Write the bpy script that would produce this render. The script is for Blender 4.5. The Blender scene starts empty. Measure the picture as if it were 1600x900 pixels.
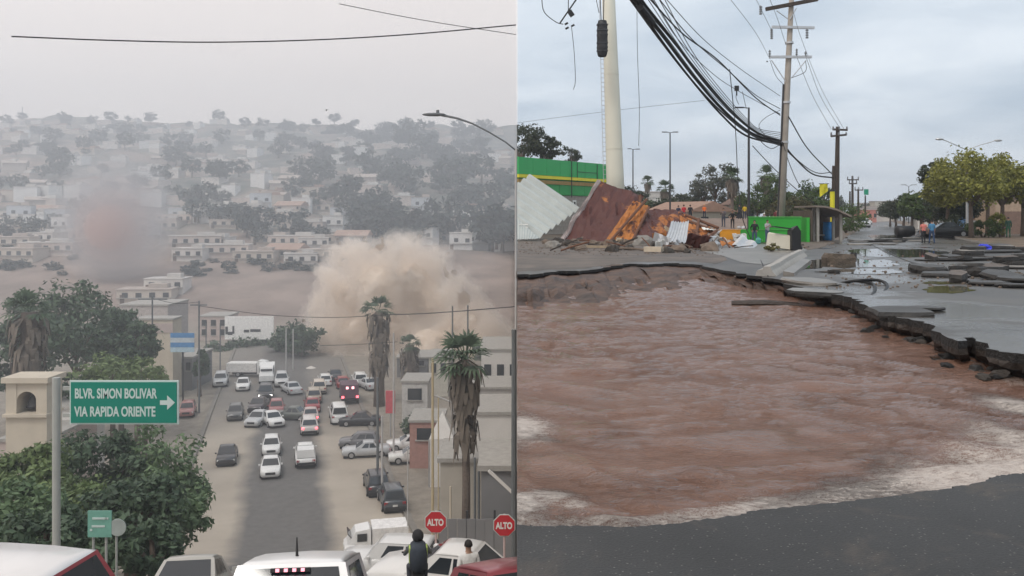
import bpy, bmesh, math, random
import numpy as np
from mathutils import Vector, Matrix, noise as mnoise

# ------------------------------------------------------------------ camera, sky, sun, exposure
SC = bpy.context.scene
COL = SC.collection
F, HC, HY, CX = 1400.0, 2.03, 338.0, 808.0          # focal length in photo pixels, eye height, horizon row, column of x = 0
cam_d = bpy.data.cameras.new('camera'); cam = bpy.data.objects.new('camera', cam_d); COL.objects.link(cam)
cam.location = (0, 0, HC); cam.rotation_euler = (math.radians(90), 0, 0)
cam_d.sensor_width = 36; cam_d.lens = F / 1600 * 36
cam_d.shift_x = -(CX - 800) / 1600; cam_d.shift_y = -(450 - HY) / 1600
cam_d.clip_start = 0.1; cam_d.clip_end = 6000
SC.camera = cam
SUN_EL, SUN_AZ = math.radians(58), math.radians(205)
world = bpy.data.worlds.new('World'); SC.world = world; world.use_nodes = True
wn, wl = world.node_tree.nodes, world.node_tree.links
wn.clear()
def W(t, **k):
    n = wn.new(t)
    for a, b in k.items(): setattr(n, a, b)
    return n
w_tc = W('ShaderNodeTexCoord')
w_sep = W('ShaderNodeSeparateXYZ'); wl.new(w_tc.outputs['Generated'], w_sep.inputs[0])
def wmath(op, a, b=None, clamp=False):
    n = W('ShaderNodeMath', operation=op, use_clamp=clamp)
    for i, v in enumerate((a, b)):
        if v is None: continue
        if isinstance(v, (int, float)): n.inputs[i].default_value = v
        else: wl.new(v, n.inputs[i])
    return n.outputs[0]
zz = wmath('ADD', wmath('ABSOLUTE', w_sep.outputs[2]), 0.16)
w_cmb = W('ShaderNodeCombineXYZ')
wl.new(wmath('DIVIDE', w_sep.outputs[0], zz), w_cmb.inputs[0]); wl.new(wmath('DIVIDE', w_sep.outputs[1], zz), w_cmb.inputs[1])
w_nz = W('ShaderNodeTexNoise'); w_nz.inputs['Scale'].default_value = 1.15; w_nz.inputs['Detail'].default_value = 6; w_nz.inputs['Roughness'].default_value = .55; w_nz.inputs['Distortion'].default_value = .35
wl.new(w_cmb.outputs[0], w_nz.inputs['Vector'])
w_rmp = W('ShaderNodeValToRGB')
w_rmp.color_ramp.elements[0].position = .34; w_rmp.color_ramp.elements[0].color = (.50, .60, .71, 1)
w_rmp.color_ramp.elements[1].position = .66; w_rmp.color_ramp.elements[1].color = (.84, .91, .98, 1)
wl.new(w_nz.outputs['Fac'], w_rmp.inputs[0])
w_rmp2 = W('ShaderNodeValToRGB')
w_rmp2.color_ramp.elements[0].position = .25; w_rmp2.color_ramp.elements[0].color = (1.03, .93, .88, 1)
w_rmp2.color_ramp.elements[1].position = .75; w_rmp2.color_ramp.elements[1].color = (1.09, 1.0, .945, 1)
wl.new(w_nz.outputs['Fac'], w_rmp2.inputs[0])
# the two halves of the picture are two overcast skies: warm dusty grey over the valley, cool broken grey over the street
w_side = wmath('ADD', wmath('MULTIPLY', w_sep.outputs[0], 400.0), .5, True)
w_mix = W('ShaderNodeMix', data_type='RGBA')
wl.new(w_side, w_mix.inputs[0]); wl.new(w_rmp2.outputs[0], w_mix.inputs[6]); wl.new(w_rmp.outputs[0], w_mix.inputs[7])
w_bg = W('ShaderNodeBackground'); w_bg.inputs[1].default_value = 1.08
wl.new(w_mix.outputs[2], w_bg.inputs[0])
w_sky = W('ShaderNodeTexSky', sky_type='NISHITA'); w_sky.sun_disc = False; w_sky.sun_elevation = SUN_EL; w_sky.sun_rotation = SUN_AZ
w_sb = W('ShaderNodeBackground'); w_sb.inputs[1].default_value = .08
wl.new(w_sky.outputs[0], w_sb.inputs[0])
w_ms = W('ShaderNodeMixShader'); w_ms.inputs[0].default_value = .93      # thick cloud deck over the clear sky
wl.new(w_sb.outputs[0], w_ms.inputs[1]); wl.new(w_bg.outputs[0], w_ms.inputs[2])
w_out = W('ShaderNodeOutputWorld'); wl.new(w_ms.outputs[0], w_out.inputs[0])
sun_d = bpy.data.lights.new('sun', 'SUN'); sun_d.energy = 1.5; sun_d.angle = math.radians(16); sun_d.color = (1, .96, .9)
sun = bpy.data.objects.new('sun', sun_d); COL.objects.link(sun)
_sd = Vector((math.sin(SUN_AZ) * math.cos(SUN_EL), math.cos(SUN_AZ) * math.cos(SUN_EL), math.sin(SUN_EL)))
sun.rotation_euler = _sd.to_track_quat('Z', 'Y').to_euler()
vs = SC.view_settings; vs.view_transform = 'Standard'; vs.look = 'None'; vs.exposure = 0.0; vs.gamma = 1; vs.use_curve_mapping = False
cy = SC.cycles; cy.use_denoising = True; cy.max_bounces = 10; cy.volume_bounces = 8; cy.diffuse_bounces = 3; cy.glossy_bounces = 3; cy.transparent_max_bounces = 8
try: cy.denoiser = 'OPENIMAGEDENOISE'
except Exception: pass
HAZE, DUST = .0004, .0012

# ------------------------------------------------------------------ helpers
R = random.Random(7)
def P(px, py, d): return Vector(((px - CX) / F * d, d, HC - (py - HY) / F * d))
def GD(py, z=0.0): return F * (HC - z) / (py - HY)
def G(px, py, z=0.0): return P(px, py, GD(py, z))
def tag(o, label=None, cat=None, group=None, kind=None):
    for k, v in (('label', label), ('category', cat), ('group', group), ('kind', kind)):
        if v: o[k] = v
    return o
def empty(name, loc, rz=0, rx=0, label=None, cat=None, group=None):
    o = bpy.data.objects.new(name, None); COL.objects.link(o); o.location = loc; o.rotation_euler = (rx, 0, rz); o.empty_display_size = .2
    return tag(o, label, cat, group)
def link(name, me, parent=None, loc=None, rz=0):
    o = bpy.data.objects.new(name, me); COL.objects.link(o)
    if parent is not None: o.parent = parent
    if loc is not None: o.location = loc
    if rz: o.rotation_euler.z = rz
    return o
def copy_tree(o, parent=None):
    c = o.copy(); COL.objects.link(c); c.parent = parent
    for ch in [x for x in COL.objects if x.parent == o]: copy_tree(ch, c)
    return c

_M = {}
def pm(name, col, rough=.75, var=.2, scale=3.0, bump=0.0, bscale=None, metal=0.0, col2=None, thr=.55, soft=.12, spec=.4, rvar=0.0, scale2=1.5, coat=0.0):
    """plain procedural material: base colour with noise variation, optional second colour in patches, optional relief"""
    if name in _M: return _M[name]
    m = bpy.data.materials.new(name); m.use_nodes = True; nt = m.node_tree; N, L = nt.nodes, nt.links
    b = N['Principled BSDF']; b.inputs['Metallic'].default_value = metal; b.inputs['Roughness'].default_value = rough; b.inputs['Specular IOR Level'].default_value = spec
    if coat: b.inputs['Coat Weight'].default_value = coat
    tc = N.new('ShaderNodeTexCoord'); nz = N.new('ShaderNodeTexNoise'); nz.inputs['Scale'].default_value = scale; nz.inputs['Detail'].default_value = 5; nz.inputs['Roughness'].default_value = .6
    L.new(tc.outputs['Object'], nz.inputs['Vector'])
    r = N.new('ShaderNodeValToRGB'); e = r.color_ramp.elements
    e[0].position = .25; e[1].position = .75
    e[0].color = tuple(max(0, c * (1 - var)) for c in col) + (1,); e[1].color = tuple(min(1, c * (1 + var)) for c in col) + (1,)
    L.new(nz.outputs['Fac'], r.inputs[0]); out = r.outputs[0]
    if col2 is not None:
        n2 = N.new('ShaderNodeTexNoise'); n2.inputs['Scale'].default_value = scale2; n2.inputs['Detail'].default_value = 7; n2.inputs['Roughness'].default_value = .65; n2.inputs['Distortion'].default_value = .4
        L.new(tc.outputs['Object'], n2.inputs['Vector'])
        r2 = N.new('ShaderNodeValToRGB'); r2.color_ramp.elements[0].position = thr - soft / 2; r2.color_ramp.elements[1].position = thr + soft / 2
        L.new(n2.outputs['Fac'], r2.inputs[0])
        mx = N.new('ShaderNodeMix'); mx.data_type = 'RGBA'; L.new(r2.outputs[0], mx.inputs[0]); L.new(out, mx.inputs[6]); mx.inputs[7].default_value = tuple(col2) + (1,)
        out = mx.outputs[2]
        if rvar:
            mr = N.new('ShaderNodeMapRange'); mr.inputs[3].default_value = rough; mr.inputs[4].default_value = max(.03, rough + rvar)
            L.new(r2.outputs[0], mr.inputs[0]); L.new(mr.outputs[0], b.inputs['Roughness'])
    L.new(out, b.inputs['Base Color'])
    if bump:
        n3 = N.new('ShaderNodeTexNoise'); n3.inputs['Scale'].default_value = bscale or scale * 4; n3.inputs['Detail'].default_value = 6
        L.new(tc.outputs['Object'], n3.inputs['Vector'])
        bp = N.new('ShaderNodeBump'); bp.inputs['Strength'].default_value = bump; bp.inputs['Distance'].default_value = .05
        L.new(n3.outputs['Fac'], bp.inputs['Height']); L.new(bp.outputs[0], b.inputs['Normal'])
    _M[name] = m; return m
def emis(name, col, s):
    if name in _M: return _M[name]
    m = bpy.data.materials.new(name); m.use_nodes = True; b = m.node_tree.nodes['Principled BSDF']
    b.inputs['Base Color'].default_value = tuple(col) + (1,); b.inputs['Emission Color'].default_value = tuple(col) + (1,); b.inputs['Emission Strength'].default_value = s
    _M[name] = m; return m
def leafmat(name, dark, light, rough=.55, trans=.25):
    if name in _M: return _M[name]
    m = bpy.data.materials.new(name); m.use_nodes = True; nt = m.node_tree; N, L = nt.nodes, nt.links
    b = N['Principled BSDF']; b.inputs['Roughness'].default_value = rough; b.inputs['Specular IOR Level'].default_value = .3
    g = N.new('ShaderNodeNewGeometry'); tc = N.new('ShaderNodeTexCoord'); nz = N.new('ShaderNodeTexNoise'); nz.inputs['Scale'].default_value = .9; nz.inputs['Detail'].default_value = 3
    L.new(tc.outputs['Object'], nz.inputs['Vector'])
    ad = N.new('ShaderNodeMath'); ad.operation = 'MULTIPLY_ADD'; ad.inputs[1].default_value = .45; L.new(g.outputs['Random Per Island'], ad.inputs[0])
    mr = N.new('ShaderNodeMapRange'); mr.inputs[1].default_value = .3; mr.inputs[2].default_value = .7; mr.inputs[4].default_value = .65; L.new(nz.outputs['Fac'], mr.inputs[0]); L.new(mr.outputs[0], ad.inputs[2])
    mx = N.new('ShaderNodeMix'); mx.data_type = 'RGBA'; mx.inputs[6].default_value = tuple(dark) + (1,); mx.inputs[7].default_value = tuple(light) + (1,)
    L.new(ad.outputs[0], mx.inputs[0]); L.new(mx.outputs[2], b.inputs['Base Color'])
    tr = N.new('ShaderNodeBsdfTranslucent'); L.new(mx.outputs[2], tr.inputs[0]); ms = N.new('ShaderNodeMixShader'); ms.inputs[0].default_value = trans
    L.new(b.outputs[0], ms.inputs[1]); L.new(tr.outputs[0], ms.inputs[2]); L.new(ms.outputs[0], N['Material Output'].inputs[0])
    _M[name] = m; return m
def volmat(name, col, dens, aniso=.2):
    m = bpy.data.materials.new(name); m.use_nodes = True; nt = m.node_tree; nt.nodes.clear()
    v = nt.nodes.new('ShaderNodeVolumePrincipled'); v.inputs['Color'].default_value = tuple(col) + (1,); v.inputs['Density'].default_value = dens; v.inputs['Anisotropy'].default_value = aniso
    o = nt.nodes.new('ShaderNodeOutputMaterial'); nt.links.new(v.outputs[0], o.inputs['Volume'])
    return m

class MB:
    """collects shapes, then links them as one mesh object"""
    def __init__(s): s.v, s.f, s.mi = [], [], []
    def add(s, vs, fs, mi=0):
        k = len(s.v); s.v += [tuple(p) for p in vs]; s.f += [tuple(i + k for i in f) for f in fs]; s.mi += [mi] * len(fs); return s
    def box(s, c, size, rz=0, rx=0, ry=0, mi=0, taper=1.0):
        hx, hy, hz = (a / 2 for a in size); M = Matrix.Translation(Vector(c)) @ Matrix.Rotation(rz, 4, 'Z') @ Matrix.Rotation(rx, 4, 'X') @ Matrix.Rotation(ry, 4, 'Y')
        vs = [M @ Vector((x * (taper if z > 0 else 1), y * (taper if z > 0 else 1), z)) for z in (-hz, hz) for x, y in ((-hx, -hy), (hx, -hy), (hx, hy), (-hx, hy))]
        return s.add(vs, [(3, 2, 1, 0), (4, 5, 6, 7), (0, 1, 5, 4), (1, 2, 6, 5), (2, 3, 7, 6), (3, 0, 4, 7)], mi)
    def tube(s, pts, r, n=8, mi=0, cap=True):
        pts = [Vector(p) for p in pts]; rr = r if isinstance(r, (list, tuple)) else [r] * len(pts)
        vs, fs = [], []; u = None
        for i, p in enumerate(pts):
            t = (pts[min(i + 1, len(pts) - 1)] - pts[max(i - 1, 0)]).normalized()
            if u is None:
                u = t.cross(Vector((0, 0, 1)) if abs(t.z) < .9 else Vector((1, 0, 0))).normalized()
            else:
                u = (u - t * u.dot(t)).normalized()
            w = t.cross(u)
            for k in range(n):
                a = 2 * math.pi * k / n; vs.append(p + (u * math.cos(a) + w * math.sin(a)) * rr[i])
        for i in range(len(pts) - 1):
            for k in range(n):
                a, b = i * n + k, i * n + (k + 1) % n; fs.append((a, b, b + n, a + n))
        if cap: fs.append(tuple(range(n - 1, -1, -1))); fs.append(tuple(range((len(pts) - 1) * n, len(pts) * n)))
        return s.add(vs, fs, mi)
    def loft(s, rings, mi=0, cap=True, closed=True):
        n = len(rings[0]); vs = [p for r in rings for p in r]; fs = []
        for i in range(len(rings) - 1):
            for k in range(n if closed else n - 1):
                a, b = i * n + k, i * n + (k + 1) % n; fs.append((a, b, b + n, a + n))
        if cap: fs.append(tuple(range(n - 1, -1, -1))); fs.append(tuple(range((len(rings) - 1) * n, len(rings) * n)))
        return s.add(vs, fs, mi)
    def prism(s, poly, dirv, mi=0):
        """polygon (3-D points) pushed along dirv"""
        n = len(poly); a = [Vector(p) for p in poly]; b = [p + Vector(dirv) for p in a]
        return s.add(a + b, [tuple(range(n - 1, -1, -1)), tuple(range(n, 2 * n))] + [(i, (i + 1) % n, (i + 1) % n + n, i + n) for i in range(n)], mi)
    def ball(s, c, r, nu=10, nv=7, mi=0, jag=0, seed=0):
        rx, ry, rz = r if isinstance(r, (tuple, list)) else (r, r, r); q = random.Random(seed); vs, fs = [], []
        for j in range(nv + 1):
            th = math.pi * j / nv
            for k in range(nu):
                a = 2 * math.pi * k / nu; g = 1 + (q.uniform(-jag, jag) if 0 < j < nv else 0)
                vs.append(Vector(c) + Vector((rx * g * math.sin(th) * math.cos(a), ry * g * math.sin(th) * math.sin(a), rz * g * math.cos(th))))
        for j in range(nv):
            for k in range(nu):
                a, b = j * nu + k, j * nu + (k + 1) % nu; fs.append((a, a + nu, b + nu, b))
        return s.add(vs, fs, mi)
    def mesh(s, name, mats, smooth=False):
        me = bpy.data.meshes.new(name); me.from_pydata(s.v, [], s.f)
        for m in (mats if isinstance(mats, (list, tuple)) else [mats]): me.materials.append(m)
        me.polygons.foreach_set('material_index', s.mi)
        if smooth: me.polygons.foreach_set('use_smooth', [True] * len(s.f))
        bm = bmesh.new(); bm.from_mesh(me); bmesh.ops.remove_doubles(bm, verts=bm.verts, dist=1e-5); bmesh.ops.recalc_face_normals(bm, faces=bm.faces); bm.to_mesh(me); bm.free()
        me.update(); return me
    def build(s, name, mats, parent=None, smooth=False, loc=None, rz=0): return link(name, s.mesh(name, mats, smooth), parent, loc, rz)
def one(name, mats, parent, fn, *a, smooth=False, **k):
    m = MB(); getattr(m, fn)(*a, **k); return m.build(name, mats, parent, smooth)
def quads_mesh(name, V, mat_, k=4):
    n = len(V) // k; me = bpy.data.meshes.new(name); me.vertices.add(len(V)); me.vertices.foreach_set('co', np.asarray(V, dtype=np.float32).ravel())
    me.loops.add(n * k); me.loops.foreach_set('vertex_index', np.arange(n * k, dtype=np.int32)); me.polygons.add(n)
    me.polygons.foreach_set('loop_start', np.arange(0, n * k, k, dtype=np.int32)); me.update(calc_edges=True); me.materials.append(mat_); return me
def fbm(x, y, s=1.0, o=4, z=0.0): return mnoise.fractal(Vector((x * s, y * s, z)), 1.0, 2.0, o)

# ------------------------------------------------------------------ plant builders
def crown_mesh(name, seed, rx, rz, clumps, per, leaf, m, clump_r=.33, flat=.6, ry=None):
    q = np.random.default_rng(seed); ry = ry or rx
    d = q.normal(size=(clumps, 3)); d /= np.linalg.norm(d, axis=1)[:, None]
    d[:, 2] = np.where(d[:, 2] < 0, d[:, 2] * flat, d[:, 2])
    rad = q.uniform(.35, 1.0, clumps) ** .5
    C = d * rad[:, None] * np.array([rx, ry, rz]) * q.uniform(.78, 1.06, (clumps, 1))
    cr = q.uniform(.6, 1.25, clumps) * clump_r * min(rx, rz * 1.3)
    o = q.normal(size=(clumps, per, 3)); o /= np.linalg.norm(o, axis=2)[:, :, None]
    rr = q.uniform(.15, 1, (clumps, per, 1)) ** .6
    pos = (C[:, None, :] + o * rr * cr[:, None, None] * np.array([1, 1, .75])).reshape(-1, 3)
    nrm = (o.reshape(-1, 3) * .7 + q.normal(size=pos.shape) * .55 + np.array([0, 0, .35])); nrm /= np.linalg.norm(nrm, axis=1)[:, None]
    t = np.cross(nrm, q.normal(size=pos.shape)); t /= np.linalg.norm(t, axis=1)[:, None]; b = np.cross(nrm, t)
    s = leaf * q.uniform(.6, 1.4, (len(pos), 1))
    V = np.stack([pos - t * s, pos + b * s * .5, pos + t * s, pos - b * s * .5], 1).reshape(-1, 3)
    return quads_mesh(name, V, m), C
def trunk_mesh(name, h, r, top, limbs, m, lean=(0, 0), seed=0):
    q = random.Random(seed); mb = MB(); L = Vector((lean[0], lean[1], 0))
    fork = Vector((0, 0, h)) + L
    mb.tube([(0, 0, -.3), Vector((q.uniform(-.05, .05), 0, h * .3)) + L * .2, Vector((q.uniform(-.1, .1), q.uniform(-.1, .1), h * .7)) + L * .7, fork], [r * 1.35, r, r * .85, r * .7], 9)
    for e in limbs:
        e = Vector(e) + L; st = fork * .92 if q.random() < .5 else fork * .75
        mid = st.lerp(e, .5) + Vector((q.uniform(-.2, .2), q.uniform(-.2, .2), q.uniform(0, .3)))
        mb.tube([st, mid, e], [r * .5, r * .3, r * .1], 6)
    return mb.mesh(name, m, True)
def tree(name, loc, label, H, rx, rz, lm, seed, clumps=40, per=60, leaf=.2, trunk=.2, group=None, bark=None, lean=(0, 0), ry=None, clump_r=.33):
    t = empty(name, loc, label=label, cat='tree', group=group)
    cz = H - rz
    cm, C = crown_mesh('crown', seed, rx, rz, clumps, per, leaf, lm, clump_r, ry=ry)
    cr = link('crown', cm, t, (lean[0], lean[1], cz))
    lim = [Vector(c) * .85 + Vector((0, 0, cz)) for c in C[:10]]
    link('trunk', trunk_mesh('trunk', max(.6, cz - rz * .45), trunk, 0, lim, bark or pm('bark', (.12, .09, .07), .9, .3, 6, .5), lean, seed), t)
    return t
def fan_palm(name, loc, label, H, r, skirt, seed, tr=.2, group=None, lm=None, fronds=26):
    q = random.Random(seed); t = empty(name, loc, label=label, cat='palm tree', group=group)
    lm = lm or leafmat('palm_leaf', (.035, .06, .03), (.10, .14, .07)); br = pm('palm_bark', (.15, .12, .10), .95, .3, 8, .6); dry = leafmat('palm_dry', (.10, .085, .07), (.22, .185, .15), .8, .1)
    one('trunk', br, t, 'tube', [(0, 0, -.4), (.05, 0, H * .4), (0, .05, H * .75), (0, 0, H)], [tr * 1.25, tr, tr * .9, tr * .8], 9, smooth=True)
    def frond(V, base, az, el, L, w, droop):
        dirv = Vector((math.cos(az) * math.cos(el), math.sin(az) * math.cos(el), math.sin(el)))
        tip = base + dirv * L * .5; side = dirv.cross(Vector((0, 0, 1))).normalized() if abs(dirv.z) < .97 else Vector((1, 0, 0)); up = side.cross(dirv)
        V += [base - side * .03, base + side * .03, tip + side * .03, tip - side * .03]
        nb = 9
        for k in range(nb):
            a = (k - (nb - 1) / 2) / (nb - 1) * 2.5
            dv = dirv * math.cos(a) + side * math.sin(a) + up * q.uniform(-.12, .12)
            ln = L * .55 * (.75 + .25 * math.cos(a)); m1 = tip + dv * ln * .6; e = tip + dv * ln + Vector((0, 0, -droop * ln * .6))
            sd = dv.cross(up).normalized() * w
            V += [tip - sd * .3, tip + sd * .3, m1 + sd, m1 - sd]; V += [m1 - sd, m1 + sd, e + sd * .15, e - sd * .15]
    V = []
    for k in range(fronds): frond(V, Vector((0, 0, H)), q.uniform(0, 6.28), q.uniform(-.35, 1.45), r * q.uniform(.8, 1.05), r * .045, q.uniform(.2, .9))
    link('crown', quads_mesh('crown', V, lm), t)
    if skirt:
        V = []
        for k in range(int(70 + skirt * 14)):
            z = H - q.random() * skirt; rad = tr + r * .34 * (1 - .45 * (H - z) / skirt); a = q.uniform(0, 6.28); ln = q.uniform(.5, 1.0) * r * .75
            b = Vector((math.cos(a) * tr, math.sin(a) * tr, z)); o = Vector((math.cos(a), math.sin(a), 0)); sd = Vector((-math.sin(a), math.cos(a), 0)) * r * q.uniform(.05, .12)
            m1 = b + o * (rad - tr) + Vector((0, 0, -ln * .35)); e = m1 + o * q.uniform(-.15, .12) * r + Vector((0, 0, -ln * .8))
            V += [b - sd * .5, b + sd * .5, m1 + sd, m1 - sd, m1 - sd, m1 + sd, e + sd * .35, e - sd * .35]
        link('skirt', quads_mesh('skirt', V, dry), t)
    return t

# ------------------------------------------------------------------ the setting: the flooded street (x > 0)
WZ = -0.42
def node_mat(name):
    m = bpy.data.materials.new(name); m.use_nodes = True; nt = m.node_tree
    return m, nt.nodes, nt.links, nt.nodes['Principled BSDF']
def nn(N, t, **k):
    n = N.new(t)
    for a, b in k.items():
        if a in ('operation', 'data_type', 'feature', 'distance', 'use_clamp', 'blend_type', 'noise_dimensions'): setattr(n, a, b)
        else: n.inputs[a.replace('_', ' ')].default_value = b
    return n
def ramp(N, L, src, p0, p1, c0=(0, 0, 0, 1), c1=(1, 1, 1, 1)):
    r = N.new('ShaderNodeValToRGB'); e = r.color_ramp.elements; e[0].position, e[1].position = p0, p1; e[0].color, e[1].color = c0, c1
    L.new(src, r.inputs[0]); return r.outputs[0]
def mixc(N, L, f, a, b):
    m = N.new('ShaderNodeMix'); m.data_type = 'RGBA'
    for i, v in ((0, f), (6, a), (7, b)):
        if isinstance(v, (int, float)): m.inputs[i].default_value = v
        elif isinstance(v, tuple): m.inputs[i].default_value = v + (1,)
        else: L.new(v, m.inputs[i])
    return m.outputs[2]
def asphalt(name, base, chip, chip_amt, wet, puddle=None):
    m, N, L, b = node_mat(name)
    tc = N.new('ShaderNodeTexCoord')
    big = nn(N, 'ShaderNodeTexNoise', Scale=.35, Detail=6.0, Roughness=.6); L.new(tc.outputs['Object'], big.inputs['Vector'])
    fine = nn(N, 'ShaderNodeTexNoise', Scale=60.0, Detail=3.0); L.new(tc.outputs['Object'], fine.inputs['Vector'])
    vor = nn(N, 'ShaderNodeTexVoronoi', Scale=48.0); L.new(tc.outputs['Object'], vor.inputs['Vector'])
    c = mixc(N, L, ramp(N, L, big.outputs['Fac'], .3, .7), tuple(x * .6 for x in base), tuple(x * 1.4 for x in base))
    sepc = N.new('ShaderNodeSeparateColor'); L.new(vor.outputs['Color'], sepc.inputs[0])
    near = ramp(N, L, vor.outputs['Distance'], .28, .34, (1, 1, 1, 1), (0, 0, 0, 1)); pick = ramp(N, L, sepc.outputs[0], 1 - chip_amt, 1 - chip_amt + .02)
    mu = N.new('ShaderNodeMath'); mu.operation = 'MULTIPLY'; L.new(near, mu.inputs[0]); L.new(pick, mu.inputs[1])
    c = mixc(N, L, mu.outputs[0], c, chip)
    c = mixc(N, L, ramp(N, L, fine.outputs['Fac'], .35, .7), mixc(N, L, .35, c, (0, 0, 0)), c)
    st_ = nn(N, 'ShaderNodeTexNoise', Scale=.9, Detail=8.0, Roughness=.7, Distortion=.6); L.new(tc.outputs['Object'], st_.inputs['Vector']); c = mixc(N, L, ramp(N, L, st_.outputs['Fac'], .54, .72), c, (.095, .078, .063))
    b.inputs['Specular IOR Level'].default_value = .32 if puddle else .5
    pn = nn(N, 'ShaderNodeTexNoise', Scale=.16, Detail=5.0, Roughness=.55, Distortion=.5); L.new(tc.outputs['Object'], pn.inputs['Vector'])
    if puddle:
        pf = ramp(N, L, pn.outputs['Fac'], puddle - .04, puddle + .05)
        c = mixc(N, L, pf, c, (.075, .068, .06))
        mr = nn(N, 'ShaderNodeMapRange'); mr.inputs[3].default_value = wet; mr.inputs[4].default_value = .05; L.new(pf, mr.inputs[0]); L.new(mr.outputs[0], b.inputs['Roughness'])
    else: b.inputs['Roughness'].default_value = wet
    L.new(c, b.inputs['Base Color'])
    bp = N.new('ShaderNodeBump'); bp.inputs['Distance'].default_value = .012; bp.inputs['Strength'].default_value = .6 if not puddle else .22
    L.new(fine.outputs['Fac'], bp.inputs['Height']); L.new(bp.outputs[0], b.inputs['Normal'])
    return m
A_NEAR = asphalt('asphalt_coarse', (.044, .044, .044), (.17, .165, .15), .08, .72)
A_WET = asphalt('asphalt_wet', (.088, .078, .067), (.14, .13, .12), .06, .42, .56)
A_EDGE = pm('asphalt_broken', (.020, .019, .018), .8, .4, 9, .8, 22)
MUD = pm('mud', (.125, .095, .072), .55, .35, 1.2, .9, 5, col2=(.062, .048, .038), thr=.52, soft=.2, scale2=.45)
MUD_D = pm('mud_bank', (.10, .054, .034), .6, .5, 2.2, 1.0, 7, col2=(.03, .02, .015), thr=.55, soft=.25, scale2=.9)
CONC = pm('concrete', (.34, .325, .30), .75, .18, 3, .35, 18)
CONC_W = pm('concrete_wet', (.21, .195, .175), .38, .22, 1.2, .2, 18, col2=(.15, .14, .125), thr=.5, soft=.2, scale2=.5)

NEAR = [(808, 820), (850, 822), (905, 821), (960, 823), (1010, 822), (1055, 818), (1100, 811), (1145, 806), (1180, 798), (1190, 796), (1240, 791), (1300, 786), (1345, 780), (1400, 774), (1436, 768), (1475, 764), (1515, 757), (1540, 750), (1556, 744), (1580, 741), (1610, 738), (1660, 728)]
FARE = [(1760, 640), (1690, 585), (1640, 563), (1600, 553), (1560, 549), (1545, 541), (1520, 527), (1497, 533), (1470, 520), (1452, 506), (1425, 500), (1398, 494), (1376, 488), (1352, 476), (1345, 468), (1318, 462), (1300, 458), (1268, 452), (1240, 446), (1225, 439), (1190, 432), (1150, 427), (1116, 419), (1085, 413), (1050, 411), (1012, 413), (985, 412), (955, 417), (930, 421), (905, 424), (880, 423), (850, 426), (828, 429), (808, 428)]
def jag(pts, z=0, n=4, amp=.03, seed=1):
    q = random.Random(seed); out = []
    P3 = [G(x, y, z) for x, y in pts]
    for a, b in zip(P3, P3[1:]):
        for k in range(n):
            p = a.lerp(b, k / n); s = min(amp * p.y / 8, .25)
            if k: p = p + Vector((q.uniform(-s, s), q.uniform(-s, s), 0))
            p.x = max(p.x, 0); out.append(p)
    out.append(P3[-1]); return out
near3, far3 = jag(NEAR, n=7, amp=.02, seed=3), jag(FARE, n=4, amp=.05, seed=5)
def sheet(name, poly, z, m, thick=0.0, me_m=None, parent=None):
    bm = bmesh.new(); vs = [bm.verts.new((p[0], p[1], z)) for p in poly]; f = bm.faces.new(vs); f.normal_update()
    if f.normal.z < 0: f.normal_flip()
    if thick:
        r = bmesh.ops.extrude_face_region(bm, geom=[f]); mv = [e for e in r['geom'] if isinstance(e, bmesh.types.BMVert)]
        for v in mv: v.co.z -= thick(v.co) if callable(thick) else thick
        bmesh.ops.recalc_face_normals(bm, faces=bm.faces)
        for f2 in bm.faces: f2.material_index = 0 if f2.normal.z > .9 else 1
    bmesh.ops.triangulate(bm, faces=[f for f in bm.faces if len(f.verts) > 4], ngon_method='EAR_CLIP')
    me = bpy.data.meshes.new(name); bm.to_mesh(me); bm.free(); me.materials.append(m)
    if me_m: me.materials.append(me_m)
    return link(name, me, parent)
# near road: the piece the photographer stands on, with its ragged edge
e_end = near3[-1]
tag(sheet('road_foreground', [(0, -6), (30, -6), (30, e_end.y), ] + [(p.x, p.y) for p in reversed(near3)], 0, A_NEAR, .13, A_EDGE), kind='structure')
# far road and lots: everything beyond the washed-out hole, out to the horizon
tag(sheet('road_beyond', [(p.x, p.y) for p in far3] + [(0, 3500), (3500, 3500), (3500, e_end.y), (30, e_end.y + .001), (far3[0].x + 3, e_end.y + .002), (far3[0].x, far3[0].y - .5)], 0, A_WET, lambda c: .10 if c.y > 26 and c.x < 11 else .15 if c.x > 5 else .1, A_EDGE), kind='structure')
# banks under both edges
def bank(name, edge, toe_fn, m, top=-.12, bot=-1.4, seed=0, rows=7, left=False):
    mb = MB(); rings = []
    for j in range(rows):
        t = j / (rows - 1); ring = []
        for i, p in enumerate(edge):
            f_ = i / (len(edge) - 1); off = toe_fn(f_); lf = left and min(1, max(0, (f_ - .55) / .12)); tp = top + (.15 * lf if left else 0); bt = bot + (.59 * lf if left else 0); z = tp + (bt - tp) * t
            prof = -.18 * math.sin(min(1, t * 5) * math.pi) + t
            n = fbm(p.x * 1.3, p.y * .8 + t * 3, 1, 4, seed) * .22 * min(off.length, 1.0) * (1 - abs(2 * t - 1)) * 2.2
            q = p + off * prof
            ring.append((max(q.x, 0.0), q.y - n * 1.5, z + n * .6))
        rings.append(ring)
    if left: rings = [r[int(len(r) * .56):] for r in rings]
    mb.loft(rings, cap=False, closed=False); return mb.build(name, m, smooth=False)
tag(bank('bank_near', near3, lambda t: Vector((0, -.12, 0)), MUD_D, seed=2), kind='structure')
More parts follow.
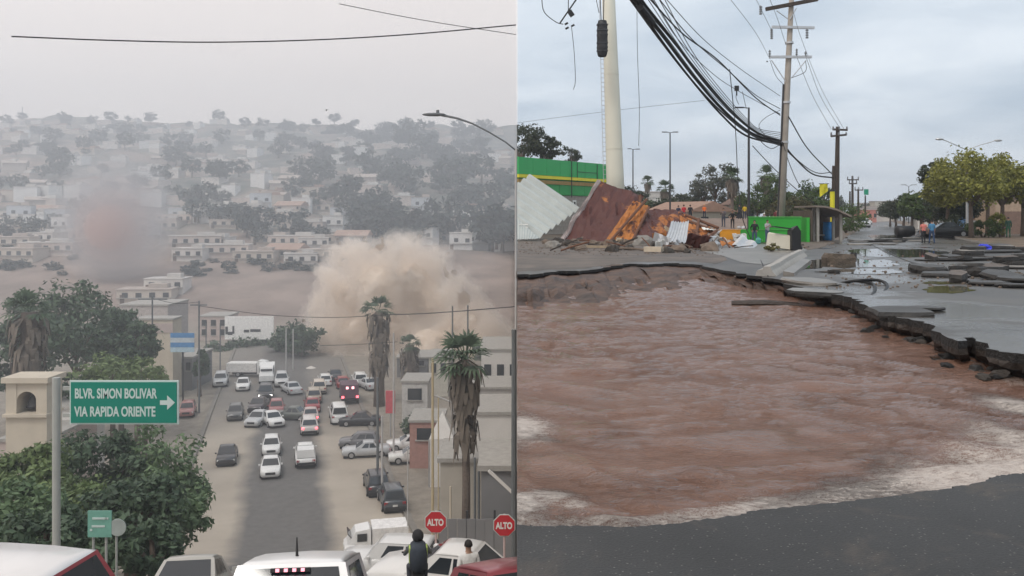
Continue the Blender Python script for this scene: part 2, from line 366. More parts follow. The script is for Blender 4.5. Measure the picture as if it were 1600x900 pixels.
def far_toe(t):
    # right part is undercut road, the far-left part slopes down into the water as wet mud
    if t < .55: return Vector((.25, .35, 0))
    u = (t - .55) / .45
    return Vector((-.2 * (1 - u), .35 + (-11 - .35) * min(1, u * 2.0), 0)) if u > .08 else Vector((.1, .1 - 2.2 * u, 0))
sp_i = int(len(far3) * .56)
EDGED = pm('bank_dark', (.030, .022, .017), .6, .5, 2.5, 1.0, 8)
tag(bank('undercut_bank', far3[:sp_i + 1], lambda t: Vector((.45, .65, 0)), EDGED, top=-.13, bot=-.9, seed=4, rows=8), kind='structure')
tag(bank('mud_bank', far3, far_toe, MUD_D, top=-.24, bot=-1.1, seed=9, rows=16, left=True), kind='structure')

# brown flood water
def water():
    rows, cols = 330, 230
    ds = 6.2 * (52 / 6.2) ** (np.arange(rows) / (rows - 1)); ts = np.linspace(0, .74, cols)
    D, T = np.meshgrid(ds, ts, indexing='ij'); X, Y = T * D, D
    q = np.random.default_rng(4); Z = np.zeros_like(X); wx = X + .35 * np.sin(Y * .9 + 1) + .2 * np.sin(X * 1.7 + Y * .6); wy = Y + .3 * np.sin(X * 1.1) + .22 * np.sin(Y * 1.9 - X)
    for k in range(44):
        lam = q.uniform(.2, 1.5); a = q.normal(1.45, .62); kx, ky = math.cos(a) * 2 * math.pi / lam, math.sin(a) * 2 * math.pi / lam
        s = np.sin(kx * wx + ky * wy + q.uniform(0, 6.28)); Z += .0040 * lam ** .7 * (s + .45 * np.abs(s))
    Z *= .55 + .45 * np.sin(X * .35 + Y * .22 + .6) ** 2 + .35 * np.sin(X * .8 - Y * .31) ** 2
    V = np.stack([X, Y, Z + WZ], -1).reshape(-1, 3)
    idx = np.arange(rows * cols).reshape(rows, cols)
    Fq = np.stack([idx[:-1, :-1], idx[:-1, 1:], idx[1:, 1:], idx[1:, :-1]], -1).reshape(-1, 4)
    me = bpy.data.meshes.new('flood_water'); me.from_pydata(V.tolist(), [], Fq.tolist()); me.polygons.foreach_set('use_smooth', [True] * len(Fq))
    # where foam gathers: against the near edge and in the two eddies at its ends
    foam = np.zeros_like(X)
    def blob(px, py, rpx, rpy, s=1.0):
        d = F * (HC - WZ) / (py - HY); x = (px - CX) / F * d; d2 = F * (HC - WZ) / (py + rpy - HY); ry = abs(d - d2); rx = rpx / F * d
        foam[:] = np.maximum(foam, s * np.clip(1.36 - np.sqrt(((X - x) / rx) ** 2 + ((Y - d) / ry) ** 2), 0, 1))
    for b_ in ((812, 672, 62, 34), (850, 690, 30, 14, .7), (810, 798, 60, 34), (862, 782, 60, 20, .9), (900, 800, 40, 14, .8), (1585, 640, 55, 24, 1), (1600, 600, 60, 22, .6), (1560, 690, 70, 40, .75), (1600, 700, 50, 60, .9)): blob(*b_)
    k_ = (HC - WZ) / HC; ex = np.array([p.x * k_ for p in near3]); ey = np.array([p.y * k_ for p in near3]); o_ = np.argsort(ex); yl = np.interp(X, ex[o_], ey[o_])
    wid = np.interp(X, [0, .9, 1.6, 2.4, 3.2, 4.2, 6], [.22, .16, .24, .5, .95, 1.45, 1.9]) * (1 + .35 * np.sin(X * 5.3 + 1) * np.sin(X * 2.1))
    foam[:] = np.maximum(foam, np.clip(1.18 - (Y - yl) / wid, 0, 1) * np.interp(X, [0, 1, 2, 6], [.8, .78, .9, 1.0]))
    at = me.attributes.new('foam', 'FLOAT', 'POINT'); at.data.foreach_set('value', foam.ravel().astype(np.float32))
    m, N, L, b = node_mat('muddy_water')
    tc = N.new('ShaderNodeTexCoord'); mp = N.new('ShaderNodeMapping'); mp.inputs['Scale'].default_value = (1, 1.7, 1); L.new(tc.outputs['Object'], mp.inputs[0])
    n1 = nn(N, 'ShaderNodeTexNoise', Scale=.55, Detail=5.0, Roughness=.6, Distortion=.8); L.new(mp.outputs[0], n1.inputs['Vector'])
    n2 = nn(N, 'ShaderNodeTexNoise', Scale=4.5, Detail=7.0, Roughness=.7, Distortion=1.6); L.new(mp.outputs[0], n2.inputs['Vector'])
    n3 = nn(N, 'ShaderNodeTexNoise', Scale=8.0, Detail=7.0, Roughness=.62, Distortion=1.2); L.new(mp.outputs[0], n3.inputs['Vector'])
    c = mixc(N, L, ramp(N, L, n1.outputs['Fac'], .3, .7), (.155, .076, .048), (.208, .118, .083))
    af = N.new('ShaderNodeAttribute'); af.attribute_name = 'foam'
    s = nn(N, 'ShaderNodeMath', operation='ADD'); L.new(af.outputs['Fac'], s.inputs[0]); s2 = nn(N, 'ShaderNodeMath', operation='MULTIPLY'); s2.inputs[1].default_value = 1.05; L.new(n2.outputs['Fac'], s2.inputs[0]); L.new(s2.outputs[0], s.inputs[1])
    vf = nn(N, 'ShaderNodeTexVoronoi', Scale=13.0); L.new(mp.outputs[0], vf.inputs['Vector'])
    vs2 = nn(N, 'ShaderNodeMath', operation='MULTIPLY_ADD'); vs2.inputs[1].default_value = -.28; L.new(vf.outputs['Distance'], vs2.inputs[0]); L.new(s.outputs[0], vs2.inputs[2])
    n5 = nn(N, 'ShaderNodeTexNoise', Scale=30.0, Detail=6.0, Roughness=.8, Distortion=2.2); L.new(mp.outputs[0], n5.inputs['Vector'])
    a5 = nn(N, 'ShaderNodeMath', operation='MULTIPLY_ADD'); a5.inputs[1].default_value = 2.8; L.new(n5.outputs['Fac'], a5.inputs[0]); L.new(vs2.outputs[0], a5.inputs[2])
    mf = N.new('ShaderNodeMapRange'); mf.inputs[1].default_value = 2.25; mf.inputs[2].default_value = 2.75; L.new(a5.outputs[0], mf.inputs[0]); ff = mf.outputs[0]
    c = mixc(N, L, ff, c, (.55, .49, .44)); L.new(c, b.inputs['Base Color'])
    rr = nn(N, 'ShaderNodeMapRange'); rr.inputs[3].default_value = .07; rr.inputs[4].default_value = .75; L.new(ff, rr.inputs[0]); L.new(rr.outputs[0], b.inputs['Roughness'])
    b.inputs['IOR'].default_value = 1.33
    n6 = nn(N, 'ShaderNodeTexNoise', Scale=4.2, Detail=5.0, Roughness=.55, Distortion=1.0); L.new(mp.outputs[0], n6.inputs['Vector'])
    r1 = nn(N, 'ShaderNodeMath', operation='SUBTRACT'); r1.inputs[1].default_value = .5; L.new(n6.outputs['Fac'], r1.inputs[0]); r2_ = nn(N, 'ShaderNodeMath', operation='ABSOLUTE'); L.new(r1.outputs[0], r2_.inputs[0])
    r3_ = nn(N, 'ShaderNodeMath', operation='MULTIPLY_ADD'); r3_.inputs[1].default_value = -2.6; L.new(r2_.outputs[0], r3_.inputs[0]); L.new(n3.outputs['Fac'], r3_.inputs[2])
    h = nn(N, 'ShaderNodeMath', operation='MULTIPLY_ADD'); h.inputs[1].default_value = .4; L.new(ff, h.inputs[0]); L.new(r3_.outputs[0], h.inputs[2])
    bp = N.new('ShaderNodeBump'); n7 = nn(N, 'ShaderNodeTexNoise', Scale=.42, Detail=4.0, Roughness=.6, Distortion=1.5); L.new(tc.outputs['Object'], n7.inputs['Vector']); ms_ = nn(N, 'ShaderNodeMapRange'); ms_.inputs[1].default_value = .36; ms_.inputs[2].default_value = .62; ms_.inputs[3].default_value = .5; ms_.inputs[4].default_value = 1.0; L.new(n7.outputs['Fac'], ms_.inputs[0]); L.new(ms_.outputs[0], bp.inputs['Strength']); bp.inputs['Distance'].default_value = .075; L.new(h.outputs[0], bp.inputs['Height']); L.new(bp.outputs[0], b.inputs['Normal'])
    me.materials.append(m); return tag(link('flood_water', me), kind='structure')
water()
# earth cut and retaining wall along the drop between the upper street and the valley road
tag(one('retaining_wall', CONC, None, 'box', (.02, 60, -12.9), (.035, 132, 24.4)), 'tall concrete retaining wall dropping from the flooded street to the valley', 'wall', kind='thing')
mb = MB(); mb.box((.02, 1813, -12.75), (.035, 3374, 25.1)); tag(mb.build('terrace_edge', MUD_D), kind='structure')

# muddy lot, concrete apron, median
def gpoly(pts, n=3, amp=.02, seed=0): return [(p.x, p.y) for p in jag(pts + [pts[0]], 0, n, amp, seed)[:-1]]
tag(sheet('muddy_lot', gpoly([(808, 424.5), (850, 422), (905, 420.5), (930, 417), (955, 413), (985, 409), (1012, 409.5), (1050, 408), (1085, 409), (1116, 413), (1135, 405), (1115, 395), (1085, 391), (1100, 384), (1160, 376), (1210, 372), (1180, 360), (1100, 356), (808, 356)], 4, .05, 3), .006, MUD), kind='structure')
tag(sheet('concrete_apron', gpoly([(1098, 393), (1130, 400), (1158, 410), (1195, 414), (1240, 399), (1262, 391), (1248, 386), (1215, 381), (1160, 383), (1125, 388)], 2, .02, 4), .012, CONC_W), kind='structure')
tag(sheet('verge', gpoly([(1262, 391), (1290, 385), (1316, 376), (1335, 364), (1346, 356), (1330, 354), (1300, 357), (1262, 366), (1240, 372)], 3, .05, 6), .009, pm('verge_dirt', (.13, .105, .085), .8, .3, .8, .7, 6)), kind='structure')
MEDM = pm('median_dirt', (.15, .105, .075), .85, .35, .7, .8, 5, col2=(.07, .075, .04), thr=.56, soft=.1, scale2=.8)
mb = MB()
def vp_line(lat, d): return (.398 * d + lat, d)
med = [vp_line(9.0, 52), vp_line(8.2, 62), vp_line(7.6, 80), vp_line(7.2, 120), vp_line(6.8, 200), vp_line(6.5, 400), vp_line(11.5, 400), vp_line(12.5, 200), vp_line(13.5, 120), vp_line(15, 80), vp_line(16, 62), vp_line(16.5, 52)]
tag(sheet('median', med, .16, MEDM, .16, CONC), kind='structure')
# shallow pools of rain water lying in hollows of the far road
PUD, N_, L_, b_ = node_mat('puddle_water'); b_.inputs['Base Color'].default_value = (.05, .048, .04, 1); b_.inputs['Roughness'].default_value = .04
PUDG = pm('puddle_green', (.085, .082, .04), .06, .2, 1)
def oval(px, py, rx, ry, seed, n=26):
    q = random.Random(seed); out = []
    for k in range(n):
        a = 2 * math.pi * k / n; g = 1 + q.uniform(-.22, .22); p = G(px + rx * g * math.cos(a), py + ry * g * math.sin(a)); out.append((p.x, p.y))
    return out
for i, (px, py, rx, ry, m_) in enumerate([(1482, 453, 38, 5.5, PUDG), (1470, 442, 30, 2.5, PUDG), (1400, 395, 70, 7, PUD), (1330, 412, 80, 7, PUD), (1390, 372, 34, 5, PUD), (1575, 432, 30, 7, PUDG), (1240, 418, 40, 4, PUD), (1350, 425, 70, 4, PUD), (1590, 402, 30, 4, PUD)]):
    tag(sheet('puddle', oval(px, py, rx, ry, i), .0045 + .0012 * i, m_), kind='structure')

# ------------------------------------------------------------------ the setting: the valley and its hills (x < 0)
PROF = [(-8, -3.0), (6, -3.05), (9, -3.35), (12, -4.2), (50, -17.6), (58, -20.2), (66, -21.3), (80, -21.6), (175, -21.8), (186, -21.2), (200, -19.0), (262, -9.3), (300, -5.5), (350, 1.8), (500, 28), (700, 60), (900, 92), (990, 95), (1300, 70), (1700, 60)]
PX, PZ = np.array([p[0] for p in PROF], float), np.array([p[1] for p in PROF], float)
def zl(x, y):
    z = float(np.interp(y, PX, PZ))
    # smooth the brow of the hill
    if y < 90: z = .25 * float(np.interp(y - 2.5, PX, PZ)) + .5 * z + .25 * float(np.interp(y + 2.5, PX, PZ))
    if y > 180:
        a = min(1, (y - 180) / 120)
        z += a * (fbm(x, y, .012, 4, 3.3) * (1.5 + y * .011) + fbm(x, y, .05, 3, 8.1) * 1.2)
        t = -x / y
        z += (y / 900) ** 2 * 26 * (t - .22)
    return z
ds = list(np.arange(-8, 90, 1.6)) + list(np.arange(90, 190, 6)) + list(190 * (1500 / 190) ** (np.arange(0, 120) / 119))
ts = np.linspace(0, 1, 110)
mb = MB(); rings = []
for d in ds:
    w = .8 * max(d, 0) + 14
    rings.append([(-w * t, d, zl(-w * t, d)) for t in ts])
mb.loft(rings, cap=False, closed=False)
# closing side under the edge of the valley and the hills
side = [[(0, d, zl(0, d)) for d in ds], [(0, d, -60) for d in ds]]
mb.loft(side, cap=False, closed=False)
def terrain_mat():
    m, N, L, b = node_mat('valley_ground'); g = N.new('ShaderNodeNewGeometry'); sp = N.new('ShaderNodeSeparateXYZ'); L.new(g.outputs['Position'], sp.inputs[0])
    n1 = nn(N, 'ShaderNodeTexNoise', Scale=.08, Detail=7.0, Roughness=.6); L.new(g.outputs['Position'], n1.inputs['Vector'])
    n2 = nn(N, 'ShaderNodeTexNoise', Scale=.028, Detail=6.0, Roughness=.6); L.new(g.outputs['Position'], n2.inputs['Vector'])
    n3 = nn(N, 'ShaderNodeTexNoise', Scale=.8, Detail=6.0, Roughness=.7); L.new(g.outputs['Position'], n3.inputs['Vector'])
    dirt = mixc(N, L, ramp(N, L, n1.outputs['Fac'], .30, .70), (.17, .13, .11), (.33, .255, .215))
    lots = mixc(N, L, ramp(N, L, n3.outputs['Fac'], .35, .7), (.20, .175, .145), (.30, .265, .22))
    scrub = mixc(N, L, ramp(N, L, n1.outputs['Fac'], .4, .62), (.06, .075, .065), (.22, .20, .17))
    mr = N.new('ShaderNodeMapRange'); mr.inputs[1].default_value = 182; mr.inputs[2].default_value = 196; L.new(sp.outputs[1], mr.inputs[0])
    c = mixc(N, L, mr.outputs[0], lots, dirt)
    mr2 = N.new('ShaderNodeMapRange'); mr2.inputs[1].default_value = 255; mr2.inputs[2].default_value = 330; L.new(sp.outputs[1], mr2.inputs[0])
    mu = N.new('ShaderNodeMath'); mu.operation = 'MULTIPLY'; L.new(mr2.outputs[0], mu.inputs[0]); L.new(ramp(N, L, n2.outputs['Fac'], .40, .50), mu.inputs[1])
    c = mixc(N, L, mu.outputs[0], c, scrub); L.new(c, b.inputs['Base Color']); b.inputs['Roughness'].default_value = .95
    bp = N.new('ShaderNodeBump'); bp.inputs['Distance'].default_value = .4; bp.inputs['Strength'].default_value = .5; L.new(n3.outputs['Fac'], bp.inputs['Height']); L.new(bp.outputs[0], b.inputs['Normal'])
    return m
tag(mb.build('valley_terrain', terrain_mat(), smooth=True), kind='structure')
# the valley road: worn dark carriageway with dusty pale lanes on both sides
RS = -.2593
def strip(name, u0, u1, d0, d1, dz, m, nu=2):
    dd = [d for d in ds if d0 <= d <= d1]; mb = MB(); rg = []
    for d in dd:
        x0, x1 = RS * d + u0, RS * d + u1
        rg.append([(x0 + (x1 - x0) * k / nu, d, zl(RS * d, d) + dz) for k in range(nu + 1)])
    mb.loft(rg, cap=False, closed=False); o = mb.build(name, m)
    return o
def road_mat():
    m, N, L, b = node_mat('valley_asphalt'); g = N.new('ShaderNodeNewGeometry'); sp = N.new('ShaderNodeSeparateXYZ'); L.new(g.outputs['Position'], sp.inputs[0])
    n1 = nn(N, 'ShaderNodeTexNoise', Scale=.16, Detail=6.0, Roughness=.6); L.new(g.outputs['Position'], n1.inputs['Vector'])
    n2 = nn(N, 'ShaderNodeTexNoise', Scale=1.6, Detail=5.0, Roughness=.65); L.new(g.outputs['Position'], n2.inputs['Vector'])
    u = N.new('ShaderNodeMath'); u.operation = 'MULTIPLY_ADD'; u.inputs[1].default_value = -RS; L.new(sp.outputs[1], u.inputs[0]); L.new(sp.outputs[0], u.inputs[2])
    au = N.new('ShaderNodeMath'); au.operation = 'ABSOLUTE'; L.new(u.outputs[0], au.inputs[0])
    nz = N.new('ShaderNodeMath'); nz.operation = 'MULTIPLY_ADD'; nz.inputs[1].default_value = 2.4; L.new(n1.outputs['Fac'], nz.inputs[0]); L.new(au.outputs[0], nz.inputs[2])
    dust = N.new('ShaderNodeMapRange'); dust.inputs[1].default_value = 4.0; dust.inputs[2].default_value = 5.4; L.new(nz.outputs[0], dust.inputs[0])
    fr = N.new('ShaderNodeMapRange'); fr.inputs[1].default_value = 92; fr.inputs[2].default_value = 112; fr.inputs[3].default_value = 1; fr.inputs[4].default_value = .25; L.new(sp.outputs[1], fr.inputs[0])
    mu = N.new('ShaderNodeMath'); mu.operation = 'MULTIPLY'; L.new(dust.outputs[0], mu.inputs[0]); L.new(fr.outputs[0], mu.inputs[1])
    asp = mixc(N, L, ramp(N, L, n2.outputs['Fac'], .3, .7), (.11, .105, .10), (.15, .143, .136))
    du = mixc(N, L, ramp(N, L, n1.outputs['Fac'], .3, .7), (.33, .285, .235), (.43, .38, .315))
    L.new(mixc(N, L, mu.outputs[0], asp, du), b.inputs['Base Color']); b.inputs['Roughness'].default_value = .85
    return m
tag(strip('valley_road', -8.6, 9.2, 5, 178, .05, road_mat(), 6), kind='structure')
KERB = pm('kerb_paint', (.20, .185, .165), .85, .2, 1)
for s_, u_ in ((-1, -9.0), (1, 9.6)):
    dd = [d for d in ds if 56 <= d <= 176]; mb = MB()
    rg = [[(RS * d + u_ - .25, d, zl(RS * d, d) - .1), (RS * d + u_ - .25, d, zl(RS * d, d) + .16), (RS * d + u_ + .25, d, zl(RS * d, d) + .16), (RS * d + u_ + .25, d, zl(RS * d, d) - .1)] for d in dd]
    mb.loft(rg); tag(mb.build('kerb', KERB), kind='structure')
VH = 21.6 + HC
def VD(py): return F * VH / (py - HY)                 # depth on the flat valley floor
def V(px, py):
    d = VD(py); return Vector(((px - CX) / F * d, d, zl((px - CX) / F * d, d) + .05))
def L(px, d):                                          # a point on the valley ground along a column at a given depth
    x = (px - CX) / F * d; return Vector((x, d, zl(x, d)))

# ------------------------------------------------------------------ people
SKIN = pm('skin', (.36, .22, .155), .6, .1, 8); HAIRM = pm('hair_dark', (.012, .010, .009), .7, .3, 20); SHOE = pm('shoe_dark', (.03, .028, .026), .6)
_cloth = {}
def cloth(c):
    k = tuple(round(x, 3) for x in c)
    if k not in _cloth: _cloth[k] = pm('cloth_%d' % len(_cloth), c, .85, .18, 6, .3, 30)
    return _cloth[k]
def person(loc, face, label, shirt, pants, pose='down', h=1.72, hair=True, group=None, sleeve=.5, extra=None, step=.0, hat=None):
    """one skinned body: face is the compass turn of the figure (0 looks away from the camera, pi looks at it)"""
    t = empty('person', loc, face, label=label, cat='person', group=group); s = h / 1.74
    J = dict(pel=(0, 0, .95), sp=(0, .01, 1.14), ch=(0, .01, 1.34), nk=(0, .0, 1.475), hb=(0, .01, 1.55), hm=(0, .02, 1.635), ht=(0, .01, 1.72))
    Rr = dict(pel=(.155, .115), sp=(.145, .105), ch=(.175, .115), nk=(.058, .06), hb=(.07, .085), hm=(.078, .098), ht=(.055, .065))
    E = [('pel', 'sp'), ('sp', 'ch'), ('ch', 'nk'), ('nk', 'hb'), ('hb', 'hm'), ('hm', 'ht')]
    for sd, x in (('l', -1), ('r', 1)):
        st = step * x
        J['sh' + sd] = (.185 * x, 0, 1.40)
        el, wr, ha = {'down': ((.245 * x, -.02, 1.12), (.25 * x, .07, .88), (.245 * x, .10, .80)), 'phone': ((.24 * x, .10, 1.14), (.10 * x, .30, 1.28), (.06 * x, .35, 1.35)), 'hips': ((.38 * x, -.06, 1.16), (.2 * x, .06, 1.0), (.15 * x, .09, .98)), 'pockets': ((.29 * x, -.08, 1.14), (.2 * x, .06, .95), (.18 * x, .09, .88)), 'crossed': ((.25 * x, .08, 1.15), (-.02 * x, .2, 1.18), (-.1 * x, .19, 1.2)), 'ride': ((.30 * x, .2, 1.16), (.30 * x, .46, 1.08), (.30 * x, .54, 1.06))}[pose]
        J['el' + sd], J['wr' + sd], J['ha' + sd] = el, wr, ha
        if pose == 'ride': J['hp' + sd], J['kn' + sd], J['an' + sd], J['to' + sd] = (.12 * x, .02, .92), (.2 * x, .42, .82), (.19 * x, .30, .42), (.19 * x, .44, .38)
        else: J['hp' + sd], J['kn' + sd], J['an' + sd], J['to' + sd] = (.10 * x, 0, .88), (.115 * x, .03 + st * .6, .49), (.12 * x, -.02 + st, .085), (.135 * x, .14 + st, .045)
        Rr.update({'sh' + sd: (.07, .07), 'el' + sd: (.047, .047), 'wr' + sd: (.033, .033), 'ha' + sd: (.040, .026), 'hp' + sd: (.10, .105), 'kn' + sd: (.066, .068), 'an' + sd: (.046, .05), 'to' + sd: (.045, .04)})
        E += [('ch', 'sh' + sd), ('sh' + sd, 'el' + sd), ('el' + sd, 'wr' + sd), ('wr' + sd, 'ha' + sd), ('pel', 'hp' + sd), ('hp' + sd, 'kn' + sd), ('kn' + sd, 'an' + sd), ('an' + sd, 'to' + sd)]
    ks = list(J); me = bpy.data.meshes.new('body'); me.from_pydata([Vector(J[k]) * s for k in ks], [(ks.index(a), ks.index(b)) for a, b in E], [])
    o = link('body', me, t); md = o.modifiers.new('skin', 'SKIN'); sk = me.skin_vertices[0].data
    for i, k in enumerate(ks): sk[i].radius = tuple(v * s for v in Rr[k]); sk[i].use_root = (k == 'pel')
    md.use_smooth_shade = True; o.modifiers.new('sub', 'SUBSURF').levels = 1; o.modifiers['sub'].render_levels = 1
    dg = bpy.context.evaluated_depsgraph_get(); m2 = bpy.data.meshes.new_from_object(o.evaluated_get(dg)); o.modifiers.clear(); o.data = m2
    bm = bmesh.new(); bm.from_mesh(m2)
    # fingers, nose and ears grown on to the same mesh
    fx = MB()
    for sd, x in (('l', -1), ('r', 1)):
        ha, wr = Vector(J['ha' + sd]) * s, Vector(J['wr' + sd]) * s; dv = (ha - wr).normalized(); sv = dv.cross(Vector((x, 0, 0))); sv = sv.normalized() if sv.length > .1 else Vector((0, 1, 0))
        for k in range(4):
            b0 = ha + dv * .02 + sv * (.027 - .018 * k); fx.tube([b0 - dv * .02, b0 + dv * (.045 - .004 * abs(k - 1)), b0 + dv * (.08 - .008 * abs(k - 1)) - Vector((x * .012, 0, 0))], [.0095, .009, .007], 5)
        b0 = ha + sv * .03; fx.tube([b0 - dv * .03, b0 + sv * .03 + dv * .01, b0 + sv * .032 + dv * .04], [.011, .010, .008], 5)
    c = Vector(J['hm']) * s; fx.tube([c + Vector((0, .085, .02)) * s, c + Vector((0, .122, -.012)) * s], [.010, .017], 6)
    for x in (-1, 1): fx.ball(c + Vector((.083 * x, -.005, 0)) * s, (.012, .022, .032), 6, 5)
    for x in (-1, 1): fx.ball(c + Vector((.032 * x, .093, .022)) * s, (.012, .008, .008), 6, 4, 4)
    fx.box(c + Vector((0, .1, -.05)) * s, (.045, .012, .008), mi=5)
    nb = len(bm.faces); tmp = fx.mesh('tmp', [SKIN] * 6); bm.from_mesh(tmp); bm.faces.ensure_lookup_table()
    segs = [(a, b, Vector(J[a]) * s, Vector(J[b]) * s) for a, b in E]
    def region(p):
        best, bd = None, 9
        for a, b, A, B in segs:
            d = B - A; u = max(0, min(1, (p - A).dot(d) / d.length_squared)); r = (p - A - d * u).length - .5 * (Rr[a][0] + (Rr[b][0] - Rr[a][0]) * u) * s
            if r < bd: bd, best = r, (a, b, u)
        a, b, u = best
        if a in ('hb', 'hm') or (a == 'nk') or (a == 'ch' and b == 'nk' and u > .75): return 0
        if a[:2] == 'wr': return 0
        if a[:2] == 'el': return 1 if sleeve >= 1 or u < (sleeve - .5) * 2 else 0
        if a[:2] == 'sh': return 1 if sleeve >= .5 or u < sleeve * 2 else 0
        if a[:2] == 'an': return 3
        if a[:2] in ('hp', 'kn'): return 2
        if a == 'pel' and b[:2] == 'hp': return 2
        return 1 if p.z > .93 * s else 2
    for i, f in enumerate(bm.faces):
        f.smooth = True
        f.material_index = region(f.calc_center_median()) if i < nb else {4: 3, 5: 4}.get(f.material_index, 0)
    m2.materials.clear()
    for m in (SKIN, cloth(shirt), cloth(pants), SHOE, pm('lip', (.3, .12, .1), .6)): m2.materials.append(m)
    bm.to_mesh(m2); bm.free()
    hm = Vector(J['hm']) * s
    if hair:
        mb = MB(); rings = []
        for j in range(6):
            th = j / 5 * 1.75; rings.append([hm + Vector((.094 * math.sin(th) * math.cos(a), (.112 * math.sin(th) * math.sin(a)) * (1 if math.sin(a) < 0 else max(.25, 1 - th * .25)) - .012, .115 * math.cos(th) + .005)) * s for a in [2 * math.pi * k / 12 for k in range(12)]])
        mb.loft(rings); mb.build('hair' if hat is None else 'cap', HAIRM if hat is None else cloth(hat), t, True)
    if extra: extra(t, s)
    return t

# ------------------------------------------------------------------ vehicles (built with the nose towards +y, wheels on z = 0)
TYRE = pm('tyre', (.014, .014, .014), .85); RIMM = pm('rim', (.42, .42, .43), .4, .1, 3, metal=.6); WIN = pm('car_glass', (.022, .028, .034), .06, .1, 1, spec=.7); LAMP = pm('head_lamp', (.75, .76, .74), .2); TAIL = pm('tail_lamp', (.32, .015, .02), .3); PLATE = pm('plate', (.6, .6, .58), .5); TRIM = pm('car_trim', (.02, .02, .021), .6)
KINDS_ = dict(sedan=dict(L=4.5, W=1.76, H=1.45, belt=.93, hood=.90, deck=.98, ws=(1.05, .25), rw=(-1.35, -.75), zb=.2),
              hatch=dict(L=4.0, W=1.72, H=1.50, belt=.95, hood=.92, deck=1.02, ws=(.95, .25), rw=(-1.86, -1.5), zb=.2),
              suv=dict(L=4.6, W=1.86, H=1.72, belt=1.08, hood=1.05, deck=1.10, ws=(1.05, .45), rw=(-2.18, -1.85), zb=.26),
              van=dict(L=4.9, W=1.90, H=1.98, belt=1.16, hood=1.10, deck=1.2, ws=(1.75, .95), rw=(-2.38, -2.25), zb=.24),
              pickup=dict(L=5.2, W=1.86, H=1.74, belt=1.08, hood=1.05, deck=1.02, ws=(1.15, .55), rw=(-.72, -.55), zb=.32))
_PAINT = {}
def paint(c):
    k = tuple(round(x, 3) for x in c)
    if k not in _PAINT: _PAINT[k] = pm('paint_%d' % len(_PAINT), c, .32, .06, 1.2, spec=.5, coat=.4)
    return _PAINT[k]
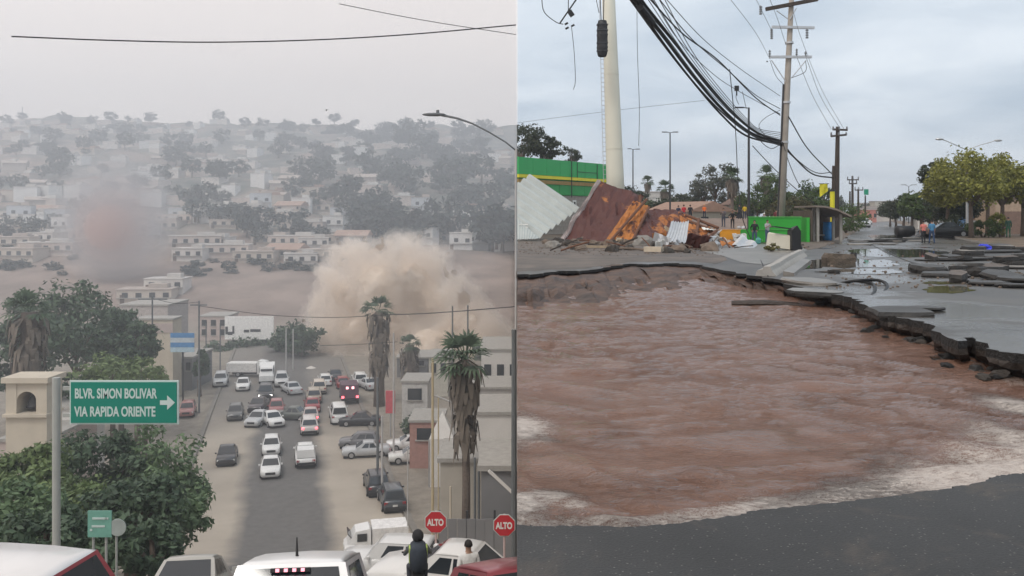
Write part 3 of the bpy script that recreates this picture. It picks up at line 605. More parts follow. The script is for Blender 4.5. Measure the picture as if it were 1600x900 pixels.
def car(loc, heading, kind, color, label, lit=None, pitch=0.0, roof=None, shell=False, name='car', cat='car', group=None, scale=1.0, bed_load=None):
    """heading 0 drives away from the camera along the valley road, pi comes towards it"""
    k = KINDS_[kind]; t = empty(name, loc, heading, label=label, cat=cat, group=group); t.rotation_mode = 'ZYX' if pitch else 'XYZ'
    if pitch: t.rotation_mode = 'XYZ'; t.rotation_euler = (pitch, 0, heading) if abs(heading) < 1 else (-pitch, 0, heading)
    t.scale = (scale,) * 3; pc = paint(color); Lh, w, zb, belt = k['L'] / 2, k['W'] / 2, k['zb'], k['belt']
    fw, rw = k['ws'], k['rw']
    st = [(Lh, .78, zb + .12, k['hood'] - .22), (Lh - .12, .90, zb + .04, k['hood'] - .10), (Lh - .5, .98, zb, k['hood'] - .02), (fw[0] + .1, 1.0, zb, belt - .03), (fw[1], 1.0, zb, belt), (rw[1], 1.0, zb, belt), (rw[0] - .02, .99, zb, k['deck'] - .02), (-Lh + .35, .97, zb, k['deck'] - .03), (-Lh + .08, .92, zb + .05, k['deck'] - .10), (-Lh, .84, zb + .14, k['deck'] - .25)]
    mb = MB(); rg = []
    for y, f, z0, z1 in st:
        W2 = w * f; zm = z0 + (z1 - z0) * .55
        rg.append([(-W2 * .80, y, z0), (-W2 * .97, y, z0 + .10), (-W2, y, zm), (-W2 * .96, y, z1 - .07), (-W2 * .86, y, z1), (0, y, z1 + .025), (W2 * .86, y, z1), (W2 * .96, y, z1 - .07), (W2, y, zm), (W2 * .97, y, z0 + .10), (W2 * .80, y, z0)])
    mb.loft(rg); body = mb.build('body', pc, t, True)
    H_, wt = k['H'], w * .74; zb2 = belt - .06
    B = [(-w * .93, fw[0], zb2), (w * .93, fw[0], zb2), (w * .93, rw[0], zb2), (-w * .93, rw[0], zb2)]
    Tp = [(-wt, fw[1], H_ - .05), (wt, fw[1], H_ - .05), (wt, rw[1], H_ - .05), (-wt, rw[1], H_ - .05)]
    mb = MB(); mb.add(B + Tp, [(0, 1, 5, 4), (1, 2, 6, 5), (2, 3, 7, 6), (3, 0, 4, 7)]); cab = mb.build('cabin', pc, t)
    mb = MB(); rings = []
    for fy, fz, fwd in ((0, -.05, 1.0), (.1, -.012, .97), (.35, 0.01, .97), (.7, 0.01, .97), (.92, -.015, .97), (1, -.055, 1.0)):
        y = fw[1] + (rw[1] - fw[1]) * fy; rings.append([(-wt * fwd * 1.01, y, H_ - .055), (-wt * fwd * .9, y, H_ + fz), (0, y, H_ + fz + .02), (wt * fwd * .9, y, H_ + fz), (wt * fwd * 1.01, y, H_ - .055)])
    mb.loft(rings); mb.build('roof', paint(roof) if roof else pc, t, True)
    def pane(nm, quad, u0, u1, v0, v1):
        a, b, c, d = (Vector(p) for p in quad); n = (b - a).cross(d - a).normalized(); ctr = (a + b + c + d) / 4
        if n.dot(ctr - Vector((0, (fw[1] + rw[1]) / 2, (belt + H_) / 2))) < 0: n = -n
        pt = lambda u, v: a.lerp(b, u).lerp(d.lerp(c, u), v) + n * .008
        return MB().add([pt(u0, v0), pt(u1, v0), pt(u1, v1), pt(u0, v1)], [(0, 1, 2, 3)]).build(nm, WIN, t)
    pane('windshield', (B[0], B[1], Tp[1], Tp[0]), .05, .95, .12, .93); pane('rear_window', (B[3], B[2], Tp[2], Tp[3]), .07, .93, .16, .92)
    for qd in ((B[1], B[2], Tp[2], Tp[1]), (B[0], B[3], Tp[3], Tp[0])):
        if kind == 'pickup': pane('side_window', qd, .30, .9, .16, .9)
        elif kind == 'van' and shell: pane('side_window', qd, .12, .34, .16, .9)
        else: pane('side_window', qd, .22, .52, .16, .9); pane('side_window', qd, .56, .88, .16, .9)
    wr = .33 if kind in ('sedan', 'hatch') else .38
    for y in (Lh - .88, -Lh + .86):
        for s in (-1, 1):
            wh = one('wheel', TYRE, t, 'tube', [(s * (w - .20), y, wr), (s * (w + .02), y, wr)], wr, 16); one('rim', RIMM, wh, 'tube', [(s * (w - .02), y, wr), (s * (w + .03), y, wr)], wr * .62, 12)
    one('underbody_shade', TYRE, t, 'box', (0, 0, zb * .5 + .06), (w * 1.72, Lh * 1.86, zb * .95))  # near-black chassis block, added low to deepen the contact shadow
    on = lit
    for s in (-1, 1):
        one('headlight', emis('lamp_on', (1, .97, .9), 9) if on == 'head' else LAMP, t, 'box', (s * w * .66, Lh - .10, k['hood'] - .26), (.36, .14, .16))
        one('taillight', emis('brake_on', (1, .12, .15), 4) if on == 'brake' else TAIL, t, 'box', (s * w * .74, -Lh + .06, k['deck'] - .28), (.26, .12, .2))
        one('mirror', pc, t, 'box', (s * (w + .07), fw[0] - .25, belt + .06), (.16, .1, .13))
    one('grille', TRIM, t, 'box', (0, Lh - .03, k['hood'] - .33), (w * .95, .1, .2)); one('plate', PLATE, t, 'box', (0, -Lh + .0, k['deck'] - .45), (.36, .04, .14)); one('bumper', TRIM if kind in ('pickup', 'suv') else pc, t, 'box', (0, -Lh + .02, zb + .2), (w * 1.7, .2, .2))
    if kind == 'pickup':
        bl = -Lh + .1; mid = (bl + rw[0] - .06) / 2; ll = rw[0] - .06 - bl
        if shell: one('bed_cover', pc, t, 'box', (0, mid, k['deck'] + .33), (w * 1.72, ll, .68), taper=.92)
        else:
            for s in (-1, 1): one('bed_side', pc, t, 'box', (s * w * .92, mid, k['deck'] + .06), (.1, ll, .16))
            one('tailgate', pc, t, 'box', (0, bl + .02, k['deck'] + .06), (w * 1.74, .09, .16)); one('bed_floor', TRIM, t, 'box', (0, mid, k['deck'] + .005), (w * 1.72, ll - .1, .03))
    return t

# ================================================================== THE FLOODED STREET
GALV = pm('galvanised', (.50, .51, .52), .45, .12, 4, metal=.6, spec=.5)
DARKM = pm('dark_metal', (.035, .036, .04), .5, .2, 4)
BLACK = pm('black_plastic', (.012, .012, .013), .5, .3, 6)
CABLE = pm('cable_black', (.014, .014, .015), .55, .2, 3)
WOODP = pm('pole_wood', (.055, .042, .034), .9, .35, 3, .4, 20)
CPOLE = pm('pole_concrete', (.34, .305, .265), .85, .16, 1.5, .3, 12)
INSUL = pm('insulator', (.16, .17, .18), .3, .2, 6)
WHITE = pm('white_paint', (.74, .74, .70), .5, .05, 2)
GLASSD = pm('dark_glass', (.02, .025, .03), .08, .1, 1, spec=.6)
def rot(v, a): return Vector((v[0] * math.cos(a) - v[1] * math.sin(a), v[0] * math.sin(a) + v[1] * math.cos(a), v[2] if len(v) > 2 else 0))

# ---- green and yellow store behind the wreckage
s0, s1 = P(808, 245, 95), P(948, 258.6, 109.5); s0.z = s1.z = 0
ang = math.atan2(s1.y - s0.y, s1.x - s0.x); Ls = (s1 - s0).length
st = empty('store', s0, ang, label='long store with green fascia, yellow stripe and grey block wall behind the wreckage', cat='store')
BLOCK = pm('block_wall', (.31, .285, .25), .85, .15, 1.5, .2, 10)
GRN = pm('fascia_green', (.015, .36, .085), .35, .12, .5, spec=.5); YEL = pm('stripe_yellow', (.72, .66, .03), .4, .08, 1); GRN2 = pm('fascia_green_low', (.02, .30, .07), .4, .12, .5)
TOP = 8.35
dY = Vector((math.sin(ang), math.cos(ang), 0)) * 16
one('wall', BLOCK, st, 'prism', [(0, .02, 0), (Ls, .02, 0), (Ls, .02, 4.4), (0, .02, 4.4)], dY)
one('roof', pm('store_roof', (.4, .4, .4), .8), st, 'prism', [(.1, .1, 7.8), (Ls - .1, .1, 7.8), (Ls - .1, .1, 8.0), (.1, .1, 8.0)], dY * .97)
n_p = 7
for k in range(n_p):
    w = Ls / n_p; one('panel', GRN, st, 'box', (w * (k + .5), -.08, (6.55 + TOP) / 2), (w - .05, .24, TOP - 6.55))
    one('lower_panel', GRN2, st, 'box', (w * (k + .5), -.02, 5.02), (w - .05, .2, 1.15))
one('backing_panel', GRN2, st, 'prism', [(0, .05, 4.4), (Ls, .05, 4.4), (Ls, .05, 7.78), (0, .05, 7.78)], dY * .98)
one('stripe', YEL, st, 'box', (Ls / 2, -.12, 6.34), (Ls, .3, .34)); one('lower_stripe', pm('stripe_brown', (.30, .2, .06), .5), st, 'box', (Ls / 2, -.1, 5.8), (Ls, .26, .4))
for r_ in range(10):                                            # block courses: long blocks with recessed joints
    for k in range(24):
        bw = Ls / 24; o_ = (r_ % 2) * bw / 2
        if k == 23 and o_: continue
        if r_ == 0 and k == 0: bme = MB().box((0, 0, 0), (bw - .04, .06, .40)).mesh('block', BLOCK)
        link('block', bme, st, (bw * (k + .5) + o_, -.015, .22 + r_ * .435))
one('shadow_upright', DARKM, st, 'tube', [(Ls * .55, -.3, 4.2), (Ls * .55, -.3, TOP)], .05, 6)  # dark tube drawing a cable's shadow down the store front
for k, (u, v) in enumerate(((.62, 7.2), (.86, 7.2))): one('shadow_line', DARKM, st, 'box', (Ls * u, -.24, v), (.05, .05, 2.2))  # dark bars stand for cable shadows on the green fascia
one('shadow_line', DARKM, st, 'box', (Ls * .74, -.24, 7.2), (Ls * .24, .05, .05))
one('poster', WHITE, st, 'box', (Ls * .60, -.08, 3.4), (.75, .04, 1.0))
one('mark', BLACK, st, 'box', (Ls * .60, -.12, 3.5), (.3, .03, .4))

# ---- big trees behind the store
LG = leafmat('leaf_dark', (.014, .022, .010), (.06, .075, .035)); LM = leafmat('leaf_mid', (.02, .042, .010), (.10, .15, .04)); LY = leafmat('leaf_yellow', (.045, .055, .010), (.33, .33, .075)); LGr = leafmat('leaf_grey', (.03, .038, .028), (.12, .13, .095))
tree('eucalyptus_tree', P(815, 345, 140) * 1 - Vector((0, 0, 0)), 'dark tree rising behind the store at the seam with the hazy half', 15.6, 4.4, 3.6, LG, 11, 46, 60, .26, .3)
tree('eucalyptus_tree', P(855, 345, 140), 'rounded dark tree over the middle of the green fascia', 13.6, 2.3, 2.4, LG, 12, 26, 60, .24, .25)
tree('eucalyptus_tree', P(893, 345, 145), 'small sparse tree over the far end of the green fascia', 12.2, 1.9, 1.6, LG, 13, 16, 40, .22, .2)

# ---- fallen billboard: rusted maroon sheets over a frame
RUST = pm('maroon_sheet', (.085, .026, .02), .6, .2, .6, .1, 8, col2=(.36, .13, .03), thr=.62, soft=.05, scale2=.42)
RUSTO = pm('orange_rust', (.42, .16, .04), .8, .35, .9, .3, 6, col2=(.09, .032, .022), thr=.56, soft=.06, scale2=.6)
IRON = pm('rusty_iron', (.14, .062, .035), .8, .35, 4, .2)
bb = empty('fallen_billboard', G(960, 376), label='collapsed maroon billboard with orange rust patches, leaning around the white mast', cat='billboard')
org = bb.location.copy()
def plate(name, cs, m, th=.10, par=bb, o=org):
    """a sheet through four points with real thickness, dented a little"""
    a, b, c, d = (Vector(p) - o for p in cs); n = (b - a).cross(d - a).normalized(); q = random.Random(len(name) + int(a.x * 10)); mb = MB(); nu, nv = 14, 12; g = []
    for s in (0, 1):
        for j in range(nv + 1):
            for i in range(nu + 1):
                u, v = i / nu, j / nv; p = a.lerp(b, u).lerp(d.lerp(c, u), v)
                g.append(p + n * (th * s + .30 * fbm(p.x, p.z, .55, 4, q.random())))
    fs = []; K = (nu + 1) * (nv + 1)
    for s in (0, 1):
        for j in range(nv):
            for i in range(nu):
                k = s * K + j * (nu + 1) + i; fs.append((k, k + 1, k + nu + 2, k + nu + 1))
    rim = [i for i in range(nu + 1)] + [j * (nu + 1) + nu for j in range(1, nv + 1)] + [nv * (nu + 1) + i for i in range(nu - 1, -1, -1)] + [j * (nu + 1) for j in range(nv - 1, 0, -1)]
    fs += [(rim[i], rim[(i + 1) % len(rim)], rim[(i + 1) % len(rim)] + K, rim[i] + K) for i in range(len(rim))]
    return mb.add(g, fs).build(name, m, par)
plate('sheet', [P(937, 282, 80), P(1006, 306, 79), P(962, 379, 72), P(879, 374, 74)], RUST)
plate('sheet', [P(989, 313, 77.5), P(1014, 321, 77), P(992, 380, 71.4), P(944, 379, 71.6)], RUSTO)
plate('sheet', [P(1013, 325, 78), P(1072, 331, 77), P(1062, 376, 72), P(990, 378, 71)], RUST)
plate('sheet', [P(1076, 350, 72), P(1110, 354, 71), P(1098, 384, 66), P(1072, 382, 67)], RUSTO)
plate('sheet', [P(1060, 332, 76), P(1082, 338, 75), P(1078, 352, 73), P(1064, 350, 73)], RUSTO)
plate('edge_trim', [P(934, 281, 80), P(938.5, 282, 79.8), P(881, 375, 73.6), P(875, 374, 73.8)], pm('trim_grey', (.42, .36, .34), .6), .14)
for a, b in (((1010, 312, 76.5), (950, 381, 70.8)), ((1014, 324, 76), (985, 382, 70.6)), ((1000, 306, 78), (1000, 330, 77)), ((1072, 336, 74), (1122, 356, 70)), ((1075, 345, 73), (1118, 362, 69)), ((1092, 342, 72), (1086, 382, 67)), ((1108, 350, 72), (1103, 366, 70)), ((1088, 366, 67), (1100, 392, 63)), ((1120, 360, 68), (1082, 392, 63)), ((1083, 360, 69), (1100, 375, 66))):
    one('frame_bar', IRON, bb, 'tube', [P(*a) - org, P(*b) - org], .12, 6)
def corrugated(name, cs, label, m, waves=16, amp=.06, curl=0.0, nu=None, group=None):
    cs = [Vector(c) for c in cs]; o_ = min(cs, key=lambda p: p.z).copy(); a, b, c, d = (p - o_ for p in cs); nrm = (b - a).cross(d - a).normalized(); nu = nu or waves * 8; nv = 6; V_, fs = [], []
    K = (nu + 1) * (nv + 1)
    for s in (0, 1):
        for j in range(nv + 1):
            for i in range(nu + 1):
                u, v = i / nu, j / nv; p = a.lerp(b, u).lerp(d.lerp(c, u), v)
                V_.append(p + nrm * (amp * max(-.5, min(.5, 1.6 * math.sin(u * waves * 2 * math.pi))) + .02 * s + curl * math.sin(v * 2.8 + u * 2)))
        for j in range(nv):
            for i in range(nu):
                k = s * K + j * (nu + 1) + i; fs.append((k, k + 1, k + nu + 2, k + nu + 1))
    o = MB().add(V_, fs).build(name, m, None, loc=o_); return tag(o, label, 'metal sheet', group)
CORR_W = pm('corrugated_white', (.44, .47, .45), .45, .1, .8, metal=.15)
CORR_S = pm('corrugated_silver', (.56, .58, .60), .35, .14, 1.5, metal=.45)
corrugated('corrugated_sheet', [P(828, 273, 82), P(764, 319, 77), P(842, 372, 74), P(906, 326, 80)], 'large white ribbed sheet collapsed against the store wall', CORR_W, 7, .3)
corrugated('corrugated_sheet', [P(808, 340, 76), P(842, 372, 73.5), P(838, 373, 73), P(808, 374, 73)], 'lower folded corner of white ribbing at the seam', CORR_W, 8, .04)
corrugated('corrugated_sheet', [P(1049, 345, 68), P(1076, 341, 68), P(1073, 385, 64.5), P(1036, 376, 65)], 'silver corrugated sheet standing crumpled among the rubble', CORR_S, 7, .09, .25)
corrugated('corrugated_sheet', [P(1118, 369, 71), P(1165, 379, 67), P(1162, 383, 65), P(1120, 382, 66)], 'pale metal sheet lying flat before the orange kerb block', CORR_S, 6, .05, .1)
corrugated('corrugated_sheet', [P(1096, 354, 70), P(1120, 357, 69), P(1118, 362, 68), P(1100, 358, 69)], 'bent white strip of sheet on top of the rubble heap', WHITE, 4, .04, .1)
corrugated('corrugated_sheet', [P(1100, 380, 65), P(1124, 358, 69), P(1128, 362, 68.5), P(1102, 387, 64)], 'twisted grey strip of metal at the end of the heap', GALV, 3, .05, .15)
# crates of pale slats at the seam
cr = empty('slat_crate', G(814, 376), label='white slatted crate standing at the seam', cat='crate')
for k in range(6): one('slat', WHITE, cr, 'box', (.22, 0, .15 + k * .24), (.75, .06, .12))
for s in (-.12, .56): one('post', GALV, cr, 'box', (s, .06, .75), (.06, .06, 1.5))

# ---- rubble in front of the billboard
ROCKM = [pm('rock_brown', (.17, .13, .10), .85, .3, 2, .8, 8), pm('rock_grey', (.22, .205, .185), .85, .25, 2, .8, 8), pm('rock_dark', (.055, .047, .04), .85, .3, 2, .8, 8), pm('rock_tan', (.34, .27, .19), .85, .2, 2, .6, 8)]
def rock_mesh(seed, flat=.9):
    q = random.Random(seed); bm = bmesh.new(); bmesh.ops.create_icosphere(bm, subdivisions=2, radius=1)
    for v in bm.verts:
        n = mnoise.noise(v.co * 1.3 + Vector((seed * 3.1, 0, 0))) * .55 + mnoise.noise(v.co * 3 + Vector((0, seed, 0))) * .2
        v.co *= 1 + n; v.co.z *= flat; v.co.x *= 1.2
        v.co.z = max(v.co.z, -.25)
    me = bpy.data.meshes.new('rock'); bm.to_mesh(me); bm.free(); return me
rocks = [rock_mesh(i) for i in range(6)]
def rock(px, py, wpx, m, seed, label, group=None, hs=.9, name='rock'):
    p = G(px, py); s = wpx / F * p.y / 2.3; me = rocks[seed % 6].copy(); me.materials.append(m); o = link(name, me); o.location = (p.x, p.y, s * .12); o.scale = (s, s * .9, s * hs); o.rotation_euler.z = seed * 1.7
    return tag(o, label, 'rock', group)
rock(968, 378.5, 17, ROCKM[3], 1, 'tan boulder at the foot of the rusted sheets'); rock(1004, 383, 36, ROCKM[1], 2, 'broad grey mud lump left of the silver sheet'); rock(1036, 390, 22, ROCKM[0], 3, 'pale brown rock just below the silver sheet')
rock(965, 391, 18, ROCKM[2], 4, 'dark squarish lump at the edge of the muddy lot'); rock(908, 391, 22, ROCKM[0], 5, 'reddish lump lying alone on the mud near the store'); rock(1110, 392, 34, ROCKM[0], 7, 'large brown mud clod at the end of the heap'); rock(905, 377, 14, ROCKM[2], 8, 'dark lump under the foot of the leaning sheet'); rock(1060, 393, 30, ROCKM[0], 9, 'wide clod under the iron bars')
q = random.Random(21)
for k in range(76):
    px = q.uniform(850, 1115); py = q.triangular(374, 395, 380) + (2 if px > 1000 else 0)
    rock(px, py, q.uniform(6, 22) if k % 3 else q.uniform(4, 9), ROCKM[q.choice((0, 0, 1, 2, 2))], 30 + k, 'fist to bucket sized stone in the rubble strip before the fallen billboard', 'stones in the rubble strip', 1.15)
for k in range(16):
    px = q.uniform(1195, 1340); py = q.uniform(366, 392)
    rock(px, py, q.uniform(3, 8), ROCKM[q.choice((0, 2))], 90 + k, 'small stone on the dirt verge by the bus shelter', 'stones on the verge')
mbs = MB()                                                      # loose soil and crumbs between the stones
for k in range(1500):
    px = q.uniform(812, 1130) if k % 3 else q.uniform(1290, 1600); py = q.triangular(372, 402, 380) if k % 3 else q.uniform(374, 470); p = G(px, py); s = q.uniform(.02, .07)
    if px > 1290 and py > 452: continue
    mbs.box((p.x, p.y, s * .3), (s * q.uniform(.7, 1.6), s, s * .7), q.uniform(0, 3), q.uniform(-.4, .4))
tag(mbs.build('rubble', ROCKM[0]), 'fine brown crumbs of soil and road strewn over the street', 'rubble', kind='stuff')
def plank(px0, py0, px1, py1, w, h, m, label, name='plank', z=0.05, cat='plank'):
    a, b = G(px0, py0), G(px1, py1); a.z = b.z = z + h / 2; c = (a + b) / 2; d = b - a
    o = MB().box((0, 0, 0), (d.length, w, h)).build(name, m); o.location = c; o.rotation_euler.z = math.atan2(d.y, d.x); return tag(o, label, cat)
plank(1008, 394.5, 1035, 395, .5, .28, pm('pale_wood', (.55, .47, .36), .8), 'short pale plank at the edge of the muddy lot')
plank(895, 388, 956, 389, .3, .15, ROCKM[3], 'long thin board lying in the mud before the rusted sheets')

# scraps of sheet, timber and bars spilling out of the heap
SCR = [CORR_S, RUSTO, RUST, ROCKM[3], GALV, WHITE]
for k in range(36):
    px, py = q.uniform(1030, 1165), q.uniform(354, 391); d = 2842 / max(py, 374) * 0 + GD(max(py, 376)) - (1 if py < 376 else 0); c = P(px, py, d); s = q.uniform(.35, 1.5); n_ = 5
    mb = MB(); u = Vector((q.gauss(0, 1), q.gauss(0, .5), q.gauss(0, .5))).normalized(); w2 = u.cross(Vector((q.gauss(0, 1), q.gauss(0, 1), q.gauss(0, 1)))).normalized(); nm = u.cross(w2)
    rg = [[u * (s * (i / n_ - .5)) + w2 * (s * .45 * j) + nm * (.10 * s * math.sin(i * 1.9 + j + k)) for j in (-1, -.4, .3, 1)] for i in range(n_ + 1)]
    mb.loft(rg, cap=False, closed=False); o = mb.build('scrap_sheet', SCR[k % 6]); o.location = c; o.location.z = max(c.z, .25); o.modifiers.new('t', 'SOLIDIFY').thickness = .03; tag(o, ('crumpled silver', 'rusted orange', 'maroon painted', 'tan board', 'grey metal', 'white painted')[k % 6] + ' scrap on the rubble heap beside the fallen billboard', 'scrap', 'scraps on the rubble heap')
for k in range(30):
    px, py = q.uniform(880, 1165), q.uniform(374, 395); p = G(px, max(py, 375)); a = q.uniform(0, 3.14); ln = q.uniform(.5, 1.8); dv = Vector((math.cos(a), math.sin(a) * .5, q.uniform(-.1, .5))).normalized() * ln
    o = MB().tube([dv * -.5, dv * .03 + Vector((0, 0, .03)), dv * .5], q.uniform(.03, .07), 5).build('timber_piece', (IRON, WOODP, ROCKM[0])[k % 3]); o.location = p + Vector((0, 0, abs(dv.z) * .5 + .08)); tag(o, ('rusty bar', 'dark timber', 'muddy branch')[k % 3] + ' sticking out at the foot of the rubble heap', ('bar', 'timber', 'branch')[k % 3], 'sticks at the foot of the rubble heap')

# ---- white monopole of the sign, with climbing chain and cable closure
mp = empty('sign_mast', P(964, 372.5, 82), label='thick cream white steel mast rising out of the fallen billboard', cat='mast'); mp.location.z = 0
MASTM = pm('mast_cream', (.66, .645, .54), .45, .06, .3, spec=.5)
lean_m = -.42 * 0
def mx(z): return -(z - 1) * .0365                              # the mast leans a little towards the store
one('shaft', MASTM, mp, 'tube', [(mx(0), 0, -.3), (mx(6), 0, 6), (mx(12), 0, 12), (mx(18), 0, 18), (mx(30), 0, 30)], [.86, .80, .72, .64, .5], 28, smooth=True)
for z in (8.2, 15.0): one('flange', MASTM, mp, 'tube', [(mx(z), 0, z - .04), (mx(z), 0, z + .04)], .80 if z < 10 else .70, 28)
for z in [4.6 + .42 * k for k in range(32)]:
    one('rung', GALV, mp, 'tube', [(mx(z) - (.86 - z * .0125), -.12, z), (mx(z) - (1.14 - z * .0125), -.22, z), (mx(z) - (1.14 - z * .0125), -.22, z + .1)], .025, 4)
one('ladder_cable', GALV, mp, 'tube', [(mx(z) - (1.16 - z * .0125), -.24, z) for z in range(4, 24, 2)], .025, 5)
cb = empty('cable_closure', P(941, 60, 79), label='black ribbed cable closure hanging beside the cream mast', cat='cable closure')
mb = MB(); mb.loft([[(x * w, y * w * .6, z) for x, y in ((-1, -.6), (-.6, -1), (.6, -1), (1, -.6), (1, .6), (.6, 1), (-.6, 1), (-1, .6))] for z, w in ((1.62, .2), (1.55, .36), (1.1, .44), (.4, .46), (.3, .50), (.2, .46), (-.7, .46), (-.8, .50), (-.9, .46), (-1.4, .42), (-1.6, .34), (-1.66, .2))]); mb.build('body', BLACK, cb, True)
for s in (-.2, .2): one('strap', CABLE, cb, 'tube', [(s * .5, 0, 1.6), (s * .9 - .02, 0, 4), (s - .05, 0, 9)], .045, 5)
for k, z in enumerate((-1.1, -.4, .7, 1.2)): one('rib', DARKM, cb, 'box', (0, 0, z), (.98, .62, .08))

# ---- lamp posts beyond
def lamp(px, ptop, d, label, arms=((-.9, .05), (.9, .05)), r=.1):
    t = empty('street_lamp', (P(px, HY, d).x, d, 0), label=label, cat='street lamp'); h = HC - (ptop - HY) / F * d
    one('post', DARKM, t, 'tube', [(0, 0, -.2), (0, 0, h)], [r * 1.2, r * .7], 8); one('base', CONC, t, 'tube', [(0, 0, 0), (0, 0, .5)], .3, 10)
    for ax, az in arms:
        one('arm', DARKM, t, 'tube', [(0, 0, h - .05), (ax * .5, 0, h + az)], .04, 5); one('lamp_head', DARKM, t, 'box', (ax * .75, 0, h + az), (abs(ax) * .7, .3, .1))
    return t
lamp(1047, 207, 110, 'tall dark twin headed parking lamp right of the cream mast'); lamp(989, 233, 130, 'shorter thin parking lamp close behind the cream mast', ((-.7, .05), (.9, 0)))
lamp(1170, 168, 78, 'slim dark lamp post under the thick cables with one head', ((-1.1, .0),), .12)

# ---- main power pole
p0 = P(1218, 377, 73); p0.z = 0
pp = empty('power_pole', p0, label='tall concrete power pole carrying crossarms beside the green wall', cat='power pole')
def pz(py): return HC - (py - HY) / F * 73
def pxo(py): return (377 - py) * .0495 / F * 73
one('shaft', CPOLE, pp, 'tube', [(0, 0, -.3), (pxo(200), 0, pz(200)), (pxo(100), 0, pz(100)), (pxo(-40), 0, pz(-40))], [.36, .28, .24, .19], 12, smooth=True)
def crossarm(py, l, r_, m, tilt, size, x=0):
    a = one('crossarm', m, pp, 'box', (pxo(py) + (r_ - l) / 2 * 73 / F, -.3, pz(py)), ((l + r_) * 73 / F, size, size), 0, 0, tilt); return a
crossarm(8, 42, 40, WOODP, -.19, .28); crossarm(44, 30, 36, GALV, .02, .2); crossarm(90, 32, 34, GALV, 0, .2)
for px_, y0, y1, r_ in ((1187, 10, 24, .13), (1204, 46, 62, .12), (1259, 46, 61, .12), (1201, 79, 90, .1), (1243, 77, 90, .09), (1257, 81, 90, .1), (1197, 98, 96, .08)):
    x = (px_ - 1218) * 73 / F; mb = MB(); z0, z1 = sorted((pz(y0), pz(y1))); nd = max(2, int((z1 - z0) / .16))
    for k in range(nd): mb.tube([(x, -.32, z0 + (z1 - z0) * k / nd), (x, -.32, z0 + (z1 - z0) * (k + .55) / nd)], r_, 8)
    mb.tube([(x, -.32, z0), (x, -.32, z1)], .04, 5); mb.build('insulator', INSUL, pp)
for a, b in (((1212, 18), (1230, 31)), ((1243, 14), (1233, 31)), ((1204, 95), (1226, 128)), ((1258, 95), (1236, 122))):
    one('brace', GALV, pp, 'tube', [((a[0] - 1218) * 73 / F, -.25, pz(a[1])), ((b[0] - 1218) * 73 / F, -.25, pz(b[1]))], .04, 5)
for py in (67, 160, 222): one('band', GALV, pp, 'tube', [(pxo(py), 0, pz(py) - .08), (pxo(py), 0, pz(py) + .08)], .34, 12)
one('riser_pipe', DARKM, pp, 'tube', [((1217.5 - 1218) * 73 / F - .22, -.15, 0), (pxo(132) - .34, -.1, pz(132))], .08, 6)

# ---- wooden poles down the street
def wood_pole(px, pbase, ptop, d, label, arms=(), lean=0.0, r=.17, m=WOODP, group=None):
    b = P(px, pbase, d); b.z = 0; t = empty('utility_pole', b, label=label, cat='utility pole', group=group); h = HC - (ptop - HY) / F * d
    one('shaft', m, t, 'tube', [(0, 0, -.3), (lean * h * .5, 0, h * .5), (lean * h, 0, h)], [r * 1.15, r, r * .75], 9)
    for py, l, r_, tl in arms:
        z = HC - (py - HY) / F * d; one('crossarm', m, t, 'box', (lean * z + (r_ - l) / 2 * d / F, -.2, z), ((l + r_) * d / F, .16, .18), 0, 0, tl)
        for e in (-l, r_, (r_ - l) * .2): one('insulator', INSUL, t, 'tube', [(lean * z + e * d / F * .93, -.2, z), (lean * z + e * d / F * .93, -.2, z + 5 * d / F)], [.11, .07], 7)
    return t
wood_pole(1306, 362, 198, 88, 'dark wooden pole with two crossarms past the bus shelter', ((203, 9, 14, .05), (212, 12, 13, -.1)), .018, .25)
wood_pole(1303, 364, 259, 84, 'short dark pole stub beside the taller crossarm pole', (), 0, .22)
wood_pole(1332, 358, 275, 140, 'distant pole with upright insulators in the street gap', ((281, 9, 9, 0), (287, 6, 6, 0)), 0, .2)
wood_pole(1341, 356, 295, 165, 'far thin pole just before the green road sign', ((297, 6, 7, 0),), 0, .2); wood_pole(1328, 358, 299, 150, 'plain far pole close to the shrubs by the street', (), 0, .17); wood_pole(1352, 355, 305, 180, 'far pole carrying the small green sign', (), 0, .17)
sg = P(1353.5, 300, 179); o = MB().box((0, 0, 0), (.9, .08, 1.1)).build('hanging_sign', pm('sign_green', (.01, .28, .16), .4)); o.location = sg; tag(o, 'small green sign high on a far pole in the street gap', 'sign')

# ---- yellow banner and post, bus shelter, walls
yp = empty('yellow_post', (P(1300.5, HY, 82).x, 82, 0), label='yellow painted post next to the dark poles', cat='post'); one('post', YEL, yp, 'tube', [(0, 0, 0), (0, 0, 4.3)], .22, 8); one('cap', DARKM, yp, 'tube', [(0, 0, 4.3), (0, 0, 4.5)], .25, 8)
yb = empty('yellow_banner', P(1287, 298, 84), label='torn yellow banner hanging on the cables by the dark poles', cat='banner'); mb = MB()
mb.loft([[(-.36 + .75 * u, .06 * math.sin(u * 7 + v * 3), .65 - 1.25 * v * (1 - .45 * u)) for u in (0, .25, .5, .75, 1)] for v in (0, .3, .6, 1)], cap=False, closed=False); c_ = mb.build('cloth', YEL, yb); c_.modifiers.new('s', 'SOLIDIFY').thickness = .02
one('top_bar', DARKM, yb, 'tube', [(-.45, 0, .66), (.5, 0, .66)], .03, 5)
bs = empty('bus_shelter', P(1262, 380, 72), 0, label='brown roofed bus shelter on concrete posts by the verge', cat='bus shelter'); bs.location.z = 0
BR = pm('shelter_brown', (.10, .075, .058), .85, .3, 2, .3)
for x, y, h in ((.6, -.6, 2.75), (.95, 1.4, 2.75), (2.55, -.3, 2.2), (2.9, 2.4, 2.2)): one('post', CONC, bs, 'box', (x, y, h / 2), (.2, .2, h))
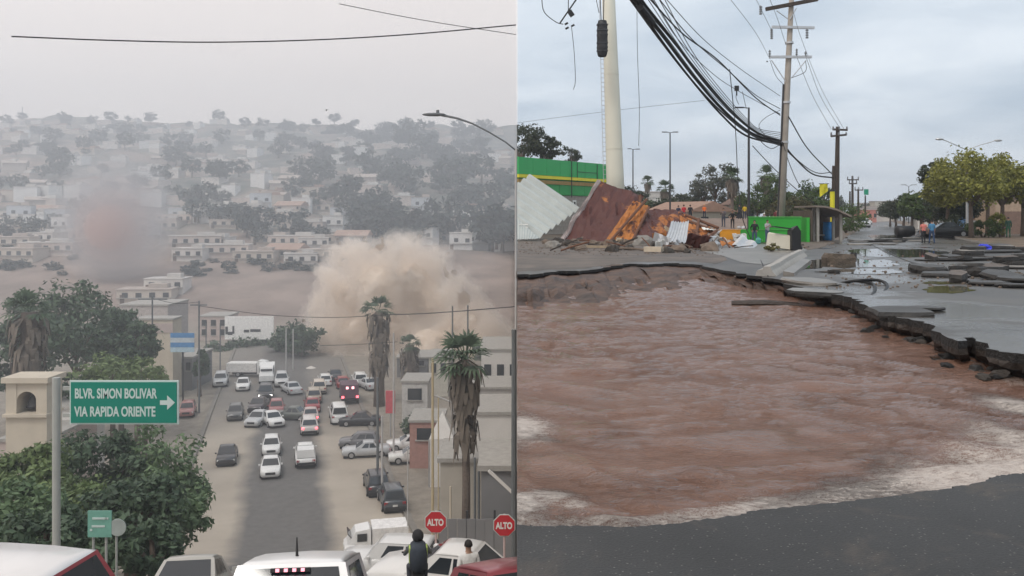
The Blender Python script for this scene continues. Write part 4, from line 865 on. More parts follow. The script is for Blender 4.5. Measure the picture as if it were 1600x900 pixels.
mb = MB(); mb.loft([[(x, y, z) for y, z in ((-1.2, zz0), (4.2, zz0), (4.2, zz0 + .14), (-1.2, zz0 + .14))] for x, zz0 in ((.2, 2.75), (1.0, 2.72), (1.9, 2.5), (3.1, 1.95))]); mb.build('roof', pm('shelter_roof', (.21, .175, .15), .8, .2, 2), bs)
one('back_wall', BR, bs, 'box', (2.0, 4.3, 1.2), (2.6, .15, 2.4)); one('side_wall', BR, bs, 'box', (.1, 1.6, 1.25), (.15, 4.5, 2.5)); one('bench', CONC, bs, 'box', (1.6, 3.6, .45), (1.8, .5, .1)); one('bench_leg', CONC, bs, 'box', (1.6, 3.6, .2), (.3, .4, .4))
bd = empty('blue_drum', (P(1298, HY, 75).x, 75.6, 0), label='bright blue barrel standing inside the bus shelter', cat='barrel'); one('body', pm('drum_blue', (.02, .22, .55), .4), bd, 'tube', [(0, 0, 0), (0, 0, .3), (0, 0, .6), (0, 0, .9), (0, 0, 1.5)], [.40, .44, .42, .44, .40], 16, smooth=True); one('lid', pm('drum_lid', (.015, .14, .4), .4), bd, 'tube', [(0, 0, 1.5), (0, 0, 1.56)], .43, 16)
# green wall enclosure
gw = empty('green_wall', P(1170, 378, 70.5), label='bright green painted low wall around a plot with white splashes', cat='wall'); gw.location.z = 0
GW = pm('wall_green', (.03, .36, .035), .55, .1, .6, col2=(.62, .70, .60), thr=.71, soft=.03, scale2=1.5)
W_ = (1265 - 1170) / F * 70.5
one('wall', GW, gw, 'box', (W_ / 2 - .35, 0, .97), (W_ - .7, .25, 1.94)); one('end_wall', GW, gw, 'box', (W_ - .18, 1.4, .97), (.25, 3.2, 1.94)); one('coping', pm('coping_green', (.10, .42, .09), .6), gw, 'box', (W_ / 2 - .35, -.02, 1.98), (W_ - .6, .33, .07))
one('ledge', pm('coping_green', (.1, .4, .1)), gw, 'box', (W_ / 2 - .3, -.16, .98), (W_ - .7, .06, .06))
one('low_wall', GW, gw, 'box', (-.5, -.32, .5), (1.1, .25, 1.0)); 
ob = empty('orange_block', P(1144, 378, 69.5), label='low orange painted wall block next to the green one', cat='wall'); ob.location.z = 0; OB = pm('block_orange', (.72, .30, .012), .6, .08, 1)
one('wall', OB, ob, 'box', (-.1, .3, .50), (1.55, .25, .9)); one('coping', OB, ob, 'box', (-.1, .3, .97), (1.6, .3, .06))
wb = empty('white_tank', G(1220, 391), -.2, label='tipped over cream plastic tank below the concrete pole', cat='tank'); mb = MB()
mb.loft([[(x, y * w, .52 + z * w) for y, z in ((-.45, -.4), (-.3, -.46), (.3, -.46), (.45, -.4), (.45, .4), (.3, .46), (-.3, .46), (-.45, .4))] for x, w in ((-.86, .8), (-.8, 1), (-.3, .97), (.3, .97), (.8, 1), (.86, .85))]); b_ = mb.build('body', pm('tank_cream', (.66, .63, .52), .5, .06, 2), wb, False); b_.rotation_euler.y = .13
bn = empty('black_bin', G(1242, 391.5), .1, label='broken black plastic bin behind the tipped cream tank', cat='bin'); mb = MB()
mb.loft([[(-.30, y, z) for y, z in ((-.3, 0), (.4, 0), (.4, 1.2), (-.3, 1.2))], [(.02, y, z) for y, z in ((-.3, 0), (.4, 0), (.4, 1.4), (-.3, 1.5))], [(.25, y, z) for y, z in ((-.3, 0), (.4, 0), (.4, 1.1), (-.3, 1.15))]]); mb.build('body', BLACK, bn); one('lid', BLACK, bn, 'box', (-.75, .2, 1.36), (1.0, .6, .06), 0, 0, .12); one('wheel', BLACK, bn, 'tube', [(.28, -.1, .15), (.36, -.1, .15)], .15, 10)

# ---- broken concrete barrier and slabs on the road
br = empty('concrete_barrier', G(1222, 420), label='long broken concrete kerb beam tipped over the edge of the hole', cat='concrete beam')
a_, b_ = P(1196, 434, 30.5), P(1250, 398, 46); dv = b_ - a_; br.location = a_; br.location.z = 0
mb = MB(); az = math.atan2(dv.y, dv.x); ln = math.hypot(dv.x, dv.y)
mb.loft([[Vector((0, 0, -.04)) + rot((t * ln, s * .35), az) + Vector((0, 0, h + .03 * math.sin(t * 19))) for s, h in ((-1.15, 0), (1.0, 0), (.8, .22), (.25, .27), (.2, .36), (-.45, .36), (-.6, .22))] for t in (0, .2, .45, .7, 1)]); mb.build('beam', CONC, br)
mb = MB(); mb.loft([[rot((t * ln, s), az) + Vector((0, 0, h)) for s, h in ((-.95, -.12), (-.55, -.12), (-.55, .16), (-.9, .1))] for t in (.02, .35, .62)]); mb.build('gutter', CONC_W, br)
def slab(px, py, w, d, h, m, label, seed, tilt=0.0, rz=0.0, group=None, cat='slab', z=0.0, n=9, name='road_slab', top=None):
    """one broken slab with a ragged outline"""
    q = random.Random(seed); p = G(px, py); bm = bmesh.new(); pts = []
    for k in range(n):
        a = 2 * math.pi * k / n + q.uniform(-.2, .2); g = q.uniform(.82, 1.12); c, s = math.cos(a), math.sin(a)
        pts.append((w / 2 * g * math.copysign(abs(c) ** .7, c), d / 2 * g * math.copysign(abs(s) ** .7, s)))
    mb = MB(); j_ = lambda k_: 1 + q.uniform(-k_, k_)
    mb.loft([[(x * j_(.05), y * j_(.05), 0) for x, y in pts], [(x * 1.04 * j_(.06), y * 1.04 * j_(.06), h * q.uniform(.4, .65)) for x, y in pts], [(x * .97 * j_(.06), y * .97 * j_(.06), h * j_(.10)) for x, y in pts], [(x * .5, y * .5, h * j_(.05)) for x, y in pts]])
    me = mb.mesh(name, [top or m, m])
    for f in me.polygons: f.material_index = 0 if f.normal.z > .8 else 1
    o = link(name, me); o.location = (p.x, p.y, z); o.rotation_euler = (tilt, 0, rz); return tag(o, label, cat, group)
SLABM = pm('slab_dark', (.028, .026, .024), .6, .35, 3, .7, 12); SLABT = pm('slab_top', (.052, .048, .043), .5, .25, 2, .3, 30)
slab(1308, 411, 1.35, 1.1, .40, pm('chunk_brown', (.12, .095, .073), .9, .35, 5, 1.0, 18), 'thick brown chunk of concrete standing alone in the water sheet', 3, 0, .1, name='concrete_chunk', cat='concrete chunk')
slab(1302, 427, .42, .3, .12, SLABM, 'small dark stub of kerb standing in the water before the brown chunk', 4, 0, 0, name='concrete_chunk', cat='concrete chunk')
slab(1334, 402, .3, .25, .22, SLABM, 'little dark stone right beside the brown chunk', 5, name='concrete_chunk', cat='concrete chunk')
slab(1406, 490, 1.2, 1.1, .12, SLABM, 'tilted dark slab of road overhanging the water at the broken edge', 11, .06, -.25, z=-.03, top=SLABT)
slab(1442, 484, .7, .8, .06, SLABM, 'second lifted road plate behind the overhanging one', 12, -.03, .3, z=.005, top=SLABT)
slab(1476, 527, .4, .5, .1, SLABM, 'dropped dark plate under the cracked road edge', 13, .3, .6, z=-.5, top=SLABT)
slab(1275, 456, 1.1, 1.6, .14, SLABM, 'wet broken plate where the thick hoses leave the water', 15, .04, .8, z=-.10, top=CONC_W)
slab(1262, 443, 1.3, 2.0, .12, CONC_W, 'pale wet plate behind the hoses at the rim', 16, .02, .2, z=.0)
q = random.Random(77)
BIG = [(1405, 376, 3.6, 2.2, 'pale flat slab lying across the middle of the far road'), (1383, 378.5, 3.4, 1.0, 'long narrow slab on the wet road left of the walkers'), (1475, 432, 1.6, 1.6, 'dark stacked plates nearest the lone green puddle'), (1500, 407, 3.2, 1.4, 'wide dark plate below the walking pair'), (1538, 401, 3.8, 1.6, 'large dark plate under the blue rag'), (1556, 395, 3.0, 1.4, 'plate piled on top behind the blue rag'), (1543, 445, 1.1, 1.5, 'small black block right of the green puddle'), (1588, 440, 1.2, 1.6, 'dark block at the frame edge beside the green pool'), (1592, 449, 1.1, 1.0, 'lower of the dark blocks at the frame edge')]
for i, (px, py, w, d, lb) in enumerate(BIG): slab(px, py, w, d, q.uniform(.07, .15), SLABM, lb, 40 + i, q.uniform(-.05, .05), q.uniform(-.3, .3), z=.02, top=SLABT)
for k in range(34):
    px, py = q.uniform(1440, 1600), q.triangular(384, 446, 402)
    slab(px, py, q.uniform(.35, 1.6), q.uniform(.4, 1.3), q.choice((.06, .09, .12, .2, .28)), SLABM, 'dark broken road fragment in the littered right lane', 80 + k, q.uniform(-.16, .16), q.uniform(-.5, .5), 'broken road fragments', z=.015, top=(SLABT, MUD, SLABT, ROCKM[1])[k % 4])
for k in range(10):
    px, py = q.uniform(1340, 1440), q.uniform(364, 384)
    slab(px, py, q.uniform(.8, 2.6), q.uniform(.8, 2.0), q.uniform(.06, .14), CONC_W, 'thin pale slab scattered on the distant wet road', 140 + k, 0, q.uniform(-.5, .5), 'pale slabs on the distant road', z=.015)
rg = empty('blue_rag', G(1537, 392), label='crumpled bright blue rag on the dark road plates', cat='rag'); mb = MB(); mb.ball((0, 0, .18), (.45, .3, .2), 12, 8, 0, .3, 5); mb.build('cloth', pm('rag_blue', (.05, .07, .62), .7), rg)
for k in range(40):                                             # lumps of road base fallen along the undercut edge
    p = far3[int(q.uniform(.12, .54) * len(far3))]; s = q.uniform(.05, .13); me = rocks[k % 6].copy(); me.materials.append((SLABM, A_EDGE, ROCKM[2], MUD_D)[k % 4]); o = link('road_lump', me); o.location = (p.x - q.uniform(-.05, .35), p.y - q.uniform(-.05, .5), WZ + q.uniform(-.02, .08)); o.scale = (s * 1.3, s, s * .8); o.rotation_euler = (q.uniform(-.3, .3), 0, k); tag(o, 'black lump of broken road fallen at the undercut edge', 'road lump', 'lumps below the broken road edge')
# floating beam, hoses, lost cable
fb = P(1146, 478, 1); d_ = F * (HC - WZ) / (479 - HY); a_, b_ = P(1143, 477.5, d_), P(1250, 482.5, d_ * .985); a_.z = b_.z = WZ + .07
o = MB().tube([(0, 0, 0), (b_ - a_) * .5 + Vector((0, 0, .03)), b_ - a_], [.09, .1, .07], 8).build('floating_beam', pm('wet_wood', (.035, .024, .018), .5, .3, 4, .4)); o.location = a_; tag(o, 'dark wooden beam floating in the brown water', 'beam')
def cable(name, pts, r, label, cat='cable', m=CABLE, group=None, n=6, steps=10, sag=0.0):
    """smooth cable through points (Catmull-Rom)"""
    pts = [Vector(p) for p in pts]; out = []
    if len(pts) == 2:
        for k in range(steps * 2 + 1):
            t = k / (steps * 2); p = pts[0].lerp(pts[1], t); p.z -= sag * 4 * t * (1 - t); out.append(p)
    else:
        E = [pts[0] * 2 - pts[1]] + pts + [pts[-1] * 2 - pts[-2]]
        for i in range(1, len(E) - 2):
            for k in range(steps):
                t = k / steps; a, b, c, d = E[i - 1:i + 3]
                out.append(.5 * ((2 * b) + (c - a) * t + (2 * a - 5 * b + 4 * c - d) * t * t + (3 * b - a - 3 * c + d) * t ** 3))
        out.append(pts[-1])
    o_ = out[0].copy(); o = MB().tube([p - o_ for p in out], r, n).build(name, m, None, True); o.location = o_; return tag(o, label, cat, group)
H = lambda px, py, d: P(px, py, d)
cable('hose', [H(1260, 455, 29), H(1300, 446, 28), H(1335, 439, 27), H(1372, 438, 27), H(1386, 446, 26), H(1378, 460, 24), H(1352, 474, 22.5)], .05, 'thick black hose looping over the broken rim and back into the water', 'hose')
cable('hose', [H(1258, 456, 29.3), H(1310, 443, 28.4), H(1345, 440, 27.5), H(1364, 444, 26.5), H(1366, 456, 24), H(1350, 475, 22)], .045, 'inner black hose of the loop beside the rim', 'hose')
cable('hose', [H(1222, 446, 33), H(1226, 440, 33), H(1229, 448, 32)], .06, 'short stub of hose poking out of the water by the barrier', 'hose')
cable('fallen_cable', [G(1345, 373), G(1372, 388), G(1410, 405), G(1432, 412), G(1455, 414)], .03, 'thin black cable lying across the wet road')
cable('fallen_cable', [H(1140, 108, 60), H(1149, 200, 62), H(1153, 280, 63), H(1160, 340, 62), G(1178, 383), G(1190, 410), G(1200, 432)], .028, 'thin cable hanging from the bundle down to the broken kerb')

# ---- thick sagging bundle of cables and single wires, from pole to pole
B0, B1 = 46, 72.6
bund = [((985, -8), (1035, 55), (1083, 118), (1130, 172), (1172, 207), (1219, 224), .075), ((990, -8), (1042, 52), (1090, 112), (1138, 168), (1180, 205), (1219, 221), .06), ((980, -8), (1028, 58), (1078, 122), (1126, 178), (1166, 212), (1219, 226), .05), ((996, -8), (1050, 60), (1100, 128), (1146, 178), (1186, 208), (1219, 219), .045), ((988, -8), (1036, 66), (1092, 138), (1140, 186), (1180, 214), (1219, 227), .04)]
for i, (a, b, c, d, e, f, r_) in enumerate(bund):
    pts = [H(p[0], p[1], B0 + (B1 - B0) * k / 5) for k, p in enumerate((a, b, c, d, e, f))]
    cable('bundle_cable', pts, r_ * 1.4, ('thickest', 'upper thick', 'lowest', 'outermost thin', 'loose thin')[i] + ' strand of the sagging black cable bundle', 'cable', group='cable bundle')
mb = MB(); a_ = [H(1000, 12, 46.6), H(1018, 36, 48)]; mb.tube([Vector((0, 0, 0)), a_[1] - a_[0]], [.20, .24], 8); o = mb.build('cable_splice', CABLE); o.location = a_[0]; tag(o, 'fat taped splice high on the cable bundle', 'splice')
WIR = [([(1010, -8, 44), (1066, 52, 52), (1122, 94, 60), (1180, 152, 68), (1219, 180, 72.5)], .045, 'heavy single cable above the bundle'), ([(1025, -8, 44), (1080, 60, 52), (1140, 112, 60), (1180, 148, 67), (1219, 170, 72.5)], .03, 'second single cable above the bundle'),
       ([(1035, -8, 44), (1100, 62, 54), (1160, 110, 63), (1219, 150, 72.5)], .022, 'thin topmost cable of the left span'), ([(1015, -8, 46), (1060, 62, 54), (1110, 112, 60), (1150, 140, 66), (1219, 178, 72.5)], .022, 'thin wire crossing under the single cables'),
       ([(1232, 182, 72.4), (1262, 232, 78), (1300, 272, 87)], .05, 'heavy cable running on to the wooden pole'), ([(1220, 224, 72.4), (1240, 245, 76), (1270, 272, 82), (1303, 278, 84)], .07, 'bundle tail sagging to the short pole'), ([(1222, 222, 72.4), (1246, 250, 76), (1276, 270, 82), (1306, 268, 88)], .04, 'thin strand beside the bundle tail'),
       ([(1176, 228, 72), (1204, 258, 74), (1240, 292, 76), (1278, 322, 79)], .035, 'guy wire slanting down to the shelter roof'),
       ([(1257, 82, 72.5), (1282, 150, 78), (1312, 200, 87.5)], .018, 'high thin wire from the lower crossarm to the wooden pole'), ([(1243, 84, 72.5), (1270, 150, 80), (1299, 202, 87.5)], .018, 'neighbouring high wire to the wooden pole'), ([(1240, 20, 72.5), (1252, 60, 73), (1284, 140, 80), (1320, 204, 87.6)], .016, 'wire from the top arm down to the wooden pole'),
       ([(1136, -8, 50), (1180, 50, 60), (1203, 92, 72.4)], .014, 'thin wire coming in to the lower crossarm'), ([(1178, -8, 60), (1188, 12, 70), (1206, 48, 72.3)], .016, 'jumper wire at the tilted top arm'), ([(1200, -8, 62), (1215, 30, 70), (1228, 70, 72)], .016, 'thin wire across the top of the concrete pole'),
       ([(1259, 96, 72.4), (1258, 112, 72.2), (1236, 122, 72.6)], .025, 'loop of wire under the lower crossarm'), ([(1203, 94, 72.4), (1212, 118, 72.3), (1224, 132, 72.6)], .02, 'slanting lead on the left of the concrete pole'),
       ([(995, -8, 60), (996, 80, 60), (999, 170, 60), (998, 228, 60)], .018, 'loose wire hanging straight down right of the mast'), ([(808, 192, 100), (900, 180, 96), (1000, 168, 92), (1100, 157, 88)], .016, 'faint long wire crossing behind the mast'),
       ([(846, -8, 40), (850, 18, 40), (868, 34, 40), (880, 38, 40)], .02, 'curved wire end at the top by the seam'), ([(893, 42, 40), (897, 80, 40), (899, 125, 40), (896, 140, 40)], .014, 'broken wire dangling from the spreader'),
       ([(930, -8, 78), (936, 20, 78.5)], .03, 'short cable above the closure'), ([(1152, 140, 62), (1150, 152, 62), (1154, 163, 62)], .02, 'tiny wire end dangling below the cable clip'), ([(1160, 143, 63), (1166, 170, 63)], .02, 'second wire end dangling below the clip')]
WIR += [([(990 + 9 * k, -8, 45 + k), (1046 + 7 * k, 64 + 3 * k, 54), (1098 + 6 * k, 132 + 2 * k, 61), (1150 + 4 * k, 184 + k, 67), (1188, 212 - 2 * k, 70), (1219, 222 - 3 * k, 72.4)], .024, lb_) for k, lb_ in enumerate(('first', 'second', 'third', 'fourth', 'fifth', 'sixth'))]
WIR = [(p_, r_, (l_ + ' thin strand fanning out of the cable bundle') if l_ in ('first', 'second', 'third', 'fourth', 'fifth', 'sixth') else l_) for p_, r_, l_ in WIR]
WIR += [([(1219, 226, 72.3), (1205, 232, 72), (1190, 222, 71.5), (1182, 206, 71)], .03, 'slack loop of cable left of the concrete pole'), ([(1219, 218, 72.3), (1200, 214, 72), (1186, 198, 71), (1196, 184, 71.5), (1219, 172, 72.4)], .022, 'second slack loop higher on the concrete pole'), ([(1224, 226, 72.3), (1236, 262, 74), (1252, 292, 77), (1276, 300, 80)], .03, 'drooping cable end right of the concrete pole')]
for pts, r_, lb in WIR: cable('overhead_wire', [H(*p) for p in pts], r_, lb, 'wire', n=5)
o = MB().box((0, 0, 0), (.28, .2, .34)).tube([(0, 0, -.1), (0, 0, -.5)], .05, 5).build('cable_clip', BLACK); o.location = H(1151, 138, 62); tag(o, 'black cable clip on the single cable left of the pole', 'clip')
sp_ = empty('line_spreader', H(885, 24, 40), label='small black spreader dangling on broken wires near the seam', cat='line hardware')
o0 = sp_.location
one('rod', CABLE, sp_, 'tube', [H(875, 36, 40) - o0, H(904, -6, 40) - o0], .035, 5); one('clamp', BLACK, sp_, 'box', H(892, 21, 40) - o0, (.2, .15, .28), 0, 0, -.6); one('hanger', CABLE, sp_, 'tube', [H(888, -6, 40) - o0, H(888, 18, 40) - o0], .02, 5)
for px_, py_ in ((885, 37), (886, 44), (895, 40)): one('bolt', BLACK, sp_, 'box', H(px_, py_, 40) - o0, (.16, .06, .08), 0, 0, -.5)

# ---- low brown terrace behind the wreckage, where the onlookers stand
TZ = lambda d: float(np.interp(d, (79, 86, 96, 110, 140, 165), (-.02, .85, 1.5, 1.72, 1.72, -.02)))
mb = MB(); rg = []
for d in np.linspace(79, 165, 44): rg.append([((px - CX) / F * d, d, TZ(d) * min(1, max(0, min((px - 1020) / 30, (1262 - px) / 22))) + .1 * fbm(px * .06, d * .2, 1, 3)) for px in np.linspace(1018, 1264, 40)])
mb.loft(rg, cap=False, closed=False); tag(mb.build('terrace', pm('terrace_earth', (.20, .145, .115), .85, .25, .5, .6, 4), smooth=True), kind='structure')
# ---- people on the street
def GP(px, py, d=None):
    p = G(px, py) if d is None else P(px, py, d); p.z = 0 if d is None or not 1040 < px < 1230 else TZ(d); return p
person(GP(1179, 380.5), math.pi - .3, 'person in black hoodie and blue jeans standing by the green wall', (.014, .014, .016), (.06, .09, .15), 'pockets', 1.74, sleeve=1)
person(GP(1199, 379.5), math.pi + .35, 'person in pale grey shirt and jeans looking at a phone by the green wall', (.40, .40, .42), (.07, .10, .17), 'phone', 1.76, sleeve=.5)
person(GP(1130.5, 355.2, 88), math.pi * .8, 'person in grey jacket and dark jeans on the far lot, hand raised to chest', (.10, .09, .10), (.05, .06, .09), 'phone', 1.85, sleeve=1)
person(GP(1144.5, 356.2, 86), math.pi, 'person all in black with hands on hips on the far lot', (.012, .012, .014), (.015, .015, .017), 'hips', 1.75)
person(GP(1155.5, 344, 108), 0.3, 'person in dark clothes behind the slim lamp post', (.018, .02, .022), (.02, .02, .03), 'down', 1.8)
person(GP(1163.5, 343, 108), -.2, 'person in a yellow top next to the slim lamp post', (.55, .38, .02), (.04, .05, .09), 'down', 1.75)
person(GP(1194, 344, 84), 0.1, 'person in mauve shirt walking behind the green wall', (.30, .26, .34), (.05, .05, .06), 'down', 1.75, hat=(.7, .7, .65))
person(GP(1213, 341, 88), -.4, 'person in maroon and white half hidden by the concrete pole', (.14, .03, .035), (.03, .03, .04), 'down', 1.75)
person(GP(1068.5, 341, 96), .2, 'person in a red shirt behind the fallen billboard', (.50, .03, .04), (.04, .04, .06), 'down', 1.78)
person(GP(1078.5, 342, 96), -.1, 'person in black shirt beside the red shirted one', (.014, .014, .018), (.03, .03, .04), 'down', 1.78)
person(GP(1060, 341, 96), .1, 'person in dark blue behind the rusted sheets', (.03, .035, .07), (.03, .03, .04), 'down', 1.7)
person(GP(1100.5, 341, 112), math.pi, 'person in an orange vest in front of the pitched roof house', (.75, .16, .03), (.03, .03, .05), 'down', 1.75, hat=(.7, .25, .05))
person(GP(1443, 380.4), -.1, 'person in pink top and black trousers walking up the wet road', (.62, .20, .17), (.014, .014, .018), 'down', 1.7, sleeve=.3, step=.1)
person(GP(1456, 381.0), .15, 'person in blue shirt and jeans walking up the wet road', (.07, .22, .38), (.03, .06, .13), 'down', 1.76, sleeve=.5, step=-.12)
person(GP(1522, 366, 84), math.pi * .9, 'person in pale jacket by the tree trunk on the median', (.50, .52, .50), (.40, .44, .48), 'pockets', 1.75, sleeve=1).location.z = .16
person(GP(1575.5, 371, 78), -.2, 'person in dark green overalls at the right end of the median', (.02, .06, .045), (.02, .09, .05), 'down', 1.8, sleeve=1).location.z = .16
bg_ = empty('teal_bag', G(1184.5, 381), label='teal bag on the ground at the feet of the hooded person', cat='bag'); mb = MB(); mb.ball((0, 0, .22), (.22, .16, .26), 10, 7, 0, .12, 3); mb.build('body', pm('teal', (.10, .36, .32), .6), bg_); one('strap', pm('teal', (.1, .36, .32)), bg_, 'tube', [(-.1, 0, .42), (0, 0, .56), (.1, 0, .42)], .015, 5)

# ---- wrecked cars
car(GP(1476, 371.5), 1.45, 'sedan', (.012, .013, .015), 'crushed black car on the road edge with its hood sprung open', None, name='wrecked_car').rotation_euler.y = .06
o = plate('sprung_hood', [P(1418, 371, 84), P(1452, 356, 84.5), P(1453, 361, 83), P(1420, 375, 82.5)], paint((.012, .013, .015)), .06, None, Vector((0, 0, 0))); tag(o, 'torn black hood panel sticking out before the crushed car', 'car hood')
mb = MB(); mb.tube([(-.85, 0, 0), (-.8, 0, 0), (.8, .1, 0), (.85, .1, 0)], [.40, .56, .56, .4], 14); o = mb.build('black_drum', BLACK, None, True); o.location = GP(1414, 361, 88); o.location.z = .55; tag(o, 'black barrel lying on its side before the median trees', 'barrel')
car(GP(1345, 356, 165), math.pi + .1, 'suv', (.62, .63, .64), 'silver car far down the wet street beside the shrubs')
car(GP(1353, 352, 230), math.pi, 'sedan', (.7, .7, .7), 'tiny white car in the distant street gap')
car(P(1590, 352, 118) * 1, 1.5, 'van', (.62, .63, .64), 'pale van behind the median at the frame edge').location.z = 0
# ---- median trees
TM = []
MT = [(1518, 78, 8.0, 3.7, 2.9, LY, 'broad yellow green median tree behind the walking pair'), (1566, 82, 7.2, 2.8, 2.4, LY, 'yellowish tree at the right end of the median'), (1598, 84, 7.2, 2.6, 2.6, LY, 'yellow green tree cut by the frame edge'), (1480, 92, 7.6, 2.6, 2.9, LY, 'mid row yellow green tree over the wrecked car'), (1462, 102, 8.6, 1.9, 3.6, LG, 'dark narrow tree standing tallest in the row'), (1543, 93, 8.4, 2.6, 2.8, LY, 'tree crown peeping over the twin lamp'),
      (1440, 112, 5.2, 2.4, 2.2, LM, 'mid green bushy tree left of the dark narrow one'), (1425, 126, 5.4, 2.2, 2.2, LM, 'green tree further along the median'), (1412, 145, 5.6, 2.2, 2.4, LG, 'dark distant tree on the median'), (1400, 165, 5.4, 2.4, 2.4, LG, 'far dark tree near the street gap'), (1391, 190, 5.2, 2.6, 2.2, LG, 'last tree of the median row at the street gap'), (1452, 118, 4.2, 2.6, 1.8, LG, 'low dark tree behind the pink walker'), (1492, 96, 4.6, 2.8, 1.9, LG, 'shaded tree under the yellow green crowns')]
for i, (px, d, h, rx, rz, lm, lb) in enumerate(MT):
    b = P(px, HY, d); tree('median_tree', (b.x, d, .12), lb, h, rx, rz, lm, 200 + i, 46 if d < 100 else 30, 95 if d < 100 else 60, .17 if d < 100 else .2, .2, 'median trees', clump_r=.36)
def shrub(px, d, h, rx, lm, label, seed, z=0.0, n=22, leaf=.13):
    t = empty('shrub', (P(px, HY, d).x, d, z), label=label, cat='shrub'); cm, C = crown_mesh('foliage', seed, rx, h * .55, n, 60, leaf, lm, .4, .9); link('foliage', cm, t, (0, 0, h * .52))
    mb = MB()
    for c in C[:7]: mb.tube([(0, 0, -.1), (c[0] * .4, c[1] * .4, h * .3), (c[0], c[1], c[2] + h * .5)], [.05, .04, .015], 5)
    mb.build('stem', pm('bark', (.12, .09, .07)), t); return t
shrub(1536, 80, 1.5, 1.6, LM, 'olive shrub at the foot of the big median tree', 301, .15); shrub(1487, 86, 1.9, 1.2, LG, 'dark shrub right of the wrecked car', 302, .15); shrub(1562, 80, 2.3, .8, LY, 'thin yellowed shrub beside the person in green', 303, .15); shrub(1330, 120, 3.4, 2.6, leafmat('leaf_lime', (.03, .06, .012), (.13, .20, .05)), 'bright green shrubs along the left kerb past the shelter', 304); shrub(1322, 108, 3.0, 2.2, LM, 'darker shrub just past the bus shelter', 305)
shrub(1226, 374 and 71, .5, .5, leafmat('grass_dry', (.06, .06, .02), (.2, .19, .06)), 'tuft of dry grass under the tipped tank', 306, 0, 8, .08).location = G(1206, 393)
dl = empty('twin_street_lamp', (P(1511, HY, 88).x, 88, .1), label='tall grey street lamp with two long arms above the median trees', cat='street lamp'); hz_ = lambda py: HC - (py - HY) / F * 88
one('post', GALV, dl, 'tube', [(0, 0, 0), (0, 0, hz_(236))], [.14, .08], 9)
for e, z1, z2 in ((-40, 222, 219), (45, 224, 221)):
    x = e * 88 / F; one('arm', GALV, dl, 'tube', [(0, 0, hz_(236)), (x * .45, 0, hz_(228)), (x * .8, 0, hz_(z1)), (x, 0, hz_(z2))], .045, 6); one('lamp_head', GALV, dl, 'ball', (x * 1.08, 0, hz_(z2)), (.42, .18, .12), 10, 6)
lp2 = P(1433, HY, 190)
lamp(1420, 291, 190, 'thin distant lamp above the median tree row', ((-1.5, .3), (1.5, .3)))
# ---- shops behind the median
sh = empty('shop', (P(1445, HY, 140).x, 140, 0), -.3, label='low pale shop with a red and white sign behind the median trees', cat='shop'); one('wall', pm('shop_white', (.6, .58, .54), .8), sh, 'box', (5, 4, 1.8), (12, 8, 3.6)); one('sign_board', pm('shop_red', (.55, .03, .04), .5), sh, 'box', (3, -.1, 2.6), (6, .2, 1.3)); one('shutter', pm('shutter_grey', (.4, .4, .4), .6), sh, 'box', (3, -.06, .95), (4, .1, 1.9)); one('roof', CONC, sh, 'box', (5, 4, 3.68), (12.4, 8.4, .16))
for k in range(5): one('letter', WHITE, sh, 'box', (1.2 + k * .85, -.22, 2.6), (.4, .05, .7))
sh = empty('shop', (P(1540, HY, 120).x, 120, 0), -.1, label='blue and red painted shop seen between the median trunks', cat='shop'); one('wall', pm('shop_blue', (.12, .28, .55), .7), sh, 'box', (1, 3, 1.9), (6, 6, 3.8)); one('side_wall', pm('shop_red2', (.5, .06, .05), .7), sh, 'box', (5.6, 3, 1.8), (3.2, 6, 3.6)); one('awning', WHITE, sh, 'box', (1, -.5, 2.5), (5, 1.0, .12), 0, .3); one('door', DARKM, sh, 'box', (1, -.04, 1.0), (1.1, .1, 2)); one('window', GLASSD, sh, 'box', (5.4, -.04, 1.6), (1.6, .1, 1.1))
sh = empty('shop', (P(1572, HY, 100).x + 2, 104, 0), -.1, label='tan walled building at the right frame edge behind the trees', cat='building'); one('wall', pm('tan_wall', (.40, .30, .22), .8), sh, 'box', (3, 3, 2.1), (8, 6, 4.2)); one('shutter', pm('shutter_brown', (.2, .13, .1), .7), sh, 'box', (1.0, -.05, 1.3), (2.2, .1, 2.6)); one('roof', CONC, sh, 'box', (3, 3, 4.3), (8.5, 6.5, .2))

# ---- gardens, houses and trees behind the lot
def house(px, d, w, dep, h, wall, roofc, label, gable=0.0, z=0.0, rz=0.0, group=None, nwin=2, name='house', door=True):
    t = empty(name, (P(px, HY, d).x, d, z), rz, label=label, cat='house', group=group); wm = pm('house_wall_%d' % int(sum(wall) * 1000), wall, .85, .1, 1); rm = pm('house_roof_%d' % int(sum(roofc) * 1000), roofc, .85, .2, 1.5)
    one('wall', wm, t, 'box', (0, dep / 2, h / 2 - .75), (w, dep, h + 1.5))
    if gable:
        mb = MB(); mb.prism([(-w / 2 - .4, -.4, h), (w / 2 + .4, -.4, h), (0, -.4, h + gable)], (0, dep + .8, 0)); mb.build('roof', rm, t)
    else: one('roof', rm, t, 'box', (0, dep / 2, h + .1), (w + .3, dep + .3, .24))
    for k in range(nwin):
        x = (k + .5) / nwin * w - w / 2 + (.2 * w / nwin if door else 0); wn_ = one('window', GLASSD, t, 'box', (x, -.01, h * .58), (min(1.3, w / nwin * .5), .08, h * .3)); one('sill', CONC, wn_, 'box', (x, -.06, h * .58 - h * .17), (min(1.5, w / nwin * .6), .14, .09))
    if door: one('door', pm('door_brown', (.12, .08, .055), .7), t, 'box', (-w * .42, -.012, 1.0), (.95, .07, 2.0))
    return t
house(1112, 128, 8.5, 10, 2.7, (.36, .34, .28), (.30, .19, .14), 'beige house with a brown pitched roof behind the onlookers', 1.5, rz=.5)
